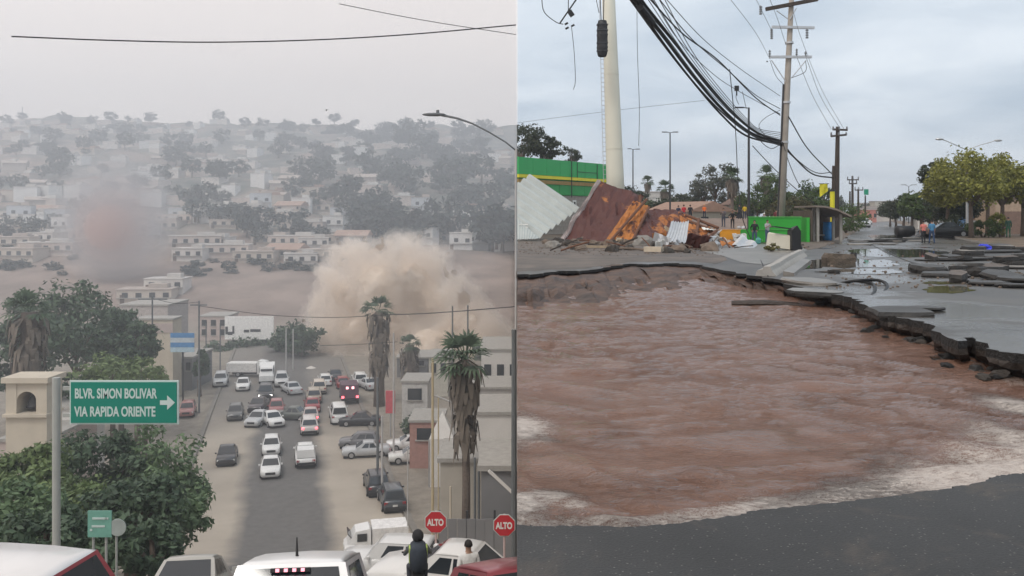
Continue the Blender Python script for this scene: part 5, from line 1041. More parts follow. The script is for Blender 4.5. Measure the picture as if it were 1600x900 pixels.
house(1160, 150, 4, 6, 4.0, (.3, .27, .23), (.33, .22, .18), 'narrow house with a pinkish roof left of the slim lamp', 1.6)
house(1065, 160, 9, 8, 3.4, (.42, .36, .28), (.32, .24, .18), 'tan roofed house above the rusted sheets', 1.0); house(1030, 210, 9, 8, 6.4, (.62, .61, .58), (.5, .48, .45), 'white house among the trees right of the mast', 0); house(1000, 230, 12, 8, 8.2, (.5, .48, .45), (.4, .36, .33), 'grey flat house on the rise behind the mast', 0); house(1016, 180, 8, 7, 4.2, (.45, .42, .36), (.38, .3, .25), 'low tan house under the palms behind the mast', .8)
gl = empty('low_wall', (P(1090, HY, 104).x, 104, 0), label='low brown garden wall across the back of the lot', cat='wall'); one('wall', pm('garden_wall', (.24, .19, .15), .85, .2, 1), gl, 'box', (3, 0, .5), (17, .25, 1.0)); one('coping', CONC, gl, 'box', (3, 0, 1.03), (17.1, .35, .08))
for k in range(6): one('post', CONC, gl, 'box', (-5.2 + k * 3.3, -.05, .6), (.35, .4, 1.2))
BT = [(1118, 150, 11.6, 3.6, 3.4, LGr, 'airy grey green tree standing highest behind the beige house'), (1098, 155, 9.6, 3.0, 3.0, LGr, 'grey green tree left of the airy one'), (1136, 158, 9.4, 3.2, 3.4, LGr, 'grey green tree between the airy one and the palm'), (1184, 140, 7.6, 3.4, 2.9, LM, 'green tree under the single palm'), (1205, 132, 8.4, 3.0, 3.2, LM, 'dense green tree left of the concrete pole'), (1168, 145, 6.2, 2.6, 2.5, LM, 'rounded tree beside the slim lamp post'), (1238, 118, 4.8, 3.4, 2.2, leafmat('leaf_olive', (.03, .032, .014), (.13, .12, .05)), 'olive brown tree right of the concrete pole'), (1262, 126, 7.0, 3.0, 3.0, LM, 'green tree behind the bus shelter'), (1282, 140, 7.2, 3.0, 3.2, LM, 'taller green tree behind the yellow banner'), (1250, 150, 5.6, 4, 2.4, LM, 'spreading tree further behind the shelter'),
      (980, 170, 8.0, 3.4, 3.0, LG, 'dark tree just right of the mast foot'), (1000, 190, 7.6, 2.8, 2.4, LG, 'dark tree right of the first parking lamp'), (1042, 150, 5.8, 2.8, 2.2, LG, 'dark bushy tree below the tall parking lamp'), (1018, 165, 5.0, 3.2, 2.0, LM, 'green clump of trees between the parking lamps'), (1062, 185, 6.6, 2.4, 2.8, LG, 'slender dark tree beside the tan roofed house'), (1076, 190, 7.0, 2.4, 2.8, LG, 'dark tree left of the airy trees'), (1086, 170, 6.2, 2.4, 2.6, LG, 'short dark tree before the airy trees'), (1222, 150, 6.5, 3, 2.8, LG, 'dark tree right behind the concrete pole')]
for i, (px, d, h, rx, rz, lm, lb) in enumerate(BT):
    tree('garden_tree', (P(px, HY, d).x, d, -.05), lb, h, rx, rz, lm, 400 + i, 30, 60 if lm is not LGr else 45, .22, .2, 'garden trees')
fan_palm('palm_tree', (P(1144, HY, 140).x, 140, 0), 'fan palm with round head beside the airy tree', 8.0, 2.2, 1.6, 31, .25); fan_palm('palm_tree', (P(1197, HY, 140).x, 140, 0), 'lone fan palm left of the concrete pole', 8.4, 2.0, 2.0, 32, .22); fan_palm('palm_tree', (P(1040, HY, 175).x, 175, 0), 'palm below the tall parking lamp', 7.4, 2.2, 1.5, 33, .25); fan_palm('palm_tree', (P(1012, HY, 210).x, 210, 0), 'small palm between the parking lamps', 10.0, 1.9, 1.2, 34, .22)
# ---- far end of the street
q = random.Random(5)
FT = [(1350 + i * 9.5 + q.uniform(-2, 2), 420 + 25 * (i % 3), 6 + q.uniform(0, 4)) for i in range(9)] + [(1060 + i * 24 + q.uniform(-6, 6), 300 + 40 * (i % 3), 7 + q.uniform(0, 4)) for i in range(11)]
cm_, C_ = crown_mesh('crown', 900, 4.2, 3.2, 24, 30, .5, LG, .4); tm_ = trunk_mesh('trunk', 3, .25, 0, [Vector(c) + Vector((0, 0, 4.5)) for c in C_[:5]], pm('bark', (.12, .09, .07)), seed=3)
for i, (px, d, h) in enumerate(FT):
    t = empty('far_tree', (P(px, HY, d).x, d, -.3), label='hazy dark tree on the skyline at the far end of the street' if i < 9 else 'hazy dark tree on the skyline behind the gardens', cat='tree', group='skyline trees at the street end' if i < 9 else 'skyline trees behind the gardens'); t.scale = (h / 8,) * 3; t.rotation_euler.z = i
    link('crown', cm_, t, (0, 0, 4.6)); link('trunk', tm_, t)
for i, (px, d, w, h, c) in enumerate(((1362, 330, 8, 5, (.5, .45, .42)), (1376, 360, 9, 6, (.55, .5, .45)), (1385, 420, 11, 9, (.45, .4, .38)), (1368, 480, 14, 9, (.5, .46, .44)), (1358, 300, 5, 4, (.5, .2, .16)))):
    house(px, d, w, 7, h, c, tuple(x * .8 for x in c), ('pale', 'cream', 'tall dull', 'wide', 'small red')[i] + ' building closing the far end of the street', 0, nwin=3)

# ================================================================== THE VALLEY
# ---- hillside town: houses and trees on the far slopes
WALLC = [(.62, .58, .54), (.50, .44, .38), (.66, .65, .63), (.42, .37, .33), (.55, .47, .42), (.46, .48, .50)]
def house_kit(seed, w, dep, h, wall, roofc, gable, parts=True):
    q = random.Random(seed); wm = pm('town_wall_%d' % (seed % 6), wall, .9, .12, .6); rm = pm('town_roof_%d' % (seed % 4), roofc, .9, .15, .6); K = []
    K.append(('wall', MB().box((0, dep / 2, h / 2 - 1.5), (w, dep, h + 3)).mesh('wall', wm)))
    if gable:
        mb = MB(); mb.prism([(-w / 2 - .4, -.5, h), (w / 2 + .4, -.5, h), (w / 2 + .2, dep * .5, h + gable), (-w / 2 - .2, dep * .5, h + gable)], (0, .01, -.2)); mb.prism([(-w / 2 - .4, -.5, h - .05), (-w / 2 - .4, dep * .5, h + gable), (-w / 2 - .4, dep + .5, h - .05)], (w + .8, 0, 0)); K.append(('roof', mb.mesh('roof', rm)))
    else:
        mb = MB(); mb.box((0, dep / 2, h + .1), (w + .4, dep + .4, .22)); mb.box((w * .2, dep * .5, h + .7), (w * .35, dep * .4, 1.0)); K.append(('roof', mb.mesh('roof', rm)))
    if parts:
        n = max(2, int(w / 3))
        for k in range(n): K.append(('window', MB().box(((k + .5) / n * w - w / 2 + .3, -.03, h * (.6 if k % 2 else .62)), (1.3, .12, 1.2)).mesh('window', GLASSD)))
        K.append(('door', MB().box((-w * .40, -.03, 1.05), (1.0, .12, 2.1)).mesh('door', pm('door_brown', (.12, .08, .055), .7))))
        K.append(('ledge', MB().box((0, -.25, h * .42), (w + .2, .5, .16)).mesh('ledge', CONC)))
    return K
kits = [house_kit(i, *a) for i, a in enumerate([(9, 7, 3.4, WALLC[0], (.5, .47, .44), 0), (12, 8, 3.2, WALLC[1], (.42, .36, .32), 0), (7, 7, 5.6, WALLC[2], (.55, .53, .5), 0), (10, 7, 3.0, WALLC[3], (.36, .25, .2), 1.6), (15, 8, 3.6, WALLC[4], (.52, .48, .45), 0), (8, 8, 6.2, WALLC[5], (.5, .5, .5), 0)])]
far_kits = [house_kit(i + 6, *a, parts=False) for i, a in enumerate([(8, 7, 3.2, WALLC[0], (.5, .47, .44), 0), (10, 7, 3.4, WALLC[5], (.4, .42, .46), 0), (7, 6, 5.0, WALLC[2], (.6, .6, .6), 0), (9, 7, 3.0, WALLC[3], (.3, .24, .2), 1.5), (11, 7, 3.2, WALLC[1], (.5, .45, .4), 0)])]
COLN = ['off-white', 'sandy', 'white two-storey', 'brown roofed', 'long pinkish', 'blue grey tall', 'small cream', 'slate roofed', 'white boxy', 'dark roofed', 'tan']
def put_house(kit, ci, px, d, label, group, dz=0.0, rz=0.0):
    p = L(px, d); t = empty('hill_house', p + Vector((0, 0, dz)), rz, label=label, cat='house', group=group)
    for nm, me in kit: link(nm, me, t)
    return t
q = random.Random(101)
NEARH = [(6, 318, 4), (38, 330, 1), (12, 285, 1), (62, 300, 0), (52, 342, 2), (305, 292, 4), (330, 298, 0), (318, 338, 2), (300, 350, 5), (355, 330, 1), (420, 305, 1), (455, 300, 4), (490, 296, 0), (520, 302, 1), (548, 300, 3), (470, 330, 4), (520, 335, 2), (440, 345, 1), (580, 320, 1), (400, 325, 0), (720, 300, 2), (745, 310, 5), (705, 330, 0), (775, 320, 0), (790, 300, 2), (690, 345, 1), (755, 350, 2), (100, 320, 4), (150, 300, 1), (210, 310, 0), (250, 330, 1), (130, 345, 0), (270, 345, 4), (380, 350, 4), (620, 345, 0), (660, 318, 2), (20, 352, 0), (85, 352, 5)]
NEARH = [(a_, b_ - 22, c_) for a_, b_, c_ in NEARH] + [(a_ * 21 + 8, 318 + (a_ % 4) * 9, (a_ * 5) % 6) for a_ in range(38) if not 4 < a_ < 12]
for i, (px, d, k) in enumerate(NEARH):
    side = 'near the frame edge' if px < 110 else 'behind the blurred smudge' if px < 285 else 'above the bare slope' if px < 560 else 'above the dust plume' if px < 690 else 'right of the plume'
    put_house(kits[k], k, px, d, f'{COLN[k]} house low on the hill {side}', 'houses in the lowest hillside rows', q.uniform(-.3, .8), q.uniform(-.35, .35))
for i in range(260):
    d = 360 + (q.random() ** 1.25) * 520; px = q.uniform(-20, 800); k = q.randrange(5)
    if q.random() < .35 and px > 480: continue
    band = 'on the lower half of' if d < 480 else 'half way up' if d < 660 else 'near the ridge of'
    side = 'the left slope' if px < 270 else 'the middle slope' if px < 540 else 'the right slope'
    put_house(far_kits[k], k, px, d, f'{COLN[6 + k]} house {band} {side}', 'hazy houses on the upper hillside', q.uniform(-.2, .8), q.uniform(-.5, .5)).scale = (q.uniform(.8, 1.25),) * 3
LH = leafmat('leaf_hill', (.016, .026, .024), (.055, .075, .065))
hk = []
for i in range(4):
    cm, C = crown_mesh('crown', 600 + i, 4.0, 3.2 + .4 * i, 22, 26, .55, LH, .42); hk.append((cm, trunk_mesh('trunk', 3.0, .25, 0, [Vector(c) + Vector((0, 0, 4.4)) for c in C[:4]], pm('bark', (.12, .09, .07)), seed=i)))
def hill_tree(px, d, s, i, label, group):
    t = empty('hill_tree', L(px, d), i * 1.3, label=label, cat='tree', group=group); t.scale = (s * 1.15, s * 1.15, s)
    cr = link('crown', hk[i % 4][0], t, (0, 0, 4.4)); link('trunk', hk[i % 4][1], t); return t
for i in range(255):
    d = 285 + (q.random() ** 1.1) * 600; px = q.uniform(-20, 800)
    if d < 330 and 80 < px < 280: continue
    if px < 420 and q.random() < .35: continue
    band = 'between the lowest houses' if d < 360 else 'half way up the slope' if d < 600 else 'high on the hazy slope'
    side = 'on the left' if px < 270 else 'in the middle' if px < 540 else 'on the right'
    hill_tree(px, d, q.uniform(.55, 1.5) * (1 + (px > 520) * .25), i, f'dark hillside tree {band} {side}', 'trees on the hillside')
for i, (px, d, s) in enumerate(((550, 880, 1.5), (635, 800, 1.9), (640, 600, 2.4), (660, 560, 2.2), (690, 540, 2.2), (545, 330, 1.3), (610, 310, 1.5), (640, 300, 1.6), (660, 305, 1.5), (590, 335, 1.5), (770, 285, 1.7), (785, 275, 1.9), (800, 280, 2.0), (760, 290, 1.4), (235, 860, 1.3), (455, 860, 1.2), (395, 300, .9), (500, 285, .8), (410, 285, .7), (310, 315, 1.1), (345, 312, 1.2), (370, 308, 1.0), (700, 420, 1.9), (725, 440, 1.7), (610, 420, 1.9), (575, 450, 1.8), (640, 400, 1.7), (500, 420, 1.5), (340, 420, 1.5), (300, 440, 1.2))):
    hill_tree(px, d, s, i, ('broad dark tree mass standing out on the hillside' if s > 1.35 else 'separate dark hillside tree among the pale houses'), 'larger hillside trees')
for i, (px, d, k) in enumerate(((20, 246, 1), (70, 252, 4), (292, 250, 0), (345, 254, 4), (395, 249, 1), (440, 252, 3), (470, 246, 0), (500, 250, 1), (225, 205, 1), (255, 212, 0))):
    put_house(kits[k], k, px, d, f'{COLN[k]} house on the bare slope ' + ('at the frame edge' if px < 110 else 'above the cream building' if px < 280 else 'left of the plume'), 'houses on the bare slope', q.uniform(-.3, .3), q.uniform(-.3, .3))
for i in range(34):
    px, d = (q.uniform(280, 490), q.uniform(232, 264)) if i % 3 else (q.uniform(-10, 120), q.uniform(225, 262)); t = empty('slope_bush', L(px, d), i, label='low dark bush beside the houses on the bare slope', cat='bush', group='bushes on the bare slope'); s_ = q.uniform(.28, .6); t.scale = (s_ * 1.3, s_ * 1.3, s_ * .8)
    link('foliage', hk[i % 4][0], t, (0, 0, 1.2)); link('stem', hk[i % 4][1], t, (0, 0, -2.6))
mst = empty('ridge_mast', L(35, 880), label='thin mast on the left end of the ridge', cat='mast'); one('post', DARKM, mst, 'tube', [(0, 0, 0), (0, 0, 14)], [.5, .25], 6); one('crossbar', DARKM, mst, 'box', (0, 0, 12), (3, .3, .3))

# ---- dust plume: billowing core with a thin veil round it
def plume():
    q = random.Random(12); pts = []
    sil = [(500, 470, 24), (492, 500, 22), (482, 478, 18), (488, 525, 24), (505, 565, 26), (795, 520, 22), (800, 560, 26), (520, 430, 30), (545, 400, 34), (575, 390, 30), (610, 385, 30), (650, 385, 32), (685, 405, 32), (715, 440, 32), (745, 470, 30), (770, 500, 26), (785, 530, 24), (540, 460, 44), (590, 440, 50), (640, 440, 52), (680, 470, 48), (720, 510, 42), (560, 520, 46), (620, 510, 56), (670, 540, 50), (730, 560, 39), (770, 560, 32), (530, 560, 34), (590, 580, 46), (650, 590, 46), (520, 520, 34), (545, 590, 30), (700, 590, 40), (755, 540, 38), (735, 500, 38), (775, 585, 36), (800, 600, 30), (785, 545, 39), (804, 570, 38), (745, 575, 39), (760, 505, 34),  (478, 500, 22), (500, 430, 18)]
    bm = bmesh.new(); bv = bmesh.new(); bw = bmesh.new(); D0 = 158
    for i, (px, py, r) in enumerate(sil):
        d = D0 + q.uniform(-7, 5); c = P(px, py, d); rr = r / F * d
        for b, k in (((bm, .66),) if r >= 40 else ()) + ((bv, 1.06), (bw, 1.30)): bmesh.ops.create_icosphere(b, subdivisions=3, radius=rr * k, matrix=Matrix.Translation(c))
        for j in range(6):
            a = Vector((q.gauss(0, 1), -abs(q.gauss(0, 1)) * .8, q.gauss(0, 1) + .3)).normalized()
            bmesh.ops.create_icosphere(bv, subdivisions=2, radius=rr * q.uniform(.28, .45), matrix=Matrix.Translation(c + a * rr * .85))
    def remesh(b, vox, amp, nm):
        me = bpy.data.meshes.new(nm); b.to_mesh(me); b.free(); o = link(nm, me); md = o.modifiers.new('r', 'REMESH'); md.mode = 'VOXEL'; md.voxel_size = vox
        dg = bpy.context.evaluated_depsgraph_get(); m2 = bpy.data.meshes.new_from_object(o.evaluated_get(dg)); bpy.data.objects.remove(o)
        bb = bmesh.new(); bb.from_mesh(m2); bmesh.ops.smooth_vert(bb, verts=bb.verts, factor=.5, use_axis_x=True, use_axis_y=True, use_axis_z=True); bb.normal_update()
        for v in bb.verts:
            n = mnoise.turbulence(v.co * .22, 4, False) * 1.0 + mnoise.turbulence(v.co * .75, 3, False) * .42 - .2
            v.co += v.normal * (n - .55) * amp
        for f in bb.faces: f.smooth = True
        bb.to_mesh(m2); bb.free(); return m2
    root = empty('dust_plume', P(620, 590, D0), label='billowing tan dust plume rising over the end of the street', cat='dust plume')
    core = remesh(bm, .55, 1.1, 'cloud_core'); veil = remesh(bv, .6, 2.4, 'dust_veil'); veil2 = remesh(bw, .8, 1.8, 'outer_veil'); off = -root.location
    for me in (core, veil, veil2): me.transform(Matrix.Translation(off))
    cmt = pm('dust_tan', (.86, .77, .67), 1.0, .05, .12, 0, spec=0.0); bs_ = cmt.node_tree.nodes['Principled BSDF']
    core.materials.append(cmt); link('cloud_core', core, root); veil.materials.append(volmat('dust_veil_air', (.99, .935, .875), .42, .3)); link('dust_veil', veil, root); veil2.materials.append(volmat('outer_veil_air', (1.0, .95, .89), .09, .2)); link('outer_veil', veil2, root)
plume()
dr = empty('blur_smudge', P(178, 340, 225), label='soft pinkish grey blur smudge hanging before the hillside', cat='smudge'); dr['kind'] = 'stuff'  # a blurred smudge, given body as nested volume layers
for k, (rx, rz, dx, dz, c, dn) in enumerate(((16.5, 18, 0, 0, (.66, .665, .68), .030), (14.5, 15.5, 0, -.5, (.66, .655, .67), .032), (12, 12.5, 0, -1, (.74, .68, .68), .032), (9, 9.5, -.5, -2, (.84, .67, .62), .036), (5.5, 6, -1, -2.5, (.95, .66, .56), .06))):
    bx = MB(); bx.ball((0, 0, 0), (rx, 9, rz), 28, 18); o = link('smudge_layer', bx.mesh('smudge_layer', volmat('smudge_volume', c, dn, .1)), dr); o.location = (dx, k * .05, dz)

# ---- the street below: traffic
DKC, WHC, SIL, REDC, TANC = (.02, .022, .028), (.72, .72, .71), (.45, .46, .47), (.28, .03, .035), (.42, .36, .29)
AWAY, TOW = math.atan(-RS), math.pi + math.atan(-RS)
CARS = [(355, 721, TOW, 'sedan', DKC, 'black sedan alone in the dusty lane', None), (424, 707, TOW, 'hatch', WHC, 'white hatchback, farther of the oncoming white pair', None), (423, 740, TOW, 'sedan', WHC, 'white sedan, nearer of the oncoming white pair', None),
        (368, 653, TOW, 'hatch', (.10, .10, .10), 'dull dark hatchback beyond the black sedan', None), (415, 622, TOW, 'suv', DKC, 'dark oncoming car with both headlights shining', 'head'), (404, 640, TOW - .2, 'sedan', (.05, .04, .045), 'dark car just behind the clustered oncoming cars', None), (404, 662, TOW - .35, 'sedan', SIL, 'silver car turning in the oncoming cluster', None), (425, 663, TOW + .3, 'sedan', WHC, 'pale car with red front in the oncoming cluster', None), (432, 645, TOW, 'hatch', (.3, .1, .1), 'dull red car in the oncoming cluster', None),
        (345, 601, TOW, 'suv', SIL, 'pale car parked by the left kerb far down', None), (456, 655, AWAY + 1.2, 'sedan', (.12, .13, .12), 'dark green car crossing at the median', None),
        (477, 722, AWAY, 'pickup', WHC, 'white pickup truck with red tail, rearmost of the departing line', None), (483, 674, AWAY, 'suv', (.62, .58, .56), 'pinkish white car in the middle of the departing line', 'brake'), (485, 656, AWAY, 'sedan', (.5, .4, .38), 'third car of the departing line', 'brake'), (488, 640, AWAY, 'sedan', REDC, 'red car in the departing line', None), (490, 626, AWAY, 'suv', TANC, 'tan car further up the departing line', None), (498, 612, AWAY, 'suv', (.6, .52, .44), 'cream car near the head of the departing line', None),
        (529, 657, AWAY, 'van', WHC, 'white van alone in the right lane', None), (562, 600, AWAY, 'suv', WHC, 'white car beyond the lit truck', None), (575, 606, AWAY + .3, 'sedan', SIL, 'silver car right of the lit truck', None), (562, 664, AWAY + 1.4, 'sedan', DKC, 'black sedan crossing sideways on the right', None),
        (572, 713, AWAY + 1.5, 'sedan', SIL, 'silver sedan parked sideways in the right lot', None), (562, 699, AWAY + 1.4, 'hatch', (.14, .14, .15), 'dark grey car behind the silver sedan', None), (640, 702, AWAY + 1.5, 'sedan', WHC, 'white sedan parked behind the pale poles', None), (645, 722, AWAY + 1.5, 'sedan', (.6, .6, .58), 'dirty white sedan parked nearest the pale poles', None),
        (588, 768, AWAY, 'suv', DKC, 'black off-roader parked on the right shoulder', None), (612, 793, AWAY, 'suv', (.05, .06, .07), 'dark grey off-roader parked behind the black one', None), (455, 613, AWAY + .3, 'sedan', SIL, 'silver car crossing beside the stall umbrellas', None), (440, 601, TOW, 'suv', (.5, .5, .5), 'grey car waiting left of the stall umbrellas', None), (380, 607, TOW, 'sedan', WHC, 'white sedan ahead of the pale kerbside car', None), (508, 600, AWAY, 'hatch', WHC, 'white hatchback at the head of the departing line', None), (524, 592, AWAY, 'sedan', DKC, 'dark sedan left of the lit truck', None), (535, 604, AWAY, 'hatch', REDC, 'small red car close behind the lit truck', None), (300, 600, TOW, 'van', WHC, 'white van left of the road behind the big sign', None), (293, 648, TOW, 'hatch', (.35, .16, .15), 'faded red car half hidden behind the big sign', None), (95, 652, AWAY + .8, 'van', WHC, 'white van between the sign post and the belfry', None)]
for px, py, hd, kd, c, lb, lit in CARS:
    t = car(V(px, py), hd, kd, c, lb, lit, shell=(kd == 'pickup'), name='pickup_truck' if kd == 'pickup' else 'van' if kd == 'van' else 'car', cat='pickup' if kd == 'pickup' else 'van' if kd == 'van' else 'car', scale=1.04)
# truck with lit red lights, box truck, white delivery pickup with box
def box_truck(loc, heading, label, cabc, boxc, lit=False, blen=3.6, bh=2.2):
    t = empty('truck', loc, heading, label=label, cat='truck'); pc, bc = paint(cabc), pm('box_%d' % int(sum(boxc) * 100), boxc, .6)
    mb = MB(); mb.loft([[(-1.0, y, .45), (1.0, y, .45), (1.0, y, z), (.85, y, z + zt), (-.85, y, z + zt), (-1.0, y, z)] for y, z, zt in ((3.1, 1.1, .1), (2.9, 1.25, .12), (2.3, 1.35, .9), (1.3, 1.45, .95), (1.2, 1.4, .9))]); mb.build('cab', pc, t)
    one('windshield', WIN, t, 'box', (0, 2.62, 1.85), (1.6, .06, .72), 0, -.72); 
    for s in (-1, 1): one('side_window', WIN, t, 'box', (s * .98, 1.85, 1.85), (.06, .7, .55))
    one('cargo_box', bc, t, 'box', (0, 1.1 - blen / 2, .75 + bh / 2), (2.15, blen, bh)); one('chassis', TRIM, t, 'box', (0, .2, .55), (1.5, 5.4, .25)); one('bumper', TRIM, t, 'box', (0, 1.05 - blen, .55), (2.1, .15, .25))
    for s in (-1, 1):
        one('taillight', emis('brake_on', (1, .12, .15), 4) if lit else TAIL, t, 'box', (s * .9, 1.02 - blen, .95), (.3, .12, .25)); one('headlight', LAMP, t, 'box', (s * .75, 3.08, .85), (.35, .1, .2))
        for y in (2.35, -1.6): wh = one('wheel', TYRE, t, 'tube', [(s * .78, y, .42), (s * 1.05, y, .42)], .42, 14); one('rim', RIMM, wh, 'tube', [(s * 1.03, y, .42), (s * 1.07, y, .42)], .24, 10)
    if lit:
        for x in (-.35, .35): one('marker_light', emis('marker_on', (1, .45, .5), 3), t, 'box', (x, 1.02 - blen, 2.1), (.28, .1, .28))
    return t
box_truck(V(545, 626), AWAY, 'dark truck with bright red tail lights in the right lane', DKC, (.10, .05, .075), True, 3.4, 1.7)
box_truck(V(417, 594), TOW, 'white box truck coming down at the far crossing', WHC, WHC, blen=3.4, bh=1.6); box_truck(V(392, 587), TOW + 1.3, 'white flat sided truck crossing behind the white box truck', WHC, (.7, .68, .66), blen=4.4, bh=1.3)
t = box_truck(L(604, 58.5) + Vector((0, 0, .02)), AWAY + 1.55, 'white delivery truck with boxy body parked on the right roadside', WHC, (.76, .75, .74), blen=2.6, bh=1.7); t.scale = (.88,) * 3
# nearest vehicles on the slope
SLP = math.atan(-(zl(-4, 16) - zl(-4, 10)) / 6)
def on_slope(px, d, dz=0.0): p = L(px, d); p.z += dz + .05; return p
fc = car(on_slope(478, 12.9, -.14), AWAY * .35, 'suv', (.78, .77, .76), 'white car right below with rear window and roof antenna', pitch=-SLP, scale=1.0)
one('antenna', TRIM, fc, 'tube', [(0, -1.35, 1.7), (0, -1.42, 1.76), (0, -1.5, 1.98)], [.03, .02, .008], 6)
bk = one('brake_light', TRIM, fc, 'box', (0, -1.93, 1.60), (.5, .06, .05))
for k in range(4): one('lamp', emis('brake_led', (1, .35, .42), 1.4), bk, 'box', (-.16 + k * .107, -1.97, 1.60), (.045, .03, .04))
car(on_slope(300, 24.5, -.22), AWAY * .5, 'sedan', (.40, .385, .35), 'beige car further down with only its roof and mirrors showing', pitch=-SLP)
car(on_slope(-60, 14.0, -.13), 1.42, 'suv', (.26, .035, .045), 'maroon car with pale roof parked at the bottom corner', roof=(.66, .64, .63))
car(on_slope(790, 14.0, -.06), .35, 'hatch', (.25, .05, .065), 'dark red car at the bottom of the seam', pitch=-SLP)
car(on_slope(705, 24.5, .15), 1.3, 'sedan', (.66, .65, .63), 'white car side on behind the motorcyclist'); car(on_slope(612, 40, 0), 1.45, 'suv', (.66, .66, .65), 'white station wagon parked above the delivery truck')
# motorcycle and rider
mo = empty('motorcycle', on_slope(653, 20.6, .30), .15, label='dark motorcycle under the rider with the backpack', cat='motorcycle')
for y in (-.62, .68): wh = one('wheel', TYRE, mo, 'tube', [(-.06, y, .3), (.06, y, .3)], .30, 16); one('rim', RIMM, wh, 'tube', [(-.065, y, .3), (.065, y, .3)], .19, 12)
one('tank', paint((.03, .03, .04)), mo, 'ball', (0, .18, .80), (.17, .32, .17), 12, 8, smooth=True); one('seat', TRIM, mo, 'box', (0, -.35, .80), (.26, .75, .1)); one('fork', GALV, mo, 'tube', [(0, .68, .3), (0, .5, .75), (0, .42, 1.05)], .04, 6); one('handlebar', TRIM, mo, 'tube', [(-.36, .40, 1.06), (0, .46, 1.04), (.36, .40, 1.06)], .02, 6); one('engine', DARKM, mo, 'box', (0, .05, .48), (.3, .45, .36)); one('taillight', TAIL, mo, 'box', (0, -.76, .76), (.14, .06, .08)); one('exhaust', GALV, mo, 'tube', [(.16, .1, .35), (.18, -.7, .4)], .045, 6)
def backpack(t, s):
    mb = MB(); mb.loft([[(x * w, y - .24, z) for x, y in ((-.5, -.3), (-.3, -.5), (.3, -.5), (.5, -.3), (.5, .4), (-.5, .4))] for z, w in ((.98, .22), (1.02, .40), (1.3, .42), (1.46, .36), (1.52, .22))]); mb.v = [(x * .95, y * .62 - .06, z) for x, y, z in mb.v]; mb.build('backpack', cloth((.035, .045, .06)), t, True)
    one('helmet', cloth((.02, .02, .022)), t, 'ball', Vector((0, .02, 1.64)) * s, (.135, .15, .15), 14, 9, smooth=True)
    mb = MB()
    for x in (-1, 1): mb.box((x * .19, -.1, 1.26), (.04, .26, .34))
    mb.build('vest_band', cloth((.42, .55, .14)), t)
person(mo.location + Vector((0, -.32 * 0, -.06)), .15, 'person on a motorcycle with dark helmet, grey backpack and lime vest edges', (.10, .11, .12), (.05, .055, .07), 'ride', 1.72, sleeve=1, extra=backpack)
# pedestrian in white behind the motorcycle
person(on_slope(732, 19.0, .1), .4, 'person in a white shirt at the lower edge by the dark red car', (.7, .7, .68), (.1, .1, .12), 'down', 1.68)

# ---- road signs
SG = pm('sign_face_green', (.012, .20, .145), .45, .06, 2, spec=.3); SW = pm('sign_white', (.50, .60, .57), .5, .04, 3); POSTM = pm('post_grey', (.34, .35, .33), .6, .1, 2)
def text(par, s, size, x, y, z, m, rx=math.pi / 2, bold=.0, wid=None, align='LEFT'):
    cu = bpy.data.curves.new('lettering', 'FONT'); cu.body = s; cu.size = size; cu.extrude = .004; cu.offset = bold; cu.align_x = align
    tmp = bpy.data.objects.new('tmp', cu); COL.objects.link(tmp); bpy.context.view_layer.update(); me = bpy.data.meshes.new_from_object(tmp.evaluated_get(bpy.context.evaluated_depsgraph_get())); bpy.data.objects.remove(tmp)
    xs = [v.co.x for v in me.vertices]; k = wid / (max(xs) - min(xs)) if wid else 1
    for v in me.vertices: v.co.x *= k
    me.materials.append(m); o = link('lettering', me, par, (x, y, z)); o.rotation_euler.x = rx; return o
ds_ = 20.0; px2m = ds_ / F
sg = empty('road_sign', on_slope(88, ds_), label='big green road sign with two lines and an arrow on a grey post', cat='road sign'); b0 = sg.location
def sp(px, py): return P(px, py, ds_) - b0
one('post', POSTM, sg, 'tube', [(0, 0, -.2), sp(88, 590)], .085, 12); a, b = sp(113, 661), sp(282, 593); ctr = (a + b) / 2; wd, hg = b.x - a.x, b.z - a.z
one('panel', SW, sg, 'box', (ctr.x, -.10, ctr.z), (wd, .04, hg)); one('face', SG, sg, 'box', (ctr.x, -.125, ctr.z), (wd - .07, .03, hg - .07))
for z_ in (.3, -.3): one('bracket', POSTM, sg, 'box', (ctr.x - wd * .3, -.04, ctr.z + z_), (wd * .55, .07, .08))
text(sg, 'BLVR. SIMON BOLIVAR', .30, a.x + .12, -.142, ctr.z + .10, SW, wid=1.82, bold=.008); text(sg, 'VIA RAPIDA ORIENTE', .30, a.x + .12, -.142, ctr.z - .30, SW, wid=1.80, bold=.008)
x0 = b.x - .40; mb = MB(); mb.prism([(x0, -.142, ctr.z - .05), (x0 + .16, -.142, ctr.z - .05), (x0 + .16, -.142, ctr.z - .16), (x0 + .33, -.142, ctr.z), (x0 + .16, -.142, ctr.z + .16), (x0 + .16, -.142, ctr.z + .05), (x0, -.142, ctr.z + .05)], (0, -.006, 0)); mb.build('arrow', SW, sg)
d2 = 18.0
s2 = empty('route_sign', on_slope(157, d2), label='small faded green sign on two thin posts under the trees', cat='road sign'); b0 = s2.location; f2 = lambda px, py: P(px, py, d2) - b0
for px_ in (146, 166): one('post', POSTM, s2, 'tube', [f2(px_, 930), f2(px_, 805)], .025, 6)
a, b = f2(139, 838), f2(176, 797); one('panel', pm('sign_faded', (.16, .36, .29), .5, .15, 6), s2, 'box', ((a.x + b.x) / 2, -.04, (a.z + b.z) / 2), (b.x - a.x, .03, b.z - a.z))
for k, (u, v, w_) in enumerate(((.5, .72, .6), (.45, .42, .55), (.82, .72, .12), (.15, .28, .1))): one('lettering', SW, s2, 'box', (a.x + (b.x - a.x) * u, -.06, a.z + (b.z - a.z) * v), ((b.x - a.x) * w_, .01, .04))
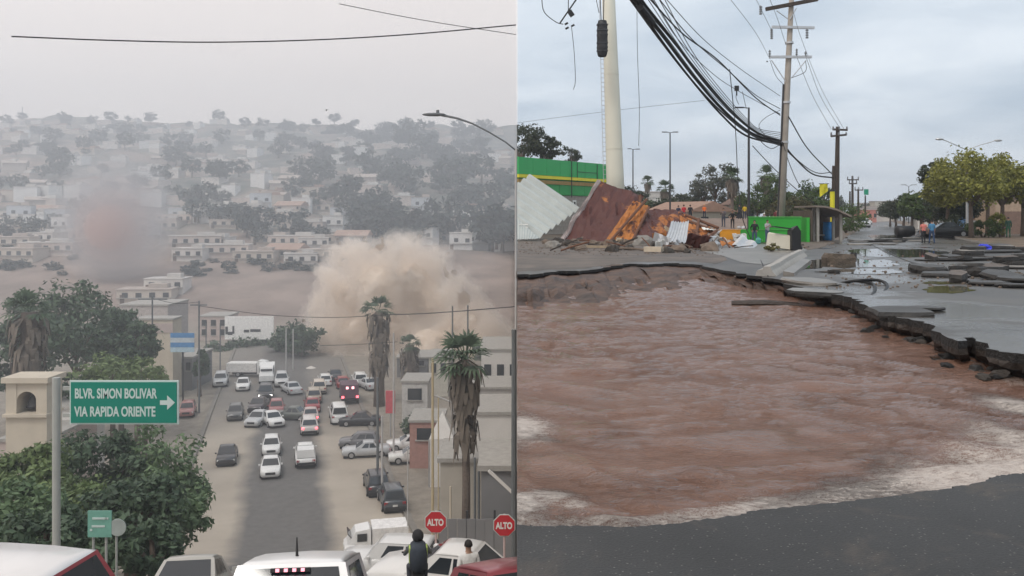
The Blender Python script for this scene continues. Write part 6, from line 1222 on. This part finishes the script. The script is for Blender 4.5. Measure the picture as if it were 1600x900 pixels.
s3 = empty('round_sign', on_slope(184, d2), label='round grey sign back beside the small faded green sign', cat='road sign'); b0 = s3.location
one('post', POSTM, s3, 'tube', [f2(182, 930), f2(182, 815)], .022, 6); c = f2(185, 823); one('disc', pm('disc_grey', (.33, .37, .35), .6), s3, 'tube', [c + Vector((0, -.02, 0)), c + Vector((0, -.05, 0))], .17, 20)
REDS = pm('stop_red', (.50, .03, .04), .45, .05, 4)
def stop(px, py, d, label, r=.25):
    t = empty('stop_sign', on_slope(px, d), label=label, cat='stop sign'); c = P(px, py, d) - t.location; rr = 18.5 / F * d
    oc = lambda r_, y: [(c.x + r_ * math.cos(math.pi / 8 + k * math.pi / 4), y, c.z + r_ * math.sin(math.pi / 8 + k * math.pi / 4)) for k in range(8)]
    mb = MB(); mb.prism(oc(rr, -.05), (0, .02, 0)); mb.build('border', SW, t); mb = MB(); mb.prism(oc(rr * .93, -.065), (0, .014, 0)); mb.build('panel', REDS, t)
    text(t, 'ALTO', rr * .75, c.x - rr * .70, -.067, c.z - rr * .26, WHITE, wid=rr * 1.4, bold=.012)
    one('post', pm('stop_post', (.55, .42, .40), .6), t, 'tube', [(0, 0, -.2), (c.x, 0, c.z + rr * .9)], .035, 8); return t
stop(681, 815, 29, 'red stop sign with white letters behind the motorcyclist'); stop(788, 820, 27, 'red stop sign cut by the seam')

# ---- trees and palms in the valley
LV = leafmat('leaf_valley', (.055, .10, .048), (.19, .27, .14)); LV2 = leafmat('leaf_valley_light', (.07, .11, .045), (.22, .29, .12)); LVd = leafmat('leaf_valley_dark', (.032, .056, .036), (.115, .17, .10))
def vtree(px, d, top, rx, rz, lm, label, seed, clumps=46, per=80, leaf=.2, trunk=.25):
    p = L(px, d); h = P(px, top, d).z - p.z; return tree('roadside_tree', p, label, h, rx, rz, lm, seed, clumps, per, leaf, trunk, 'roadside trees in the valley', clump_r=.36)
vtree(248, 44, 660, 2.6, 3.2, LV, 'large dark green tree overhanging the left lane', 501, 60, 130, .15); vtree(165, 42, 655, 2.6, 3.0, LVd, 'dark tree under the big green sign', 502, 60, 120, .15); vtree(262, 36, 735, 1.5, 1.9, LV, 'low bough of leaves hanging over the left kerb', 503, 40, 110, .13); vtree(205, 33, 735, 1.8, 1.9, LVd, 'shaded tree behind the small faded sign', 504, 46, 110, .13)
vtree(45, 38, 690, 2.0, 2.0, LV2, 'light green tree at the frame edge left of the sign post', 505, 46, 120, .14); vtree(115, 34, 745, 1.7, 1.7, LV2, 'light green bush just right of the sign post', 506, 40, 110, .13); vtree(20, 30, 760, 1.7, 1.5, LV, 'dark bush at the frame edge over the maroon car', 507, 36, 110, .13); vtree(70, 27, 790, 1.4, 1.2, LVd, 'dark bush behind the sign post foot', 508, 36, 110, .12); vtree(150, 27, 800, 1.5, 1.1, LVd, 'dark undergrowth behind the small sign posts', 509, 34, 100, .12); vtree(240, 29, 815, 1.0, 1.0, LVd, 'dark bush low at the left road edge', 510, 30, 90, .12)
vtree(120, 92, 445, 5.2, 4.8, LVd, 'broad dark green tree behind the belfry', 511, 56, 80, .28); vtree(190, 96, 468, 3.6, 4.6, LVd, 'dark tree left of the cream building', 512, 50, 80, .28); vtree(215, 92, 495, 2.0, 3.0, LVd, 'small dark tree against the cream building', 513, 34, 70, .24); vtree(60, 100, 455, 4.2, 4.6, LVd, 'dark tree behind the shaggy palm', 514, 50, 70, .28); vtree(15, 96, 500, 3.6, 5.0, LVd, 'dark tree at the left frame edge behind the palm', 515, 46, 70, .28)
vtree(175, 74, 556, 2.8, 2.2, LV2, 'light green tree showing above the big green sign', 516, 40, 80, .2); vtree(225, 78, 560, 2.0, 2.0, LV2, 'light green bush right of the light green tree', 517, 34, 70, .2); vtree(105, 76, 580, 2.0, 2.4, LVd, 'dark tree right behind the sign post top', 518, 34, 70, .2)
vtree(470, 152, 500, 3.6, 3.4, LVd, 'rounded dark tree left of the dust plume', 519, 44, 60, .34); vtree(445, 158, 506, 2.8, 3.0, LVd, 'dark tree under the white billboard end', 520, 34, 60, .34); vtree(345, 160, 530, 3.4, 2.4, LVd, 'dark tree under the white billboard', 521, 34, 60, .34); vtree(385, 164, 530, 3.6, 2.4, LVd, 'dark tree below the middle of the billboard', 522, 34, 60, .34); vtree(415, 168, 528, 3.0, 2.4, LVd, 'dark hedge tree at the far crossing', 523, 34, 60, .34)
vtree(312, 118, 540, 1.3, 2.6, LVd, 'slim dark tree beside the blue sign', 524, 26, 60, .22); vtree(775, 140, 530, 3.6, 2.2, LVd, 'dark tree right of the twin poles', 526, 36, 60, .32)
vtree(655, 92, 640, 1.8, 1.6, LVd, 'dark bush behind the parked white sedans', 527, 28, 60, .2)
def vpalm(px, d, top, r, skirt, label, seed, tr=.3): p = L(px, d); return fan_palm('palm_tree', p, label, P(px, top, d).z - p.z, r, skirt, seed, tr, None, LVd, 22)
vpalm(45, 72, 488, 2.3, 4.6, 'shaggy palm with a pale dry skirt above the belfry', 61, .7); vpalm(592, 112, 487, 2.5, 7.0, 'dark shaggy palm standing before the dust plume', 62, .6); vpalm(727, 44, 562, 1.75, 3.8, 'fan palm with a long brown skirt by the white wall', 63, .2); vpalm(640, 128, 540, 2.0, 5.5, 'thick grey palm behind the small kiosk', 64, .8)

# ---- valley buildings
CREAM = pm('cream_wall', (.52, .46, .37), .85, .1, .8); PINKW = pm('pink_wall', (.46, .38, .35), .85, .12, .8); WHW = pm('white_wall', (.62, .60, .57), .8, .08, .5); GREYW = pm('grey_wall', (.20, .20, .205), .85, .15, .6)
bt = empty('belfry', L(40, 60), label='cream arched belfry tower at the left edge', cat='tower'); o0 = bt.location; U = lambda px, py, d=60.0: P(px, py, d) - o0
a, b = U(9, 900), U(73, 598); xc = (a.x + b.x) / 2; zt = b.z; zn0, zn1 = U(0, 650).z, U(0, 612).z
one('shaft', CREAM, bt, 'box', (xc, 1.0, (zn0) / 2 - .5), (b.x - a.x, 2.0, zn0 + 1.0))
for s in (-1, 1): one('pier', CREAM, bt, 'box', (xc + s * (b.x - a.x) * .37, 1.0, (zn0 + zt) / 2), ((b.x - a.x) * .26, 2.0, zt - zn0))
mb = MB(); r_ = (b.x - a.x) * .24; zc = zn1 - r_; arc = [(xc + r_ * math.cos(math.pi * k / 10), .05, zc + r_ * math.sin(math.pi * k / 10)) for k in range(11)]
mb.prism([(xc + r_, .05, zt), ] + arc + [(xc - r_, .05, zt)], (0, 1.9, 0)); mb.build('arch', CREAM, bt); one('back_panel', GREYW, bt, 'box', (xc, 1.85, (zn0 + zt) / 2), (r_ * 2, .2, zt - zn0)); one('cornice', CREAM, bt, 'box', (xc, 1.0, zt + .18), ((b.x - a.x) * 1.14, 2.5, .36)); one('ledge', CREAM, bt, 'box', (xc, .9, zn0 + .05), ((b.x - a.x) * 1.08, 2.3, .2))
bl_ = MB(); bl_.loft([[(xc + rr * math.cos(a_), 1.0 + rr * math.sin(a_), zz_) for a_ in [k * .524 for k in range(12)]] for zz_, rr in ((zc - .55, .55), (zc - .4, .42), (zc + .1, .3), (zc + .3, .1))]); bl_.build('bell', DARKM, bt, True)
def block(px0, px1, ptop, d, dep, m, label, nwin=0, band=None, name='building', roofm=None, pbot=None, wrow=1, cat='building'):
    p = L((px0 + px1) / 2, d); t = empty(name, p, label=label, cat=cat); w = (px1 - px0) / F * d; h = P(0, ptop, d).z - p.z
    one('wall', m, t, 'box', (0, dep / 2, h / 2 - .5), (w, dep, h + 1)); one('roof', roofm or CONC, t, 'box', (0, dep / 2, h + .12), (w + .3, dep + .3, .22)); 
    for r_ in range(wrow):
        for k in range(nwin): wn_ = one('window', GLASSD, t, 'box', ((k + .5) / nwin * w - w / 2, -.02, h * (.75 - .4 * r_)), (w / nwin * .55, .1, min(1.3, h * .25))); one('sill', CONC, wn_, 'box', ((k + .5) / nwin * w - w / 2, -.08, h * (.75 - .4 * r_) - min(1.3, h * .25) / 2 - .06), (w / nwin * .65, .2, .1))
    if band: one('band', band, t, 'box', (0, -.03, h * .9), (w + .05, .12, h * .12))
    return t
block(213, 270, 500, 116, 3, CREAM, 'tall cream blank walled building left of the road', 0, PINKW); block(188, 262, 478, 128, 8, pm('wall_greyish', (.42, .38, .36), .85), 'greyish upper building behind the cream one', 3); block(312, 355, 495, 172, 7, PINKW, 'pink framed building beside the white billboard', 3, wrow=2); block(0, 72, 690, 66, 8, PINKW, 'low pink building at the foot of the belfry', 2); block(62, 110, 640, 72, 6, WHW, 'white house behind the sign post', 2)
block(276, 300, 560, 122, 8, GREYW, 'grey shop front under the blue sign', 2); block(620, 668, 560, 132, 7, GREYW, 'dark grey kiosk block behind the parked cars', 2); block(628, 668, 598, 100, 5, pm('kiosk', (.50, .49, .47), .8), 'small pale kiosk with flat awning', 1); block(670, 700, 560, 118, 7, pm('wall_pale', (.5, .48, .42), .8), 'pale shop behind the yellow pole', 2)
block(752, 812, 548, 100, 10, WHW, 'white two-storey building at the seam', 3, wrow=2); block(730, 812, 608, 88, 6, pm('wall_dim', (.36, .34, .32), .8), 'dim flat roofed building below the white one', 3); block(736, 812, 648, 62, 6, WHW, 'large blank white wall of a yard right of the fan palm'); block(688, 760, 722, 47, 4, pm('wall_beige', (.42, .39, .34), .85, .12, 1), 'beige yard wall behind the stop sign'); block(752, 812, 735, 36, 4, GREYW, 'dark grey gatehouse at the seam', 0, name='gatehouse')
block(640, 690, 660, 84, 5, pm('wall_red', (.36, .20, .17), .85), 'dull red stall behind the parked sedans', 1, name='stall', cat='stall')
aw = empty('awning', P(782, 752, 34), label='white sloping awning rail on the grey gatehouse', cat='awning'); one('rail', WHW, aw, 'box', (.1, 0, -.1), (1.5, .12, .10), 0, 0, .75); one('panel', GREYW, aw, 'box', (.1, .3, -.2), (1.4, .6, .05), 0, 0, .75)
fe = empty('yard_fence', L(742, 34), label='grey sheet fence below the beige yard wall', cat='fence')
for k in range(9): one('panel', GREYW, fe, 'box', (-1.2 + k * .35, .02 * (k % 2), 1.2), (.33, .05, 2.6))
for k in range(4): one('post', DARKM, fe, 'box', (-1.35 + k * 1.05, .08, 1.3), (.08, .08, 3.0))
# tent roof left of the fan palm
tn = empty('canopy_tent', L(690, 78), label='white pointed canopy tent beside the yellow pole', cat='tent'); zt = P(690, 647, 78).z - tn.location.z
mb = MB(); w_ = 1.1; mb.add([(-w_, 0, zt - 2.2), (w_, 0, zt - 2.2), (w_, 2 * w_, zt - 2.2), (-w_, 2 * w_, zt - 2.2), (0, w_, zt)], [(0, 1, 4), (1, 2, 4), (2, 3, 4), (3, 0, 4), (3, 2, 1, 0)]); mb.build('roof', WHW, tn)
for x, y in ((-w_, 0), (w_, 0), (w_, 2 * w_), (-w_, 2 * w_)): one('leg', GALV, tn, 'tube', [(x, y, 0), (x, y, zt - 2.2)], .05, 6)
one('side_sheet', WHW, tn, 'box', (0, .05, (zt - 2.2) / 2), (2.1, .05, zt - 2.2))
# billboards and signs
bb2 = empty('white_billboard', L(390, 166), label='white billboard with dark marks above the far crossing', cat='billboard'); o0 = bb2.location; U = lambda px, py: P(px, py, 166) - o0
a, b = U(352, 530), U(428, 494); one('panel', pm('billboard_white', (.78, .77, .75), .7), bb2, 'box', ((a.x + b.x) / 2, -.2, (a.z + b.z) / 2), (b.x - a.x, .25, b.z - a.z))
for px_ in (365, 415): one('post', DARKM, bb2, 'tube', [(U(px_, 500).x, .1, -.3), U(px_, 500)], .25, 8)
for x0_, x1_, y0_, y1_ in ((353, 357, 510, 522), (357, 364, 518, 523), (364, 367, 509, 521), (382, 390, 515, 519), (392, 408, 514, 518)): p_, q_ = U(x0_, y1_), U(x1_, y0_); one('lettering', DARKM, bb2, 'box', ((p_.x + q_.x) / 2, -.35, (p_.z + q_.z) / 2), (q_.x - p_.x, .06, q_.z - p_.z))
bs2 = empty('blue_sign', L(285, 112), label='blue and white sign board beside the cream building', cat='sign'); o0 = bs2.location; U = lambda px, py: P(px, py, 112) - o0
a, b = U(267, 550), U(304, 520)
for k, c in enumerate(((.10, .26, .50), (.5, .56, .6), (.10, .26, .50), (.42, .55, .62))): one('panel', pm('bluesign_%d' % k, c, .5), bs2, 'box', ((a.x + b.x) / 2, -.1, b.z - (k + .5) / 4 * (b.z - a.z)), (b.x - a.x, .15, (b.z - a.z) / 4 - .02))
one('post', DARKM, bs2, 'tube', [((a.x + b.x) / 2, .05, -.3), ((a.x + b.x) / 2, .05, b.z)], .12, 8)
rb = empty('red_sign', L(610, 96), label='red vertical sign by the pale poles', cat='sign'); z_ = P(610, 628, 96).z - rb.location.z; one('panel', pm('red_panel', (.55, .10, .12), .5), rb, 'box', (0, 0, z_), (1.0, .2, 2.4)); one('post', GALV, rb, 'tube', [(0, .12, 0), (0, .12, z_ + 1.2)], .08, 6)
# umbrellas of the street stalls on the median
for px_, py_, c_, lb in ((470, 592, (.55, .45, .38), 'tan stall umbrella on the median at the far crossing'), (486, 572, (.6, .56, .52), 'pale stall umbrella behind the tan one')):
    d = 132 if py_ > 580 else 140; t = empty('umbrella', L(px_, d), label=lb, cat='umbrella'); z_ = P(px_, py_, d).z - t.location.z; mb = MB(); mb.loft([[(r_ * math.cos(k * .628), r_ * math.sin(k * .628), zz_) for k in range(10)] for zz_, r_ in ((z_ - .9, 1.1), (z_ - .3, .8), (z_, .1))]); mb.build('canopy', pm('umb_%d' % px_, c_, .8), t, True); one('pole', GALV, t, 'tube', [(0, 0, 0), (0, 0, z_)], .05, 6)
# ---- poles
def vpole(px, d, top, r, m, label, lean=0.0, arms=(), cat='pole', name='utility_pole', r2=None):
    p = L(px, d); t = empty(name, p, label=label, cat=cat); h = P(px, top, d).z - p.z; one('shaft', m, t, 'tube', [(0, 0, -.3), (lean * h, 0, h)], [r, r2 or r * .8], 9)
    for z_, l, r_ in arms: one('crossarm', m, t, 'box', (lean * h + (r_ - l) / 2, -.1, h - z_), (l + r_, .12, .14))
    return t
PALE = pm('pole_pale', (.44, .43, .42), .7, .1, 2); YPOLE = pm('pole_yellow', (.46, .38, .24), .7, .1, 2); GPOLE = pm('pole_grey', (.13, .14, .145), .7, .1, 2)
vpole(803, 30, 515, .10, GPOLE, 'dark grey pole right at the seam', name='seam_pole'); vpole(676, 50, 560, .085, YPOLE, 'yellowish pole left of the fan palm'); vpole(709, 54, 630, .06, PALE, 'thin pale pole with a bent arm by the fan palm'); vpole(615, 86, 520, .10, PALE, 'pale pole in front of the kiosk block'); vpole(590, 78, 590, .13, GPOLE, 'grey pole in front of the shaggy palm'); vpole(597, 74, 650, .10, PALE, 'short pale pole at the parked sedans'); vpole(637, 58, 700, .05, PALE, 'slim white post right of the off-roaders'); vpole(707, 92, 478, .10, GPOLE, 'left one of the twin dark poles before the plume'); vpole(731, 92, 477, .10, GPOLE, 'right one of the twin dark poles before the plume')
vpole(238, 105, 462, .11, GPOLE, 'dark pole against the cream building', 0, ((.4, 1.6, 1.8),)); vpole(311, 108, 470, .12, GPOLE, 'dark pole left of the pink building', 0, ((.5, 1.0, 1.0),)); vpole(447, 138, 512, .12, PALE, 'pale pole on the median left of the twin'); vpole(458, 138, 514, .12, PALE, 'pale pole on the median beside its twin'); vpole(322, 130, 505, .1, GPOLE, 'thin dark pole beside the pink building'); vpole(344, 136, 505, .1, GPOLE, 'thin dark pole before the billboard')
for px_, d, top, lb in ((742, 37, 715, 'thin dark fence post with finial'), (748, 37, 728, 'second thin dark fence post'), (704, 40, 760, 'beige gate post behind the stop sign')): vpole(px_, d, top, .06, GPOLE if 'dark' in lb else CREAM, lb, name='post', cat='post')
p_ = vpole(685, 56, 618, .05, YPOLE, 'yellowish side bracket pole near the bent arm')
cl = empty('cobra_lamp', L(806, 34), label='street lamp with long curved arm crossing the ridge line', cat='street lamp'); o0 = cl.location; U = lambda px, py: P(px, py, 34) - o0
one('post', PALE, cl, 'tube', [(0, 0, 0), U(806, 232)], .04, 8); one('arm', GPOLE, cl, 'tube', [U(806, 235), U(790, 222), U(765, 207), U(738, 193), U(715, 185), U(690, 180)], [.03, .03, .03, .035, .04, .05], 7, smooth=True); one('lamp_head', GPOLE, cl, 'ball', U(678, 179), (.46, .16, .07), 12, 6, smooth=True); one('photocell', GPOLE, cl, 'tube', [U(684, 178), U(684, 172)], .06, 8)
# bent arm on the pale pole
ba = empty('bent_arm', P(680, 618, 54), label='pale bent arm between the yellowish and the pale pole', cat='pole arm'); one('arm', PALE, ba, 'tube', [(0, 0, 0), P(695, 624, 54) - ba.location, P(709, 630, 54) - ba.location], .05, 6)
# ---- wires over the valley
for pts, r_, lb in (([(18, 57, 26), (170, 63, 27), (330, 66, 28), (500, 62, 29), (650, 53, 30), (806, 39, 31)], .022, 'long sagging wire across the sky over the valley'), ([(530, 6, 30), (620, 24, 31), (700, 38, 32), (806, 54, 33)], .013, 'faint second wire crossing the sagging one'), ([(600, 492, 100), (660, 490, 97), (720, 486, 92), (806, 479, 88)], .05, 'dark wire before the plume tied to the twin poles'), ([(311, 478, 108), (420, 492, 105), (520, 496, 103), (600, 492, 100)], .035, 'thin wire running on past the dust plume'), ([(238, 466, 105), (275, 474, 106), (311, 472, 108)], .03, 'short wire between the two left poles'), ([(500, 540, 110), (560, 538, 104), (620, 534, 100)], .03, 'low wire across the lower plume')):
    cable('overhead_wire', [P(*p) for p in pts], r_, lb, 'wire', n=5)
bd = empty('bird', P(510, 172, 60), label='tiny dark bird above the ridge', cat='bird'); mb = MB(); mb.ball((0, 0, 0), (.05, .14, .05), 8, 6); mb.add([(-.24, 0, .06), (0, .05, .02), (0, -.05, .02), (.24, 0, .06)], [(0, 1, 2), (3, 2, 1)]); mb.build('body', BLACK, bd)

# ------------------------------------------------------------------ trim what would poke across the drop between the two streets
bpy.context.view_layer.update()
for nm_ in [o.name for o in COL.objects]:
    o = COL.objects.get(nm_)
    if o is None or o.type != 'MESH' or o.get('kind') == 'structure' or not len(o.data.vertices): continue
    r_ = o
    while r_.parent: r_ = r_.parent
    sgn = 1 if (r_.matrix_world.translation.x if r_.type == 'EMPTY' or r_.location.length else sum((o.matrix_world @ Vector(c)).x for c in o.bound_box)) > -1e-6 else -1
    xs = [(o.matrix_world @ Vector(c)).x * sgn for c in o.bound_box]
    if r_.name.startswith('retaining') or min(xs) >= -.001: continue
    if max(xs) <= .01:
        for c_ in list(o.children): bpy.data.objects.remove(c_)
        bpy.data.objects.remove(o); continue
    if o.data.users > 1: o.data = o.data.copy()
    bm = bmesh.new(); bm.from_mesh(o.data); iv = o.matrix_world.inverted(); co = iv @ Vector((0, 0, 0)); no = (o.matrix_world.to_3x3().transposed() @ Vector((-sgn, 0, 0)))
    r = bmesh.ops.bisect_plane(bm, geom=bm.verts[:] + bm.edges[:] + bm.faces[:], plane_co=co, plane_no=no, clear_outer=True)
    if not o.name.startswith(('crown', 'foliage', 'skirt')): bmesh.ops.holes_fill(bm, edges=[e for e in bm.edges if e.is_boundary], sides=0 if 'veil' in o.name else 40)
    bm.to_mesh(o.data); bm.free()

# ------------------------------------------------------------------ likes that share a wording are told apart by their order in view
ORD = 'first second third fourth fifth sixth seventh eighth ninth tenth eleventh twelfth thirteenth fourteenth fifteenth sixteenth seventeenth eighteenth nineteenth twentieth'.split()
TENS = ('', '', 'twenty', 'thirty', 'forty', 'fifty', 'sixty', 'seventy', 'eighty', 'ninety')
def ordinal(n): return ORD[n - 1] if n <= 20 else TENS[n // 10] + ('-' + ORD[n % 10 - 1] if n % 10 else '').replace('--', '-') if n % 10 else TENS[n // 10][:-1] + 'ieth'
byl = {}
for o in COL.objects:
    if o.parent is None and o.get('label'): byl.setdefault(o['label'], []).append(o)
for lb, os_ in byl.items():
    if len(os_) < 2: continue
    os_.sort(key=lambda o: o.location.x / max(o.location.y, .1))
    for i, o in enumerate(os_): o['label'] = ('leftmost ' if i == 0 else 'rightmost ' if i == len(os_) - 1 else ordinal(i + 1) + ' from left, ') + lb

# ------------------------------------------------------------------ the air
bx = MB(); bx.box((-150, 1240, 22), (4600, 2560, 190)); hz = bx.build('haze', volmat('haze_air', (.80, .86, .94), HAZE, .1)); tag(hz, 'thin pale haze hanging over the whole place', 'haze', kind='stuff')
if DUST:
    bx = MB(); bx.box((-700.2, 360, 18), (1400, 692, 174)); dv = bx.build('valley_haze', volmat('valley_air', (.80, .835, .885), DUST, .1)); tag(dv, 'dusty grey air filling the valley behind the plume', 'haze', kind='stuff')
